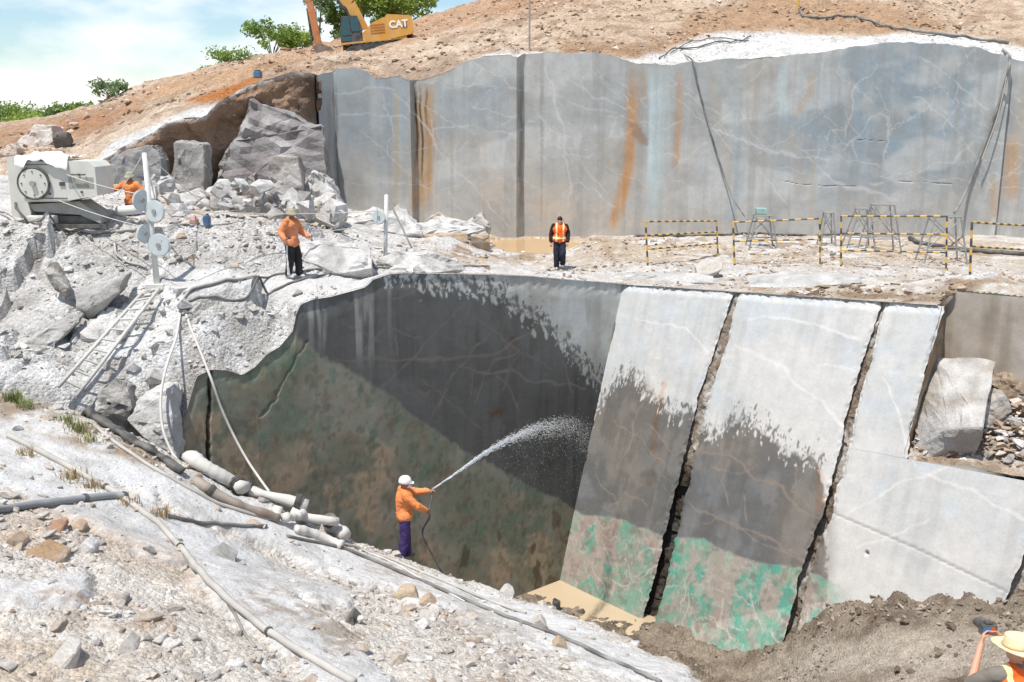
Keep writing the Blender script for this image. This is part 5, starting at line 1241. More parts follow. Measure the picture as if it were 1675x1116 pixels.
for k in range(18):
    uu = r.uniform(0, 480); vv = r.uniform(400, 700)
    b_ = on_bench(uu, vv, 20.4, 30)
    if not behind_rim(np.array([b_[0]]), np.array([b_[1]]))[0] or 430 < vv < 480 and uu > 260 or (vv > 600 and uu > 300): continue
    s_ = float(power(1, .12, .38, 2.4, r)[0])
    o = bpy.data.objects.new('boulder', PILE_ME[int(r.integers(0, 10))]); o.location = (b_[0], b_[1], b_[2] - .1 * s_); o.scale = (s_ * r.uniform(.8, 1.3), s_ * r.uniform(.7, 1.1), s_ * r.uniform(.5, .9))
    o.rotation_euler = (r.normal(0, .4), r.normal(0, .4), r.uniform(0, 6.28))
    tag(link(o), 'white dusty rock on the crushed slope left of the pit', 'boulder', 'rocks on the white slope')
# ------------------------------------------------------------------ materials for man-made things
M_CREAM = plain('machine_paint', (206, 204, 194), .55, var=.12, scale=3, dust=.5)
M_GREYP = plain('machine_grey', (150, 148, 140), .6, var=.2, scale=4, dust=.3)
M_DARK = plain('dark_steel', (52, 50, 47), .6, .3, var=.3, dust=.25)
M_STEEL = plain('galvanised_steel', (150, 150, 148), .5, .5, var=.25, scale=5, dust=.35)
M_POST = plain('white_painted_steel', (206, 207, 203), .55, var=.12, dust=.4)
M_WHEEL = plain('pulley_wheel', (190, 200, 202), .5, var=.12, dust=.35)
M_RUB = plain('black_rubber', (36, 35, 34), .65, var=.3, dust=.25)
M_HOSE = plain('dusty_hose', (158, 154, 147), .8, var=.2, scale=3, dust=.5)
M_HOSEDK = plain('grey_black_hose', (74, 72, 70), .75, var=.3, scale=3, dust=.45)
M_PVC = plain('grey_pvc', (122, 126, 130), .5, var=.15, scale=2, dust=.35)
M_LAYFLAT = plain('pale_layflat', (196, 192, 185), .75, var=.16, scale=3, bump=.5, bscale=9, dust=.5)
M_BROWNP = plain('brown_layflat', (120, 100, 84), .8, var=.3, scale=3, dust=.45)
M_ROPE = plain('pale_rope', (200, 198, 192), .9, var=.15, dust=.3)
M_YEL = plain('yellow_paint', (214, 168, 44), .55, var=.18, dust=.22)
M_BLK = plain('black_paint', (38, 37, 36), .55, var=.25, dust=.2)
M_WOODL = plain('ladder_metal', (188, 187, 182), .7, var=.2, dust=.6)
M_WHITE = plain('white_sheet', (222, 222, 220), .7, var=.1, bump=.5, bscale=8)
M_BLUE = plain('blue_plastic', (44, 98, 138), .45, var=.15, dust=.15)
M_PINK = plain('reddish_plastic', (184, 130, 118), .5, var=.25, dust=.35)
M_TEAL = plain('teal_rag', (134, 168, 160), .8, var=.25, dust=.25)

def surf_path(pts, surf, r, n=6, lift=0.0):
    """A hose laid along picked points; between them it follows the ground."""
    out = []
    for (u0, v0), (u1, v1) in zip(pts[:-1], pts[1:]):
        for k in range(n):
            t = k / n; out.append(surf(lerp(u0, u1, t), lerp(v0, v1, t)))
    out.append(surf(*pts[-1]))
    p = np.array(out)
    zf = {on_near: near_z, on_bench: bench_z, on_hill: hill_z}[surf]
    k = np.ones(3) / 3                                      # iron out jumps in depth
    for _ in range(2):
        q = p.copy(); q[1:-1] = (p[:-2] + p[1:-1] + p[2:]) / 3; p = q
    p[:, 2] = zf(p[:, 0], p[:, 1]) + r * .8 + lift
    q = p.copy(); q[1:-1, 2] = np.maximum(p[1:-1, 2], (p[:-2, 2] + p[2:, 2]) / 2); return [tuple(a) for a in q]
def hose(name, label, path, r, mat, cat='hose', flat=1.0, wr=0.0, seg=8, group=None, rings=()):
    pth = smooth_path(path, max(.06, r * 1.6)); o0 = np.array(pth[0])
    rr = [r * (1 + wr * float(fbm(i * .45, r * 99, 3, 77))) for i in range(len(pth))]
    m = MB(); m.tube([np.array(p) - o0 for p in pth], rr, seg, 0, True, True, flat)
    o = m.build(name, mat); o.location = tuple(map(float, o0))
    for t_ in rings:                                        # clamps, couplings, ties
        i_ = min(int(t_ * (len(pth) - 1)), len(pth) - 2); p_ = np.array(pth[i_]) - o0; d_ = np.array(pth[i_ + 1]) - np.array(pth[i_]); d_ = d_ / np.linalg.norm(d_)
        k_ = MB(); k_.cyl(p_ - d_ * r * .55, p_ + d_ * r * .55, rr[i_] * 1.18, 12); k_.cyl(p_ - d_ * r * .2, p_ + d_ * r * .2, rr[i_] * 1.3, 12); k_.build('coupling', M_DARK, o)
    return tag(o, label, cat, group)

def free(pts, surf=None): return [tuple(P(*q)) for q in pts]
# hoses on the near slope
hose('water_pipe', 'thick smooth grey pipe lying at the left edge of the near slope', surf_path([(-40, 846), (60, 831), (130, 822), (190, 815), (206, 818)], on_near, .062), .062, M_PVC, 'pipe', rings=(.55, .97))
hose('water_hose', 'thin dark hose running on from the grey pipe end', surf_path([(270, 846), (320, 858), (380, 863), (436, 864)], on_near, .035), .035, M_HOSEDK)
hose('water_hose', 'long pale hose winding down the middle of the near slope', surf_path([(14, 716), (120, 772), (200, 816), (262, 862), (300, 905), (330, 945), (376, 990), (440, 1040), (510, 1082), (580, 1122)], on_near, .05), .05, M_HOSE, rings=(.22, .47, .8))
hose('water_hose', 'thin hose beside the long pale one near the bottom', surf_path([(290, 890), (312, 930), (350, 960), (380, 1000), (400, 1040), (418, 1062)], on_near, .022), .022, M_HOSEDK)
hose('water_hose', 'grey cable hose running from the gully to the pale bags', surf_path([(108, 662), (180, 722), (250, 768), (310, 802), (360, 828), (440, 852)], on_near, .035), .035, M_HOSE)
hose('water_hose', 'long dark hose along the crest down to the bottom of the picture', surf_path([(470, 880), (560, 898), (650, 935), (740, 974), (820, 1008), (900, 1036), (1000, 1082), (1080, 1118)], on_near, .032), .032, M_HOSEDK)
hose('water_hose', 'pale hose on the crest behind the long dark one', surf_path([(520, 880), (600, 903), (660, 925), (720, 950), (800, 985), (860, 1006)], on_near, .028), .028, M_HOSE)
hose('water_hose', 'thin rope-like hose crossing the crest below the hosing man', surf_path([(570, 892), (640, 920), (700, 955), (760, 985)], on_near, .016), .016, M_ROPE)
hose('layflat_hose', 'wide black flattened hose at the gully edge', surf_path([(44, 652), (100, 662), (150, 684), (200, 716), (262, 752), (300, 780)], on_near, .10), .13, M_RUB, flat=.55, wr=.25)
hose('layflat_hose', 'straight pale bag-like hose, uppermost on the crest', surf_path([(307, 760), (350, 786), (398, 812)], on_near, .14, lift=.06), .15, M_LAYFLAT, wr=.24, flat=.8, rings=(.93,))
hose('layflat_hose', 'second pale bag-like hose tied at both ends', free([(404, 802, 18.7), (430, 808, 18.7), (470, 818, 18.75), (502, 828, 18.8)]), .13, M_LAYFLAT, wr=.28, flat=.8, rings=(.06, .94))
hose('layflat_hose', 'brown sagging hose under the pale bag-like ones', surf_path([(318, 790), (345, 812), (385, 832), (455, 856)], on_near, .10), .10, M_BROWNP, wr=.22, rings=(.35,))
hose('layflat_hose', 'crumpled pale bag hose bent upward in the heap', free([(456, 828, 18.5), (452, 846, 18.4), (462, 862, 18.3), (480, 868, 18.3)]), .12, M_LAYFLAT, wr=.35)
hose('layflat_hose', 'crossing pale bag hose on top of the heap', free([(476, 836, 18.6), (500, 846, 18.6), (524, 850, 18.65), (552, 854, 18.8)]), .10, M_LAYFLAT, wr=.3)
hose('layflat_hose', 'long pale bag hose pointing down to the right', surf_path([(500, 846), (530, 866), (568, 890)], on_near, .12, lift=.08), .125, M_LAYFLAT, wr=.3, rings=(.9,))
hose('layflat_hose', 'short pale bag hose at the bottom of the heap', surf_path([(484, 872), (510, 878), (560, 898)], on_near, .09), .095, M_LAYFLAT, wr=.3)
hose('layflat_hose', 'small knotted pale bag hose between the larger ones', surf_path([(466, 862), (490, 860), (512, 856)], on_near, .08, lift=.12), .085, M_LAYFLAT, wr=.35)
# ropes and hoses over the rim
def off_left(u, v, d): p = on_plane(u, v, C0 + nL * d, nL); return tuple(p)
hose('rope', 'pale rope hose hanging straight across the dark wall', [tuple(on_bench(298, 500) + (0, 0, .05)), tuple(on_bench(312, 540) + (0, 0, .06)), tuple(on_bench(328, 580) + (0, 0, .08)), off_left(346, 622, .12), off_left(362, 668, .2), off_left(382, 712, .35), off_left(404, 752, .7), off_left(424, 782, 1.2), off_left(440, 804, 2.0)], .03, M_ROPE, 'rope')
hose('rope', 'pale rope hose hanging over the white boulder left of the dark wall', [tuple(on_bench(296, 510) + (0, 0, .05)), tuple(P(288, 552, 22.3)), tuple(P(272, 600, 21.4)), tuple(P(263, 650, 20.9)), tuple(P(266, 700, 20.5)), tuple(P(280, 738, 20.2)), tuple(P(290, 752, 20.0))], .03, M_ROPE, 'rope')
hose('water_hose', 'pale hose arching over the slope towards the ropes', surf_path([(420, 455), (360, 466), (312, 480), (298, 496), (300, 520)], on_bench, .035, lift=.03), .035, M_HOSE)
hose('water_hose', 'dark hose along the rim path by the striped-trousered man', surf_path([(300, 500), (330, 490), (398, 498), (430, 488), (480, 464), (540, 448), (600, 441), (700, 438), (800, 437)], on_bench, .03), .03, M_HOSEDK)
hose('water_hose', 'second dark hose along the rim path just behind the first', surf_path([(300, 484), (380, 462), (450, 452), (520, 443), (600, 437), (720, 434)], on_bench, .028), .028, M_HOSEDK)
hose('water_hose', 'grey hose on the white slope below the machine', surf_path([(188, 405), (190, 424), (210, 436), (240, 444)], on_bench, .03, lift=.06), .03, M_HOSE)
hose('power_cable', 'pale cable lying in front of the white machine', surf_path([(-20, 340), (40, 362), (100, 376), (150, 384), (222, 380)], on_bench, .035), .035, M_HOSE, 'cable')
hose('power_cable', 'dark cable lying closest before the white machine', surf_path([(0, 352), (60, 372), (120, 384), (150, 390), (190, 384)], on_bench, .025), .025, M_HOSEDK, 'cable')
hose('power_cable', 'thin tangled cable between machine and rock heap', surf_path([(180, 350), (230, 362), (280, 358), (330, 372), (400, 366)], on_bench, .02), .02, M_HOSE, 'cable')
# hoses on the high wall and hill
def wall_y(u, v, d=.10): p = P(u, v, 42.0); return tuple(P(u, v, float(lip_y(p[0])) - d))
hose('power_cable', 'thin dark cable hanging down the middle of the high wall', [tuple(on_hill(1120, 92) + (0, 0, .06)), wall_y(1134, 102, .15), wall_y(1142, 140), wall_y(1158, 200), wall_y(1176, 262), wall_y(1198, 322, .4), tuple(P(1222, 360, 40))], .03, M_HOSEDK, 'cable')
hose('power_cable', 'dark cable hanging down the right end of the high wall', [tuple(on_hill(1640, 84) + (0, 0, .06)), wall_y(1652, 97, .2), wall_y(1640, 150), wall_y(1622, 205), wall_y(1600, 264), wall_y(1576, 322, .5), tuple(P(1556, 356, 39.0))], .05, M_HOSEDK, 'cable')
hose('water_hose', 'pale pipe slanting beside the dark cable at the right', [wall_y(1650, 110, .35), wall_y(1632, 190, .35), wall_y(1606, 262, .35)], .028, M_HOSE)
hose('water_hose', 'dark hose snaking over the brown soil above the high wall', surf_path([(1306, 14), (1312, 28), (1340, 34), (1385, 27), (1420, 36), (1465, 50), (1520, 58), (1575, 64), (1650, 74)], on_hill, .05, lift=.05), .06, M_HOSEDK)
hose('power_cable', 'tangled black cable on the white ledge above the wall', surf_path([(1078, 98), (1100, 84), (1150, 80), (1180, 70), (1200, 74), (1228, 62)], on_hill, .025, lift=.05), .03, M_RUB, 'cable')
hose('power_cable', 'second black cable crossing the white ledge', surf_path([(1096, 92), (1130, 70), (1175, 66), (1225, 70)], on_hill, .02, lift=.05), .022, M_RUB, 'cable')
hose('water_pipe', 'thick black pipe on the bench at the right edge', surf_path([(1488, 392), (1500, 400), (1560, 410), (1620, 416), (1700, 421)], on_bench, .09), .09, M_RUB, 'pipe')
hose('water_pipe', 'dark hose along the foot of the high wall', surf_path([(1040, 387), (1100, 388), (1200, 385), (1320, 386), (1420, 386)], on_bench, .05), .05, M_RUB, 'pipe')

# ------------------------------------------------------------------ poles on the hill
def pole(name, label, u, v, h, r, mat, cat='pole'):
    b = on_hill(u, v); m = MB(); m.cyl((0, 0, -.2), (0, 0, h), r, 8); m.cyl((0, 0, h), (0, 0, h + .03), r * 1.3, 8); o = m.build(name, mat); o.location = tuple(b); return tag(o, label, cat)
pole('marker_pole', 'thin grey pole standing on the hill above the wall joint', 866, 84, 3.4, .035, M_STEEL)
pole('marker_post', 'short yellow post beside the hose on the hill', 1305, 16, 1.3, .07, M_YEL, 'post')

# ------------------------------------------------------------------ barriers
def striped(m, p0, p1, r, step=.26, start=0):
    p0 = np.array(p0, float); p1 = np.array(p1, float); L_ = np.linalg.norm(p1 - p0); n = max(1, int(round(L_ / step)))
    for k in range(n): m.cyl(p0 + (p1 - p0) * k / n, p0 + (p1 - p0) * (k + 1) / n, r, 8, (k + start) % 2)
def barrier(label, l0, l1, r0, r1, rails, y):
    """Two striped posts and striped rails, from the pixel ends of its posts."""
    gl = on_bench(*l1); gr = on_bench(*r1)
    gl = P(l1[0], l1[1], gl[1]); gr = P(r1[0], r1[1], gr[1])
    tl = P(l0[0], l0[1], gl[1] + .02); tr = P(r0[0], r0[1], gr[1] + .02)
    root = empty('safety_barrier', tuple(gl)); tag(root, label, 'barrier', 'yellow and black barriers on the bench')
    for k, (a, b) in enumerate(((gl, tl), (gr, tr))):
        m = MB(); striped(m, a - gl - (0, 0, .12), b - gl, .033, .2, k); m.build('post', [M_BLK, M_YEL], root)
    for k, h in enumerate(rails):
        m = MB(); striped(m, lerp(gl, tl, h) - gl, lerp(gr, tr, h) - gl, .027, .21, k); m.build('rail', [M_YEL, M_BLK], root)
    return root
barrier('yellow and black barrier with three rails, farthest left', (1056, 362), (1060, 434), (1172, 361), (1175, 419), (.99, .68, .36), 33)
barrier('yellow and black two-rail barrier, second from the left', (1199, 363), (1202, 435), (1341, 357), (1342, 435), (.99, .56), 33)
barrier('tall yellow and black three-rail barrier before the steel trestles', (1376, 353), (1376, 437), (1549, 353), (1548, 443), (.99, .66, .33), 33)
barrier('yellow and black barrier cut off by the right edge', (1590, 363), (1587, 450), (1770, 374), (1766, 462), (.99, .54), 33)

# ------------------------------------------------------------------ steel trestles
def trestle(label, u0, u1, vt, vb, depth=.7, top=.55, y=None, lean=0.0):
    b = on_bench((u0 + u1) / 2, vb); y = y or b[1]
    a0 = P(u0, vb, y); a1 = P(u1, vb, y); hgt = P((u0 + u1) / 2, vt, y)[2] - a0[2]; w = a1[0] - a0[0]
    root = empty('steel_trestle', tuple((a0 + a1) / 2)); tag(root, label, 'trestle', 'steel trestles under the high wall')
    w2 = w / 2; t2 = w2 * top; B = [(-w2, -depth / 2, -.05), (w2, -depth / 2, -.05), (w2, depth / 2, -.05), (-w2, depth / 2, -.05)]
    T = [(-t2 + lean, -depth * .3, hgt), (t2 + lean, -depth * .3, hgt), (t2 + lean, depth * .3, hgt), (-t2 + lean, depth * .3, hgt)]
    for k in range(4): m = MB(); m.cyl(B[k], T[k], .032, 7); m.build('leg', M_STEEL, root)
    m = MB(); [m.cyl(T[k], T[(k + 1) % 4], .03, 7) for k in range(4)]; m.build('top_frame', M_STEEL, root)
    for f in (0, 2):
        m = MB(); bl, br = np.array(B[f]), np.array(B[(f + 1) % 4]); tl, tr = np.array(T[f]), np.array(T[(f + 1) % 4])
        m.cyl(lerp(bl, tl, .35), lerp(br, tr, .95), .018, 6); m.cyl(lerp(br, tr, .35), lerp(bl, tl, .95), .018, 6); m.build('cross_brace', M_STEEL, root)
        m = MB(); m.cyl(lerp(bl, tl, .3), lerp(br, tr, .3), .022, 6); m.build('stretcher', M_STEEL, root)
    for f in (1, 3):
        m = MB(); m.cyl(lerp(np.array(B[f]), np.array(T[f]), .3), lerp(np.array(B[(f + 1) % 4]), np.array(T[(f + 1) % 4]), .3), .022, 6); m.build('stretcher', M_STEEL, root)
    return root, hgt
t1, h1 = trestle('steel trestle with a rag-covered box on top', 1222, 1268, 352, 404)
trestle('narrow steel trestle between two barriers', 1339, 1364, 348, 402, .5, .5)
trestle('steel trestle behind the left post of the tall barrier', 1380, 1426, 342, 404, .7, .4, None, .1)
trestle('tallest steel trestle behind the middle of the tall barrier', 1408, 1468, 335, 410, .8, .5)
trestle('steel trestle behind the right post of the tall barrier', 1504, 1574, 354, 428, .8, .6)
bx = MB(); bx.box(-.28, .12, -.2, .2, 0, .24, 0, .03); o = bx.build('equipment_box', M_TEAL); o.location = (t1.location.x, t1.location.y, t1.location.z + h1 + .03); tag(o, 'small teal rag-covered box on a steel trestle', 'box')

# ------------------------------------------------------------------ wire-saw machine on the white slope
ym = 26.4; g = P(100, 366, ym); K = 1630 / (ym * 1.0)
def mx(u): return P(u, 366, ym)[0] - g[0]
def mz(v): return P(100, v, ym)[2] - g[2]
root = empty('wire_saw_machine', tuple(g)); tag(root, 'big cream wire-saw machine standing on the white slope', 'machine')
m = MB(); m.prism([(mx(32), mz(352)), (mx(60), mz(358)), (mx(63), mz(346)), (mx(60), mz(330)), (mx(66), mz(252)), (mx(33), mz(256))], -.35, .75); m.build('side_panel', M_CREAM, root)
m = MB(); m.box(mx(58), mx(130), -.5, .7, mz(328), mz(262), 0, .05); m.build('drum_housing', M_CREAM, root)
m = MB(); m.prism([(mx(128), mz(326)), (mx(176), mz(318)), (mx(176), mz(272)), (mx(166), mz(263)), (mx(128), mz(262))], -.5, .62); m.build('motor_cover', M_CREAM, root)
m = MB(); m.cyl((mx(78), -.5, mz(298)), (mx(78), -.58, mz(298)), .37, 32); dc = m.build('drum_cover', M_CREAM, root)
m = MB()
ring = [(mx(78) + .40 * math.cos(a), -.56, mz(298) + .40 * math.sin(a)) for a in np.linspace(0, 2 * math.pi, 33)]
m.tube(ring, .028, 6, 0, False); m.build('drum_seal', M_DARK, dc)
m = MB(); m.cyl((mx(78), -.58, mz(298)), (mx(78), -.66, mz(298)), .07, 12); m.build('hub', M_GREYP, dc)
m = MB(); [m.box(mx(u_) - .025, mx(u_) + .025, -.53, -.49, mz(v_) - .025, mz(v_) + .025) for u_, v_ in ((99, 285), (101, 315), (150, 284), (152, 312))]; m.build('bolt_plate', M_DARK, root)
for zz_ in (268, 322): m = MB(); m.box(mx(62), mx(128), -.507, -.497, mz(zz_) - .012, mz(zz_) + .012); m.build('panel_seam', M_DARK, root)
m = MB(); m.box(mx(132), mx(172), -.508, -.498, mz(296) - .16, mz(296) + .12); m.build('access_panel', M_GREYP, root)
m = MB(); m.tube([(mx(140), -.52, mz(284)), (mx(140), -.6, mz(284)), (mx(160), -.6, mz(284)), (mx(160), -.52, mz(284))], .018, 6); m.build('grab_handle', M_DARK, root)
for k_ in range(8): a_ = 2 * math.pi * k_ / 8; m = MB(); m.cyl((mx(78) + .3 * math.cos(a_), -.57, mz(298) + .3 * math.sin(a_)), (mx(78) + .3 * math.cos(a_), -.60, mz(298) + .3 * math.sin(a_)), .02, 6); m.build('bolt', M_DARK, dc)
m = MB(); m.tube([(mx(40), -.36, mz(330)), (mx(44), -.5, mz(338)), (mx(58), -.58, mz(352)), (mx(66), -.62, mz(364))], .03, 7); m.build('conduit', M_RUB, root)
m = MB(); m.box(mx(118), mx(126), -.53, -.50, mz(302), mz(296)); m.build('latch', M_DARK, root)
m = MB(); m.prism([(mx(60), mz(333)), (mx(140), mz(328)), (mx(174), mz(352)), (mx(172), mz(364)), (mx(140), mz(350)), (mx(66), mz(344))], -.3, .5); m.build('chute', M_GREYP, root)
m = MB(); m.box(mx(60), mx(104), -.55, -.25, mz(364), mz(350), 0, .04); m.build('foot', M_CREAM, root)
for yy_ in (-.45, .45): m = MB(); m.box(mx(36), mx(186), yy_ - .06, yy_ + .06, mz(370), mz(364)); m.build('track_rail', M_DARK, root)
m = MB(); m.box(mx(104), mx(168), -.25, .3, mz(364), mz(352)); m.build('underframe', M_DARK, root)
a, b = np.meshgrid(np.linspace(0, 1, 40), np.linspace(0, 1, 24)); a = a.ravel(); b = b.ravel()
tx = mx(50) + (mx(134) - mx(50)) * a; ty = -.62 + 1.2 * b
tz = mz(262) + .05 + .09 * np.abs(fbm(a * 5, b * 5, 4, 1301)) + .12 * np.exp(-((a - .45) / .2) ** 2) - .22 * sstep(.12, 0, b) * (.4 + vnoise(a * 7, b * 0, 3))
tp = mesh_obj('plastic_sheet', np.c_[tx + .03 * fbm(a * 4, b * 4, 3, 1302), ty, tz], grid_faces(24, 40), M_WHITE, smooth=True); tp.location = tuple(g); sm_ = tp.modifiers.new('thickness', 'SOLIDIFY'); sm_.thickness = .01
tag(tp, 'crumpled white plastic sheet draped over the wire-saw machine', 'plastic sheet')

# ------------------------------------------------------------------ pulley masts
def pulley(m_root, c, r, n, mat=M_WHEEL):
    n = Vector(n).normalized(); c = Vector(c); m = MB()
    m.cyl(c - n * .03, c + n * .03, r, 28); m.cyl(c - n * .012, c + n * .012, r * 1.07, 28)
    w = m.build('pulley_wheel', mat, m_root)
    m = MB(); m.cyl(c - n * .06, c + n * .06, r * .22, 12); m.build('hub', M_STEEL, w)
    k = MB(); ring = [c + (Vector((0, 0, 1)).cross(n).normalized() * math.cos(a) + Vector((0, 0, 1)) * math.sin(a)) * r * .72 - n * .034 for a in np.linspace(0, 2 * math.pi, 25)]
    k.tube(ring, .012, 5, 0, False); k.build('rim_groove', M_GREYP, w)
bm_ = on_bench(257, 467); yb = bm_[1]; base = P(257, 467, yb)
root = empty('pulley_mast', tuple(base)); tag(root, 'leaning white mast with four pulley wheels near the machine', 'pulley mast')
top = P(236, 250, yb) - base
m = MB(); m.box(-.22, .22, -.2, .2, -.1, .05); m.build('base_plate', M_POST, root)
m = MB(); m.tube([(0, 0, 0), top * .35, top], [.075, .065, .055], 10); m.build('mast', M_POST, root)
for (u_, v_, rr_, nn_) in ((232, 328, .24, (.8, -.55, 0)), (253, 346, .25, (-.25, -1, 0)), (237, 382, .22, (.85, -.5, 0)), (260, 401, .26, (-.1, -1, 0))):
    pulley(root, P(u_, v_, yb - .14) - base, rr_, nn_)
for q in ((192, 322, 26), (262, 362, 25.6), (345, 345, 28.5)):
    e_ = P(*q) - base; m = MB(); m.cyl(top, e_, .014, 5); m.build('guy_wire', M_ROPE, root)
bm_ = on_bench(630, 434); yb2 = bm_[1]; base2 = P(630, 434, yb2)
root = empty('pulley_mast', tuple(base2)); tag(root, 'slim white post with one pale blue pulley wheel', 'pulley mast')
top2 = P(632, 319, yb2) - base2
m = MB(); m.tube([(0, 0, -.1), top2], [.06, .055], 10); m.build('mast', M_POST, root)
m = MB(); m.cyl(top2, P(690, 440, yb2 + 2.2) - base2, .03, 6); m.build('brace', M_POST, root)
pulley(root, P(620, 355, yb2 - .12) - base2, .18, (-.2, -1, 0))
m = MB(); m.cyl(P(620, 355, yb2 - .1) - base2, P(631, 355, yb2) - base2, .03, 6); m.build('wheel_arm', M_POST, root)
def wire(label, a, b, r=.011, sag=.05):
    a = np.array(a); b = np.array(b); p = [lerp(a, b, t) - np.array((0, 0, sag * 4 * t * (1 - t))) for t in np.linspace(0, 1, 14)]
    hose('saw_wire', label, p, r, M_ROPE, 'wire', seg=5)
wire('upper thin saw wire from the machine to the mast wheels', P(110, 286, 25.8), P(231, 318, yb - .2))
wire('lower thin saw wire from the machine to the mast wheels', P(96, 328, 25.8), P(238, 372, yb - .2))
wire('long thin saw wire stretched between the two pulley masts', P(262, 342, yb - .2), P(620, 345, yb2 - .12), .011, .1)
wire('second long saw wire just under the first', P(262, 392, yb - .2), P(618, 365, yb2 - .12), .009, .16)

# ------------------------------------------------------------------ ladder
la, lb = on_bench(234, 504) + (0, 0, .32), on_bench(108, 652) + (0, -.3, .25); lc, ld = on_bench(267, 497) + (0, 0, .32), on_bench(128, 656) + (0, -.3, .25)
root = empty('ladder', tuple(lb)); tag(root, 'dusty metal ladder lying up the white slope', 'ladder')
la, lc, ld = la - lb, lc - lb, ld - lb; o_ = np.zeros(3)
d1 = (lc - la); d1[1] *= .5; lc = la + d1 * (.42 / np.linalg.norm(d1)); d2 = ld.copy(); ld = d2 * (.42 / np.linalg.norm(d2))
for p0, p1 in ((o_, la), (ld, lc)): m = MB(); m.tube([p0, lerp(p0, p1, .5), p1], .042, 6); m.build('rail', M_WOODL, root)
for k in range(9): t = (k + .6) / 9.4; m = MB(); m.cyl(lerp(o_, la, t), lerp(ld, lc, t), .028, 6); m.build('rung', M_WOODL, root)

# ------------------------------------------------------------------ small things
def vessel(name, label, u, v, y, prof, mat, cat, lidm=None):
    p = P(u, v, y); root = empty(name, tuple(p)); tag(root, label, cat); n = 18; vv = []; ff = []
    for r_, z_ in prof: vv += [(r_ * math.cos(2 * math.pi * j / n), r_ * math.sin(2 * math.pi * j / n), z_) for j in range(n)]
    for i in range(len(prof) - 1):
        for j in range(n): ff.append((i * n + j, i * n + (j + 1) % n, (i + 1) * n + (j + 1) % n, (i + 1) * n + j))
    ff += [tuple(range(n - 1, -1, -1)), tuple((len(prof) - 1) * n + j for j in range(n))]
    m = MB(); m.add(vv, ff, 0, False); m.build('body', mat, root)
    r_, z_ = prof[-1]; m = MB(); m.cyl((0, 0, z_), (0, 0, z_ + .04), r_ * .8, 14); m.build('lid', lidm or mat, root)
    return root
yq = on_bench(318, 368)[1]
vessel('water_jar', 'round reddish jug on the bench beside the blue bucket', 318, 368, yq, [(.09, 0), (.12, .05), (.125, .14), (.09, .2), (.05, .23)], M_PINK, 'jug', M_WHITE)
vessel('bucket', 'small blue bucket on the bench', 339, 369, yq, [(.09, 0), (.105, .12), (.11, .22)], M_BLUE, 'bucket')
vessel('barrel', 'blue barrel lying at the lip of the broken face', 422, 128, 39.4, [(.15, 0), (.17, .05), (.17, .2), (.15, .26)], M_BLUE, 'barrel', M_DARK)
hose('plastic_pipe', 'short fat white pipe lying before the man in orange', [tuple(P(194, 345, 26.6)), tuple(P(210, 344, 26.5)), tuple(P(228, 342, 26.4))], .13, M_POST, 'pipe', seg=14)
pl = [P(418, 353, 31.5), P(432, 312, 31.7), P(446, 353, 31.9)]; c_ = pl[0]
m = MB(); m.add([p - c_ for p in pl] + [p - c_ + np.array((0, .04, 0)) for p in pl], [(0, 1, 2), (5, 4, 3), (0, 3, 4, 1), (1, 4, 5, 2), (2, 5, 3, 0)]); o = m.build('steel_plate', plain('blue_grey_plate', (134, 142, 146), .5, .2, dust=.3)); o.location = tuple(c_); tag(o, 'triangular blue-grey steel plate standing in front of the rocks', 'steel plate')
m = MB(); a_, b_ = P(442, 322, 31.2), P(478, 356, 30.4); m.cyl((0, 0, 0), b_ - a_, .05, 8); o = m.build('steel_bar', M_STEEL); o.location = tuple(a_); tag(o, 'grey steel bar leaning beside the triangular plate', 'bar')
m = MB(); a_, b_ = P(521, 369, 31.5), P(563, 344, 32); m.cyl((0, 0, 0), b_ - a_, .05, 8); o = m.build('plank', plain('pale_wood', (190, 172, 150), .8, dust=.4)); o.location = tuple(a_); tag(o, 'pale pole leaning on the brown-sided boulder', 'pole')
# small submersible pump at the water's edge
p_ = near_z(np.array([P(910, 997, 26.9)[0]]), np.array([26.9]))[0]; q_ = P(910, 1000, 26.9); q_[2] = max(p_, WATER_Z)
root = empty('pump', tuple(q_)); tag(root, 'small dark pump standing at the edge of the pit water', 'pump')
m = MB(); m.tube([(0, 0, 0), (0, 0, .04), (0, 0, .3), (0, 0, .34)], [.10, .12, .12, .07], 12); m.build('body', M_DARK, root)
m = MB(); m.box(-.3, .22, -.16, .16, -.03, .03); m.build('base', M_HOSEDK, root)
m = MB(); m.tube([(0, 0, .34), (-.04, 0, .4), (-.1, 0, .36)], .02, 6); m.build('handle', M_RUB, root)
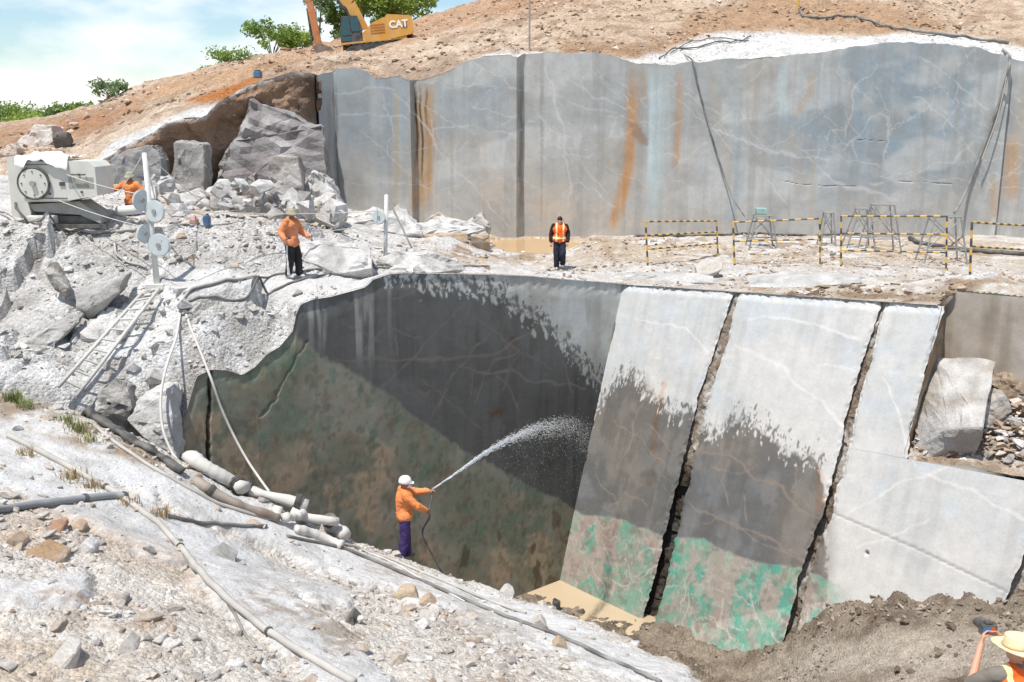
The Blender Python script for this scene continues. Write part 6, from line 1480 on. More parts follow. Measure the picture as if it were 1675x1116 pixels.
# ------------------------------------------------------------------ excavator on the hill
M_EXY = plain('excavator_yellow', (206, 148, 48), .5, var=.15, scale=2, dust=.18)
M_EXO = plain('worn_orange', (188, 112, 56), .6, var=.25, scale=3, dust=.15)
M_EXD = plain('excavator_dark', (40, 42, 44), .6, var=.25, dust=.15)
M_GLASS = plain('cab_glass', (40, 74, 82), .12, var=.1, spec=.7)
M_RUST = plain('bucket_steel', (110, 92, 80), .7, .3, var=.3, dust=.3)
eb = on_hill(612, 68); EX = empty('excavator', tuple(eb + np.array((0, 0, -.95)))); EX.rotation_euler = (0, R(-6), R(6)); tag(EX, 'yellow excavator with raised boom on the hill skyline', 'excavator')
sc = float(np.hypot(eb[0], eb[1])) / 70.0
for yy_ in (-1.15, 1.15):
    m = MB(); n = 24; out = []
    for k in range(n):
        a_ = 2 * math.pi * k / n; out.append((1.75 * (1 if math.cos(a_) > 0 else -1) * (abs(math.cos(a_)) ** .35) * 1.0, .45 + .45 * (1 if math.sin(a_) > 0 else -1) * abs(math.sin(a_)) ** .8))
    m.prism(out, yy_ - .3, yy_ + .3); tr = m.build('track', M_EXD, EX)
    for k in range(9): m = MB(); m.box(-1.7 + k * .42, -1.45 + k * .42, yy_ - .32, yy_ + .32, .88, .95); m.build('track_shoe', M_EXD, tr)
m = MB(); m.box(-1.2, 1.2, -.9, .9, .4, .9); m.cyl((0, 0, .9), (0, 0, 1.1), .7, 20); m.build('undercarriage', M_EXD, EX)
m = MB(); m.prism([(-.55, 1.1), (2.3, 1.1), (2.3, 2.35), (.9, 2.45), (.2, 2.2), (-.55, 1.6)], -1.3, 1.3); hs = m.build('engine_house', M_EXY, EX)
for k in range(4): m = MB(); m.box(.0, .95, -1.33, -1.30, 1.52 + k * .17, 1.57 + k * .17); m.build('vent', M_EXO, hs)
m = MB(); m.prism([(1.25, 1.05), (2.72, 1.25), (2.82, 1.5), (2.78, 2.3), (2.6, 2.42), (1.2, 2.62), (1.05, 2.5)], -1.38, 1.38); cw = m.build('counterweight', M_EXY, EX)
m = MB(); m.box(-2.0, 2.3, -1.34, 1.34, .98, 1.10); m.build('deck', M_EXY, EX)
m = MB(); m.prism([(-2.0, 1.1), (-.62, 1.1), (-.55, 2.0), (-.75, 2.72), (-1.75, 2.78), (-1.98, 2.0)], -1.3, -.35); cb = m.build('cab', M_EXD, EX)
m = MB(); m.prism([(-1.92, 1.55), (-1.3, 1.55), (-1.3, 2.62), (-1.72, 2.66), (-1.9, 2.0)], -1.33, -1.30); m.build('side_window', M_GLASS, cb)
m = MB(); m.prism([(-1.22, 1.75), (-.7, 1.75), (-.68, 2.05), (-.82, 2.6), (-1.22, 2.62)], -1.33, -1.30); m.build('side_window', M_GLASS, cb)
m = MB(); m.prism([(-1.9, 1.18), (-1.3, 1.18), (-1.3, 1.48), (-1.92, 1.48)], -1.33, -1.30); m.build('door_window', M_GLASS, cb)
def beam(name, pts, w0, w1, y0, y1, mat, parent):
    m = MB(); pts = [np.array(p) for p in pts]
    for i in range(len(pts) - 1):
        d = pts[i + 1] - pts[i]; d = d / np.linalg.norm(d); nrm = np.array((-d[1], d[0])); a0, a1 = pts[i], pts[i + 1]; ww0 = lerp(w0, w1, i / max(1, len(pts) - 1)); ww1 = lerp(w0, w1, (i + 1) / max(1, len(pts) - 1))
        m.prism([tuple(a0 - nrm * ww0), tuple(a1 - nrm * ww1), tuple(a1 + nrm * ww1), tuple(a0 + nrm * ww0)], y0 + .004 * i, y1 - .004 * i)
    return m.build(name, mat, parent)
bo = beam('boom', [(-.5, 1.9), (-1.1, 3.6), (-2.6, 4.9), (-4.0, 5.2)], .38, .28, -.25, .25, M_EXY, EX)
st = beam('stick', [(-4.3, 5.5), (-3.75, 4.0), (-3.55, 1.2)], .24, .22, -.2, .2, M_EXO, EX)
m = MB(); m.cyl((-.9, -.32, 2.2), (-1.9, -.32, 3.9), .09, 10, 0); m.build('boom_cylinder', M_EXD, bo)
m = MB(); m.cyl((-1.6, 0, 4.6), (-3.6, 0, 4.5), .08, 10, 0); m.build('stick_cylinder', M_EXD, bo)
m = MB(); m.cyl((-3.95, 0, 3.6), (-3.95, 0, 1.5), .08, 10); m.build('bucket_cylinder', M_EXD, st)
m = MB(); m.prism([(-3.95, 1.2), (-3.3, 1.25), (-2.7, .95), (-2.4, .35), (-2.7, .0), (-3.3, .0), (-3.7, .5)], -.6, .6); bk = m.build('bucket', M_RUST, EX)
for k in range(5): m = MB(); m.hexa([(-2.46, -.55 + k * .24, .28), (-2.22, -.52 + k * .24, .16), (-2.22, -.44 + k * .24, .16), (-2.46, -.41 + k * .24, .28), (-2.46, -.55 + k * .24, .38), (-2.22, -.52 + k * .24, .2), (-2.22, -.44 + k * .24, .2), (-2.46, -.41 + k * .24, .38)]); m.build('tooth', M_STEEL, bk)
def lettering(name, text, size, loc, rot, mat, parent, bold=.012):
    cu = bpy.data.curves.new(name, 'FONT'); cu.body = text; cu.size = size; cu.extrude = .012; cu.offset = bold; cu.align_x = 'CENTER'; cu.align_y = 'CENTER'; cu.materials.append(mat)
    tmp = bpy.data.objects.new(name, cu); me = bpy.data.meshes.new_from_object(tmp); bpy.data.objects.remove(tmp)
    o = bpy.data.objects.new(name, me); o.location = loc; o.rotation_euler = rot; return link(o, parent)
lettering('lettering', 'CAT', .62, (1.86, -1.40, 1.92), (R(90), 0, 0), plain('decal_white', (236, 236, 232), .5, var=.03), cw, .02)
m = MB(); m.prism([(2.12, 1.70), (2.42, 1.70), (2.36, 1.98), (2.27, 2.06)], -1.405, -1.39); m.build('emblem', plain('decal_purple', (104, 40, 84), .5, var=.05), cw)
EX.scale = (sc, sc, sc)

# ------------------------------------------------------------------ trees and shrubs
M_BARK = plain('bark', (112, 96, 80), .9, var=.3, bump=.6)
def leaf_mat(name, c):
    m = bpy.data.materials.new(name); m.use_nodes = True; n = m.node_tree.nodes; l = m.node_tree.links; bs = n['Principled BSDF']; bs.inputs['Roughness'].default_value = .6
    at = n.new('ShaderNodeAttribute'); at.attribute_name = 'Col'; l.new(at.outputs['Color'], bs.inputs['Base Color'])
    tr = n.new('ShaderNodeBsdfTranslucent'); l.new(at.outputs['Color'], tr.inputs['Color']); mx_ = n.new('ShaderNodeMixShader'); mx_.inputs[0].default_value = .35
    l.new(bs.outputs[0], mx_.inputs[1]); l.new(tr.outputs[0], mx_.inputs[2]); l.new(mx_.outputs[0], n['Material Output'].inputs['Surface']); return m
M_LEAF = leaf_mat('leaves', None)
def plant(name, label, base, h, w, n, leaf, c, seed, cat='tree', trunk=.12, sparse=.0, crown_lo=.35, group=None):
    r = np.random.default_rng(seed); root = empty(name, tuple(map(float, base))); tag(root, label, cat, group)
    m = MB(); tips = []
    nb = 5 if cat == 'tree' else 7
    for k in range(nb):
        a = 2 * math.pi * k / nb + r.uniform(-.4, .4); out = w * .45 * r.uniform(.4, 1); zt = h * r.uniform(.62, .98)
        p0 = (0, 0, -.3); p1 = (out * .15 * math.cos(a), out * .15 * math.sin(a), h * crown_lo * r.uniform(.5, 1)); p2 = (out * .6 * math.cos(a), out * .6 * math.sin(a), lerp(h * crown_lo, zt, .6)); p3 = (out * math.cos(a), out * math.sin(a), zt)
        m.tube([p0, p1, p2, p3], [trunk * h * .09 + .02, trunk * h * .06 + .015, .025, .01], 6); tips += [p2, p3, tuple(lerp(np.array(p2), np.array(p3), .5))]
    m.build('trunk', M_BARK, root)
    cl = [np.array(t) for t in tips] + [np.array((r.normal(0, w * .28), r.normal(0, w * .28), h * r.uniform(crown_lo, .95))) for _ in range(10)]
    ci = r.integers(0, len(cl), n); cr = w * (.16 - .05 * sparse)
    d = r.normal(0, 1, (n, 3)); d /= np.linalg.norm(d, axis=1)[:, None]; d *= (r.random((n, 1)) ** .45) * cr * r.uniform(.7, 1.5, len(cl))[ci][:, None]; d[:, 2] *= .75
    c_ = np.array(cl)[ci] + d; c_[:, 2] = np.maximum(c_[:, 2], .05)
    t1_ = r.normal(0, 1, (n, 3)); t1_ /= np.linalg.norm(t1_, axis=1)[:, None]; t2_ = np.cross(t1_, r.normal(0, 1, (n, 3))); t2_ /= np.linalg.norm(t2_, axis=1)[:, None]
    s_ = leaf * r.uniform(.6, 1.3, (n, 1)); t1_ *= s_; t2_ *= s_ * .55
    V = np.stack([c_ - t1_, c_ + t2_ * .9, c_ + t1_, c_ - t2_ * .9], 1).reshape(-1, 3); F = np.arange(n * 4).reshape(n, 4)
    cc = lin(c)[None] * (r.uniform(.55, 1.35, len(cl))[ci] * r.uniform(.8, 1.2, n))[:, None]
    mesh_obj('crown', V, F, M_LEAF, root, col=np.repeat(cc, 4, 0))
    return root
GR = (126, 152, 72); GL = (150, 172, 78); GD = (106, 132, 74); GB = (126, 150, 104)
plant('tree', 'bright green bushy tree right behind the excavator', P(640, 52, 75), 3.4, 6.0, 6500, .15, GL, 1, crown_lo=.1)
plant('tree', 'green tree rising behind the excavator boom', P(588, 60, 76), 4.8, 4.4, 5200, .15, GR, 2, crown_lo=.12)
plant('tree', 'tall airy tree left of the excavator', P(520, 80, 72), 5.2, 2.8, 2000, .11, GB, 3, sparse=1, crown_lo=.15)
plant('tree', 'leafy green bush between the excavator stick and cab', P(556, 66, 74), 3.4, 2.6, 3000, .13, GR, 11, crown_lo=.08)
plant('shrub', 'low green shrub at the left foot of the tall airy tree', P(497, 92, 68), 1.5, 2.4, 1300, .12, GR, 4, 'shrub')
plant('shrub', 'open branchy shrub on the skyline left of the excavator', P(446, 100, 62), 2.3, 3.6, 1800, .11, GR, 5, 'shrub', sparse=.6)
plant('shrub', 'small leafy shrub beside the branchy one', P(472, 96, 63), 1.5, 2.2, 1100, .11, GL, 6, 'shrub')
plant('shrub', 'low shrub on the slope edge above the orange cut', P(375, 113, 58), 1.0, 2.8, 1100, .09, GR, 7, 'shrub')
plant('shrub', 'tiny shrub on the skyline further down the slope', P(340, 122, 57), .45, .8, 260, .07, GR, 8, 'shrub')
plant('shrub', 'lone round shrub halfway down the left skyline', P(180, 168, 53), 1.1, 1.7, 900, .09, GB, 9, 'shrub')
plant('shrub', 'small shrub right of the lone round one', P(204, 158, 53.5), .7, .7, 300, .07, GB, 10, 'shrub')
for i, (u_, v_, y_, h_, w_, c_, lab) in enumerate([(10, 206, 72, 1.3, 4.2, GR, 'leafy bush at the far left end of the skyline'), (42, 206, 74, 1.1, 3.6, GL, 'second leafy bush from the left on the far skyline'), (72, 206, 72, .8, 2.6, GR, 'third low bush from the left on the far skyline'), (112, 200, 62, .8, 2.6, GD, 'low bush where the far skyline meets the hill'), (134, 194, 60, .8, 1.8, GR, 'small bush just up from where the far skyline meets the hill'), (-20, 206, 73, 1.4, 4, GD, 'dark bush cut by the left picture edge'), (58, 208, 64, .6, 3.2, GL, 'flat light green bush in front of the far bushes')]):
    plant('shrub', lab, P(u_, v_, y_), h_, w_, 1100, .11, c_, 20 + i, 'shrub', group='bushes on the far skyline')
def tuft(label, u, v, surf, h, n, seed, c=(128, 142, 70), spread=.16):
    r = np.random.default_rng(seed); b = surf(u, v); V = []; F = []; C = []
    for k in range(n):
        a = r.uniform(0, 6.28); x0, y0 = r.normal(0, spread * .6, 2); l_ = h * r.uniform(.5, 1.1); w_ = .006 + .004 * r.random(); dx, dy = math.cos(a), math.sin(a); be = r.uniform(.15, .8)
        i = len(V); sx, sy = -dy * w_, dx * w_
        V += [(x0 - sx, y0 - sy, -.03), (x0 + sx, y0 + sy, -.03), (x0 + dx * l_ * be * .4 + sx * .8, y0 + dy * l_ * be * .4 + sy * .8, l_ * .6), (x0 + dx * l_ * be * .4 - sx * .8, y0 + dy * l_ * be * .4 - sy * .8, l_ * .6), (x0 + dx * l_ * be, y0 + dy * l_ * be, l_ * .95)]
        F += [(i, i + 1, i + 2, i + 3), (i + 3, i + 2, i + 4)]; C += [lin(c) * r.uniform(.7, 1.3)] * 5
    o = mesh_obj('grass_tuft', V, F, M_LEAF, col=np.array(C)); o.location = tuple(b); return tag(o, label, 'grass tuft', 'tufts on the near slope')
for i, (u_, v_, h_, n_, lab, c_) in enumerate([(24, 660, .34, 150, 'largest green tuft, at the left edge of the near slope', (128, 138, 86)), (44, 668, .22, 80, 'green tuft right beside the largest one', (132, 140, 90)), (128, 706, .22, 110, 'green tuft in the brown soil strip', (138, 142, 92)), (112, 694, .18, 70, 'smaller green tuft up the brown soil strip', (134, 138, 88)), (142, 722, .16, 60, 'yellowing tuft at the lower end of the brown soil strip', (150, 142, 84)),
        (118, 786, .22, 70, 'dry straw tuft on the pale rock above the grey pipe', (178, 156, 116)), (150, 798, .2, 70, 'dry straw tuft by the long pale hose', (176, 152, 112)), (262, 846, .25, 60, 'dry tuft beside the end of the thin dark hose', (170, 146, 108)), (210, 826, .2, 60, 'dry tuft at the end of the grey pipe', (172, 148, 110)), (40, 745, .16, 50, 'thin straw tuft high on the pale rock', (176, 154, 116))]):
    tuft(lab, u_, v_, on_near, h_, n_, 40 + i, c_)
# ------------------------------------------------------------------ people
M_SKIN = plain('skin', (150, 104, 80), .55, var=.08, scale=20)
M_SKINP = plain('pale_skin', (196, 148, 122), .55, var=.08, scale=20)
M_HAIR = plain('black_hair', (22, 19, 18), .6, var=.3, scale=40)
M_ORANGE = plain('orange_cloth', (224, 130, 62), .85, var=.16, scale=5, dust=.12, bump=.35, bscale=9)
M_ORANGE2 = plain('orange_cloth_faded', (214, 124, 66), .85, var=.18, scale=5, dust=.25, bump=.35, bscale=9)
M_NAVY = plain('navy_cloth', (32, 36, 50), .85, var=.2, scale=6, bump=.35, bscale=9)
M_BLACKC = plain('black_cloth', (30, 28, 30), .85, var=.2, scale=6, bump=.3, bscale=9)
M_MAROON = plain('dark_maroon_cloth', (48, 24, 32), .85, var=.2, scale=6, bump=.3, bscale=9)
M_PURPLE = plain('purple_cloth', (62, 46, 96), .85, var=.25, scale=5, bump=.4, bscale=8)
M_BOOT = plain('rubber_boot', (60, 56, 52), .7, var=.2, dust=.35)
M_BOOTP = plain('pale_boot', (188, 186, 182), .7, var=.15, dust=.3)
M_HELMET = plain('white_helmet', (226, 226, 222), .35, var=.05)
M_MASK = plain('white_mask', (224, 224, 222), .8, var=.05)
M_KHAKI = plain('khaki_hat', (150, 142, 112), .85, var=.2, dust=.3)
M_STRAW = plain('straw_hat', (226, 206, 168), .8, var=.10, scale=14, bump=.5, bscale=60)
M_EYE = plain('eye', (24, 20, 18), .3)
M_GLOVE = plain('green_glove', (96, 150, 128), .8, var=.15)
M_GREYT = plain('grey_cloth', (120, 114, 104), .85, var=.2, scale=6)
def vest_mat():
    m = bpy.data.materials.new('reflective_vest'); m.use_nodes = True; n = m.node_tree.nodes; l = m.node_tree.links; bs = n['Principled BSDF']; bs.inputs['Roughness'].default_value = .75
    tc = n.new('ShaderNodeTexCoord'); sx = n.new('ShaderNodeSeparateXYZ'); l.new(tc.outputs['Object'], sx.inputs[0])
    def band(src, a, w):
        s_ = n.new('ShaderNodeMath'); s_.operation = 'SUBTRACT'; s_.inputs[1].default_value = a; l.new(src, s_.inputs[0])
        b_ = n.new('ShaderNodeMath'); b_.operation = 'ABSOLUTE'; l.new(s_.outputs[0], b_.inputs[0])
        c_ = n.new('ShaderNodeMath'); c_.operation = 'LESS_THAN'; c_.inputs[1].default_value = w; l.new(b_.outputs[0], c_.inputs[0]); return c_.outputs[0]
    ax = n.new('ShaderNodeMath'); ax.operation = 'ABSOLUTE'; l.new(sx.outputs[0], ax.inputs[0])
    f = None
    for o in (band(sx.outputs[2], 1.05, .03), band(ax.outputs[0], .115, .026)):
        if f is None: f = o
        else:
            q = n.new('ShaderNodeMath'); q.operation = 'MAXIMUM'; l.new(f, q.inputs[0]); l.new(o, q.inputs[1]); f = q.outputs[0]
    mx_ = n.new('ShaderNodeMixRGB'); mx_.inputs[1].default_value = rgba((236, 96, 24)); mx_.inputs[2].default_value = rgba((232, 214, 150)); l.new(f, mx_.inputs[0]); l.new(mx_.outputs[0], bs.inputs['Base Color'])
    return m
M_VEST = vest_mat()
def stripe_mat():
    m = bpy.data.materials.new('striped_trousers'); m.use_nodes = True; n = m.node_tree.nodes; l = m.node_tree.links; bs = n['Principled BSDF']; bs.inputs['Roughness'].default_value = .8
    at = n.new('ShaderNodeTexCoord'); sx = n.new('ShaderNodeSeparateXYZ'); l.new(at.outputs['Object'], sx.inputs[0])
    b_ = n.new('ShaderNodeMath'); b_.operation = 'ABSOLUTE'; l.new(sx.outputs[1], b_.inputs[0]); w = n.new('ShaderNodeMath'); w.operation = 'LESS_THAN'; w.inputs[1].default_value = .028; l.new(b_.outputs[0], w.inputs[0])
    a_ = n.new('ShaderNodeMath'); a_.operation = 'ABSOLUTE'; l.new(sx.outputs[0], a_.inputs[0]); g_ = n.new('ShaderNodeMath'); g_.operation = 'GREATER_THAN'; g_.inputs[1].default_value = .10; l.new(a_.outputs[0], g_.inputs[0])
    mu = n.new('ShaderNodeMath'); mu.operation = 'MULTIPLY'; l.new(w.outputs[0], mu.inputs[0]); l.new(g_.outputs[0], mu.inputs[1])
    mx_ = n.new('ShaderNodeMixRGB'); mx_.inputs[1].default_value = rgba((30, 28, 30)); mx_.inputs[2].default_value = rgba((206, 206, 204)); l.new(mu.outputs[0], mx_.inputs[0]); l.new(mx_.outputs[0], bs.inputs['Base Color']); return m
M_STRIPE = stripe_mat()

class Flesh(MB):
    def cap(self, a, b, ra, rb, seg=12):
        a, b = Vector(a), Vector(b); d = (b - a); L_ = max(d.length, 1e-5); d = d / L_; path = []; rr = []
        for k in range(4): t = math.sin(-math.pi / 2 + k * math.pi / 8); path.append(a + d * ra * t); rr.append(max(.0015, ra * math.cos(-math.pi / 2 + k * math.pi / 8)))
        path.append(a); rr.append(ra); path.append(b); rr.append(rb)
        for k in range(1, 5): path.append(b + d * rb * math.sin(k * math.pi / 8)); rr.append(max(.0015, rb * math.cos(k * math.pi / 8)))
        return self.tube(path, rr, seg)
    def fuse(self, name, mat, parent, voxel, it=2):
        o = self.build(name, mat, parent)
        md = o.modifiers.new('fuse', 'REMESH'); md.mode = 'VOXEL'; md.voxel_size = voxel; md.use_smooth_shade = True
        s_ = o.modifiers.new('soften', 'SMOOTH'); s_.iterations = it; s_.factor = .5
        if name in ('shirt', 'trousers', 'safety_vest'):
            dm = o.modifiers.new('folds', 'DISPLACE'); dm.texture = FOLDS; dm.strength = .05; dm.mid_level = .5; dm.texture_coords = 'LOCAL'
        return o
FOLDS = bpy.data.textures.new('folds', 'CLOUDS'); FOLDS.noise_scale = .13; FOLDS.noise_depth = 3
def V3(*a): return Vector(a)
def hand(m, wrist, d, palm_n, curl, side):
    """Palm, four fingers of unequal length bent at the knuckles, thumb from the side of the palm."""
    d = Vector(d).normalized(); n_ = (Vector(palm_n) - d * Vector(palm_n).dot(d)).normalized(); s_ = d.cross(n_).normalized() * side
    pc = wrist + d * .05
    for k in (-.022, 0, .022): m.cap(wrist + d * .012 + s_ * k * .7, pc + d * .035 + s_ * k, .018, .016, 8)
    for k, (off, L_) in enumerate(((-.032, .062), (-.011, .074), (.011, .080), (.032, .070))):
        a = pc + d * .04 + s_ * off; c1 = curl * .6; c2 = curl * 1.5
        b = a + (d * math.cos(c1) + n_ * math.sin(c1)) * L_ * .5; c = b + (d * math.cos(c2) + n_ * math.sin(c2)) * L_ * .5
        m.cap(a, b, .0095, .009, 7); m.cap(b, c, .009, .0075, 7)
    a = wrist + d * .03 + s_ * .03; b = a + (d * .6 + s_ * .7 + n_ * .25).normalized() * .04; c = b + (d * .8 + n_ * (.3 + .5 * curl)).normalized() * .035
    m.cap(a, b, .012, .0105, 7); m.cap(b, c, .0105, .0085, 7)
BASE = dict(pelvis=(0, 0, .95), waist=(0, 0, 1.08), chest=(0, .01, 1.30), neck=(0, 0, 1.47), head=(0, .02, 1.62),
            shL=(-.19, 0, 1.42), shR=(.19, 0, 1.42), elL=(-.25, -.02, 1.13), elR=(.25, -.02, 1.13), wrL=(-.26, .08, .89), wrR=(.26, .08, .89),
            hipL=(-.095, 0, .92), hipR=(.095, 0, .92), knL=(-.11, .02, .50), knR=(.11, .02, .50), anL=(-.12, -.01, .09), anR=(.12, -.01, .09))
def person(label, loc, yaw, pose, top, bottom, shoes, skin=M_SKIN, hat=None, vest=None, sleeve=.93, shoe_h=.12, look=(0, 0), mask=False, hair=None, palmL=(0, 0, -1), palmR=(0, 0, -1), curl=(.5, .5), glove=None, scale=1.0, baggy=.0, hem=.90, group='people at work in the quarry'):
    J = {k: Vector(v) for k, v in {**BASE, **pose}.items()}
    root = empty('person', tuple(map(float, loc)), yaw); root.scale = (scale,) * 3; tag(root, label, 'person', group)
    m = Flesh()
    m.cap(J['pelvis'] + V3(-.05, 0, 0), J['pelvis'] + V3(.05, 0, 0), .115, .115); m.cap(J['pelvis'], J['waist'], .13, .12); m.cap(J['waist'], J['chest'], .12, .14)
    m.cap(J['chest'] + V3(-.07, 0, .03), J['chest'] + V3(.07, 0, .03), .115, .115); m.cap(J['shL'], J['shR'], .06, .06); m.cap(J['neck'] - V3(0, 0, .05), J['head'] - V3(0, .01, .06), .058, .052)
    hd = J['head']; yaw_h, pit_h = look; Rm = Matrix.Rotation(yaw_h, 3, 'Z') @ Matrix.Rotation(pit_h, 3, 'X')
    def H(x, y, z): return hd + Rm @ V3(x, y, z)
    hb = Flesh(); hb.ball((0, 0, 0), .076, .097, .112, seg=16, ring=10); hb.v = [tuple(hd + Rm @ Vector(q)) for q in hb.v]; m.add(hb.v, hb.f, 0, True)
    m.cap(H(0, .055, -.06), H(0, .075, -.085), .045, .032); m.cap(H(0, .092, .01), H(0, .112, -.025), .010, .015, 8)
    for sx in (-1, 1): m.cap(H(sx * .076, -.005, .005), H(sx * .08, -.01, -.03), .013, .010, 8); m.cap(H(sx * .03, .088, .022), H(sx * .045, .082, .02), .010, .009, 6)
    m.cap(H(-.022, .096, -.055), H(.022, .096, -.055), .009, .009, 6)
    for s in 'LR':
        m.cap(J['sh' + s], J['el' + s], .048, .039); m.cap(J['el' + s], J['wr' + s], .039, .026)
        m.cap(J['hip' + s], J['kn' + s], .085, .056); m.cap(J['kn' + s], J['an' + s], .054, .036); ft = J['an' + s]
        m.cap(ft + V3(0, -.04, -.05), ft + V3(0, .13, -.06), .035, .03)
        hand(m, J['wr' + s], J['wr' + s] - J['el' + s], palmL if s == 'L' else palmR, curl[0] if s == 'L' else curl[1], -1 if s == 'L' else 1)
    body = m.fuse('body', skin, root, .0085)
    for sx in (-1, 1): e = MB(); e.ball(tuple(H(sx * .034, .088, .01)), .011, .011, .008, 0, 8, 6); e.build('eye', M_EYE, body)
    if glove:
        for s in 'LR':
            g = Flesh(); hand(g, J['wr' + s], J['wr' + s] - J['el' + s], palmL if s == 'L' else palmR, curl[0] if s == 'L' else curl[1], -1 if s == 'L' else 1); g.cap(J['wr' + s] - (J['wr' + s] - J['el' + s]).normalized() * .03, J['wr' + s], .036, .036); g2 = g.fuse('glove', glove, root, .008, 1)
    e = .018 + baggy
    t = Flesh(); t.cap(J['pelvis'] + V3(-.06, 0, hem - .95 + .06), J['pelvis'] + V3(.06, 0, hem - .95 + .06), .125 + e, .125 + e); t.cap(J['pelvis'] + V3(0, 0, .05), J['waist'], .135 + e, .125 + e); t.cap(J['waist'], J['chest'], .13 + e, .145 + e)
    t.cap(J['chest'] + V3(-.07, 0, .03), J['chest'] + V3(.07, 0, .03), .118 + e, .118 + e); t.cap(J['shL'], J['shR'], .068 + e * .6, .068 + e * .6); t.cap(J['neck'] - V3(0, 0, .06), J['neck'] - V3(0, 0, .01), .08, .068)
    for s in 'LR':
        t.cap(J['sh' + s], J['el' + s], .058 + e, .048 + e)
        if sleeve > .3: t.cap(J['el' + s], lerp(J['el' + s], J['wr' + s], sleeve), .048 + e, .034 + e * .7)
        else: t.cap(J['sh' + s], lerp(J['sh' + s], J['el' + s], .6), .058 + e, .056 + e)
    t.fuse('shirt', top, root, .014, 2)
    b = Flesh(); b.cap(J['pelvis'] + V3(-.05, 0, 0), J['pelvis'] + V3(.05, 0, 0), .125 + e * .6, .125 + e * .6)
    for s in 'LR': b.cap(J['hip' + s], J['kn' + s], .096 + e * .5, .068 + e); b.cap(J['kn' + s], lerp(J['kn' + s], J['an' + s], .93), .066 + e, .050 + e)
    b.fuse('trousers', bottom, root, .013, 2)
    for s in 'LR':
        f = Flesh(); ft = J['an' + s]; sh = (J['kn' + s] - ft).normalized(); f.cap(ft + V3(0, -.05, -.045), ft + V3(0, .14, -.052), .045, .038); f.cap(ft + V3(0, -.02, -.03), ft + sh * shoe_h, .05, .058 + baggy * .5); f.fuse('boot', shoes, root, .012, 1)
    if vest:
        w = Flesh(); e2 = e + .016; w.cap(J['pelvis'] + V3(-.06, 0, .06), J['pelvis'] + V3(.06, 0, .06), .125 + e2, .125 + e2); w.cap(J['pelvis'] + V3(0, 0, .05), J['waist'], .135 + e2, .128 + e2); w.cap(J['waist'], J['chest'], .132 + e2, .147 + e2); w.cap(J['chest'] + V3(-.075, 0, .03), J['chest'] + V3(.075, 0, .03), .12 + e2, .12 + e2)
        w.cap(J['shL'] * .72 + J['shR'] * .28, J['shR'] * .72 + J['shL'] * .28, .075 + e2 * .6, .075 + e2 * .6); w.fuse('safety_vest', vest, root, .014, 2)
    if mask: q = Flesh(); q.cap(H(0, .07, -.055), H(0, .10, -.055), .055, .035); q.fuse('dust_mask', M_MASK, root, .01, 1)
    if hair: q = Flesh(); hb = MB(); hb.ball((0, -.012, .03), .087, .103, .100, seg=16, ring=10); q.add([tuple(hd + Rm @ Vector(p)) for p in hb.v], hb.f, 0, True); q.cap(H(0, -.06, -.01), H(0, -.075, -.05), .055, .045); q.fuse('hair', hair, root, .012, 1)
    if hat: hat(root, H)
    return root, J
def lathe_hat(root, H, prof, mat, name, brim_droop=None, n=28):
    v = []; f = []
    for r_, z_ in prof: v += [H(r_ * .9 * math.cos(2 * math.pi * j / n), r_ * 1.1 * math.sin(2 * math.pi * j / n), z_ + (brim_droop(r_, 2 * math.pi * j / n) if brim_droop else 0)) for j in range(n)]
    for i in range(len(prof) - 1):
        for j in range(n): f.append((i * n + j, i * n + (j + 1) % n, (i + 1) * n + (j + 1) % n, (i + 1) * n + j))
    f.append(tuple((len(prof) - 1) * n + j for j in range(n)))
    m = MB(); m.add(v, f, 0, True); o = m.build(name, mat, root); s_ = o.modifiers.new('thickness', 'SOLIDIFY'); s_.thickness = .006; return o
def helmet(root, H):
    o = lathe_hat(root, H, [(.115, .0), (.118, .03), (.112, .075), (.092, .115), (.06, .14), (.02, .148)], M_HELMET, 'helmet')
    m = MB(); m.add([H(-.09, .085, .012), H(.09, .085, .012), H(.06, .175, .0), H(-.06, .175, .0), H(-.09, .085, .024), H(.09, .085, .024), H(.06, .175, .010), H(-.06, .175, .010)], [(3, 2, 1, 0), (4, 5, 6, 7), (0, 1, 5, 4), (1, 2, 6, 5), (2, 3, 7, 6), (3, 0, 4, 7)]); m.build('peak', M_HELMET, o)
    m = MB(); m.tube([H(0, -.1, .08), H(0, -.04, .145), H(0, .05, .148), H(0, .11, .08)], .012, 6); m.build('ridge', M_HELMET, o)
def bucket_hat(mat):
    def f(root, H): lathe_hat(root, H, [(.165, .005), (.13, .03), (.105, .05), (.098, .10), (.07, .125), (.02, .13)], mat, 'hat', lambda r_, a: -.02 * (r_ > .15))
    return f
def straw(root, H):
    o = lathe_hat(root, H, [(.205, .035), (.195, .026), (.15, .018), (.112, .03), (.105, .06), (.100, .12), (.088, .15), (.05, .142), (.02, .13)], M_STRAW, 'straw_hat', lambda r_, a: .028 * (r_ > .14) * abs(math.cos(a)) - .01 * (r_ > .14) * abs(math.sin(a)) - .02 * (r_ < .09) * abs(math.sin(a)))
    m = MB(); m.tube([H(.105 * .9 * 1.02 * math.cos(a), .105 * 1.1 * 1.02 * math.sin(a), .045) for a in np.linspace(0, 2 * math.pi, 29)], .012, 6, 0, False); m.build('hat_band', plain('hat_band', (196, 170, 130), .8), o)

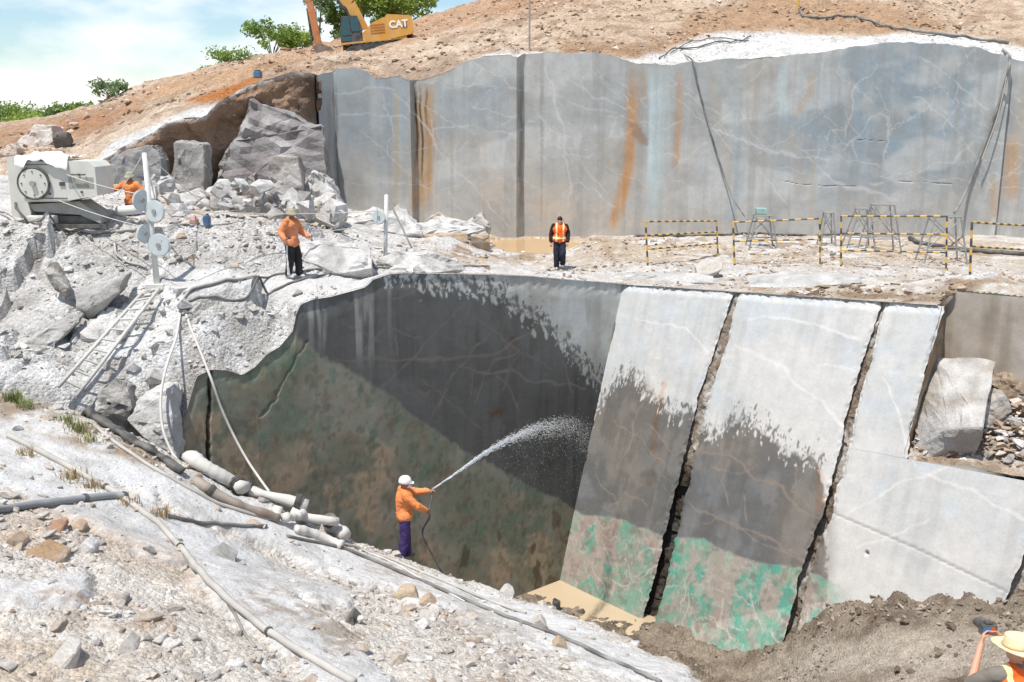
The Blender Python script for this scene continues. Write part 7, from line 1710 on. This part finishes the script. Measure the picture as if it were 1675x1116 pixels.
# man hosing the wall: seen from behind-left, arms out to the right
wy = 19.75; wz_ = float(near_z(np.array([-2.25]), np.array([wy]))[0]); wp = P(663, 916, wy); wp[2] = CAM_Z - .0 + ray(663, 916)[2] * (wy / ray(663, 916)[1])
yaw = R(-72)
hoser, HJ = person('man in white helmet and orange shirt spraying the wall with a hose', wp, yaw, dict(head=(0, .03, 1.62), elR=(.27, .20, 1.22), wrR=(.17, .40, 1.06), elL=(-.20, .27, 1.33), wrL=(-.10, .53, 1.36), knL=(-.11, .05, .50), anL=(-.12, .06, .09), knR=(.10, -.02, .50), anR=(.12, -.12, .09)),
       M_ORANGE, M_PURPLE, M_BOOT, M_SKIN, helmet, mask=True, shoe_h=.2, look=(R(-8), R(-4)), palmL=(0, .2, -1), palmR=(-1, 0, .2), curl=(1.0, 1.1), baggy=.016, scale=1.07)
def hw_(p): return np.array(Matrix.Translation(hoser.location) @ Matrix.Rotation(yaw, 4, 'Z') @ (Vector(p) * 1.07))
h_r = hw_(HJ['wrR'] + Vector((-.03, .07, -.03))); h_l = hw_(HJ['wrL'] + Vector((.0, .08, -.02)))
dj = h_l - h_r; dj = dj / np.linalg.norm(dj); noz = h_l + dj * .06
gp = P(724, 938, 19.9)
hose('spray_hose', 'black hose held by the man spraying, trailing to the ground', [tuple(noz), tuple(h_l), tuple(lerp(h_l, h_r, .5)), tuple(h_r), tuple(h_r + np.array((.01, 0, -.14))), tuple(P(691, 872, 19.75)), tuple(P(704, 902, 19.8)), tuple(gp), tuple(P(732, 948, 20.3))], .02, M_RUB)
# man with black striped trousers on the rim path, arms swung
fp = on_bench(480, 456)
person('man in faded orange shirt and black striped trousers standing at the rim', fp, R(-115), dict(elL=(-.30, .10, 1.14), wrL=(-.30, .30, 1.02), elR=(.30, -.10, 1.16), wrR=(.36, .06, 1.0), anL=(-.12, .10, .09), knL=(-.11, .09, .50), anR=(.12, -.06, .09), head=(0, .04, 1.62)), M_ORANGE2, M_STRIPE, M_BOOTP, M_SKIN, bucket_hat(M_KHAKI), shoe_h=.30, look=(R(-20), R(-8)), baggy=.022, hem=.84)
# man in the reflective vest walking towards the rim
fp = on_bench(915, 441)
person('man in an orange reflective vest walking on the bench, looking down', fp, R(180), dict(head=(0, .06, 1.62), elL=(-.27, -.02, 1.15), wrL=(-.25, .10, .92), elR=(.28, -.06, 1.15), wrR=(.28, .02, .90), knR=(.10, .03, .5), anR=(.10, .02, .09), knL=(-.10, .16, .52), anL=(-.11, -.06, .16)), M_MAROON, M_NAVY, M_BOOTP, M_SKINP, None, vest=M_VEST, look=(R(-12), R(-22)), hair=M_HAIR, sleeve=.9, shoe_h=.18, baggy=.02, scale=1.05)
# man in orange behind the machine, arm out to it
yl = 27.4; lp = P(212, 281, yl); lp[2] -= 1.75
person('man in orange shirt with face cloth beside the wire-saw machine', lp, R(160), dict(elR=(.40, .10, 1.30), wrR=(.60, .22, 1.20), elL=(-.34, -.06, 1.18), wrL=(-.24, .10, 1.06)), M_ORANGE, plain('blue_cloth', (52, 72, 104), .85, var=.2), M_BOOT, M_SKIN, bucket_hat(M_KHAKI), glove=M_GLOVE, baggy=.012, look=(R(10), R(-10)))
# photographer at the lower right corner, seen from behind and above
pp = P(1669, 1054, 7.75); pg = pp - np.array((0, 0, 1.70))
ph, PJ = person('person in straw hat and orange vest aiming a camera, lower right corner', pg, R(6), dict(head=(0, .05, 1.62), elL=(-.32, .14, 1.26), wrL=(-.12, .36, 1.51), elR=(.32, .16, 1.26), wrR=(.10, .36, 1.51)), M_GREYT, M_NAVY, M_BOOT, M_SKINP, straw, vest=M_VEST, sleeve=.2, look=(0, R(-6)), palmL=(1, 0, .3), palmR=(-1, 0, .3), curl=(.8, .8))
cl_ = Matrix.Translation(Vector(map(float, pg))) @ Matrix.Rotation(R(6), 4, 'Z') @ Vector((-.01, .455, 1.60))
cr = empty('photo_camera', tuple(cl_), R(6)); cr.scale = (.95,) * 3; tag(cr, 'dark camera with coloured screen held up by the straw-hatted person', 'camera')
m = MB(); m.box(-.075, .075, -.04, .04, -.05, .05, 0, .012); m.build('body', M_RUB, cr)
m = MB(); m.cyl((-.02, .04, 0), (-.02, .15, 0), .042, 18); ln_ = m.build('lens', M_RUB, cr)
m = MB(); m.box(-.035, .035, -.03, .03, .05, .08, 0, .01); m.build('viewfinder', M_RUB, cr)
m = MB(); m.box(-.07, .0, -.046, -.041, -.03, .035); m.build('screen', plain('blue_screen', (52, 130, 190), .2), cr)
m = MB(); m.box(.005, .045, -.046, -.041, -.02, .03); m.build('control_pad', plain('orange_dial', (206, 96, 48), .4), cr)

# ------------------------------------------------------------------ water jet
M_JET = bpy.data.materials.new('spray_water'); M_JET.use_nodes = True
b_ = M_JET.node_tree.nodes['Principled BSDF']; b_.inputs['Base Color'].default_value = (.92, .94, .95, 1); b_.inputs['Roughness'].default_value = .25; b_.inputs['IOR'].default_value = 1.33; b_.inputs['Transmission Weight'].default_value = .45; b_.inputs['Alpha'].default_value = .7
JP = [noz, P(752, 770, 20.9), P(806, 732, 22.2), P(860, 704, 23.8), P(905, 689, 25.2), P(938, 686, 26.3), P(960, 700, 27.1), P(972, 745, 27.6)]
path = np.array(smooth_path(JP, .12)); r = np.random.default_rng(3); VV = []; FF = []
def drop(c, d, L_, w):
    d = d / (np.linalg.norm(d) + 1e-9); a = np.cross(d, (0, 0, 1.0)); a = a / (np.linalg.norm(a) + 1e-9); b = np.cross(a, d); i = len(VV)
    VV.extend([c - d * L_, c + a * w, c + b * w, c - a * w, c - b * w, c + d * L_ * .7]); FF.extend([(i, i + 2, i + 1), (i, i + 3, i + 2), (i, i + 4, i + 3), (i, i + 1, i + 4), (i + 5, i + 1, i + 2), (i + 5, i + 2, i + 3), (i + 5, i + 3, i + 4), (i + 5, i + 4, i + 1)])
N = len(path)
for k in range(5200):
    t = r.random() ** .85 * .93; i = int(t * (N - 2)); p = lerp(path[i], path[i + 1], t * (N - 2) - i); d = path[i + 1] - path[i]
    sp = .010 + .26 * t ** 1.5; q = p + r.normal(0, 1, 3) * sp * np.array((.5, .7, .55)); q[2] -= abs(r.normal(0, 1)) * .55 * t ** 2.2
    L_ = lerp(.12, .04, t) * r.uniform(.4, 1.3); w = lerp(.0045, .004, t) * r.uniform(.4, 1.4)
    drop(q, d + np.array((0, 0, -.04 * t)), L_, w)
for k in range(900):                                        # drops raining off the jet
    t = r.uniform(.35, .97); i = int(t * (N - 2)); p = path[i]; q = p + np.array((r.normal(0, .25), r.normal(0, .4), -abs(r.normal(0, 1.0)) * (0.3 + t))); drop(q, np.array((.25, .3, -1.0)), r.uniform(.010, .04), r.uniform(.003, .006))
VV = np.array(VV); o0 = noz; jet = mesh_obj('water_jet', VV - o0, FF, M_JET); jet.location = tuple(map(float, o0)); tag(jet, 'white arc of water sprayed at the dark wall', 'water jet', kind='stuff')
m = MB(); cp = [path[i] - path[0] for i in range(0, int(N * .2))]; m.tube(cp, [lerp(.006, .009, k / len(cp)) * (1 + .3 * float(fbm(k * .7, 1, 3, 5))) for k in range(len(cp))], 7); m.build('core', M_JET, jet);
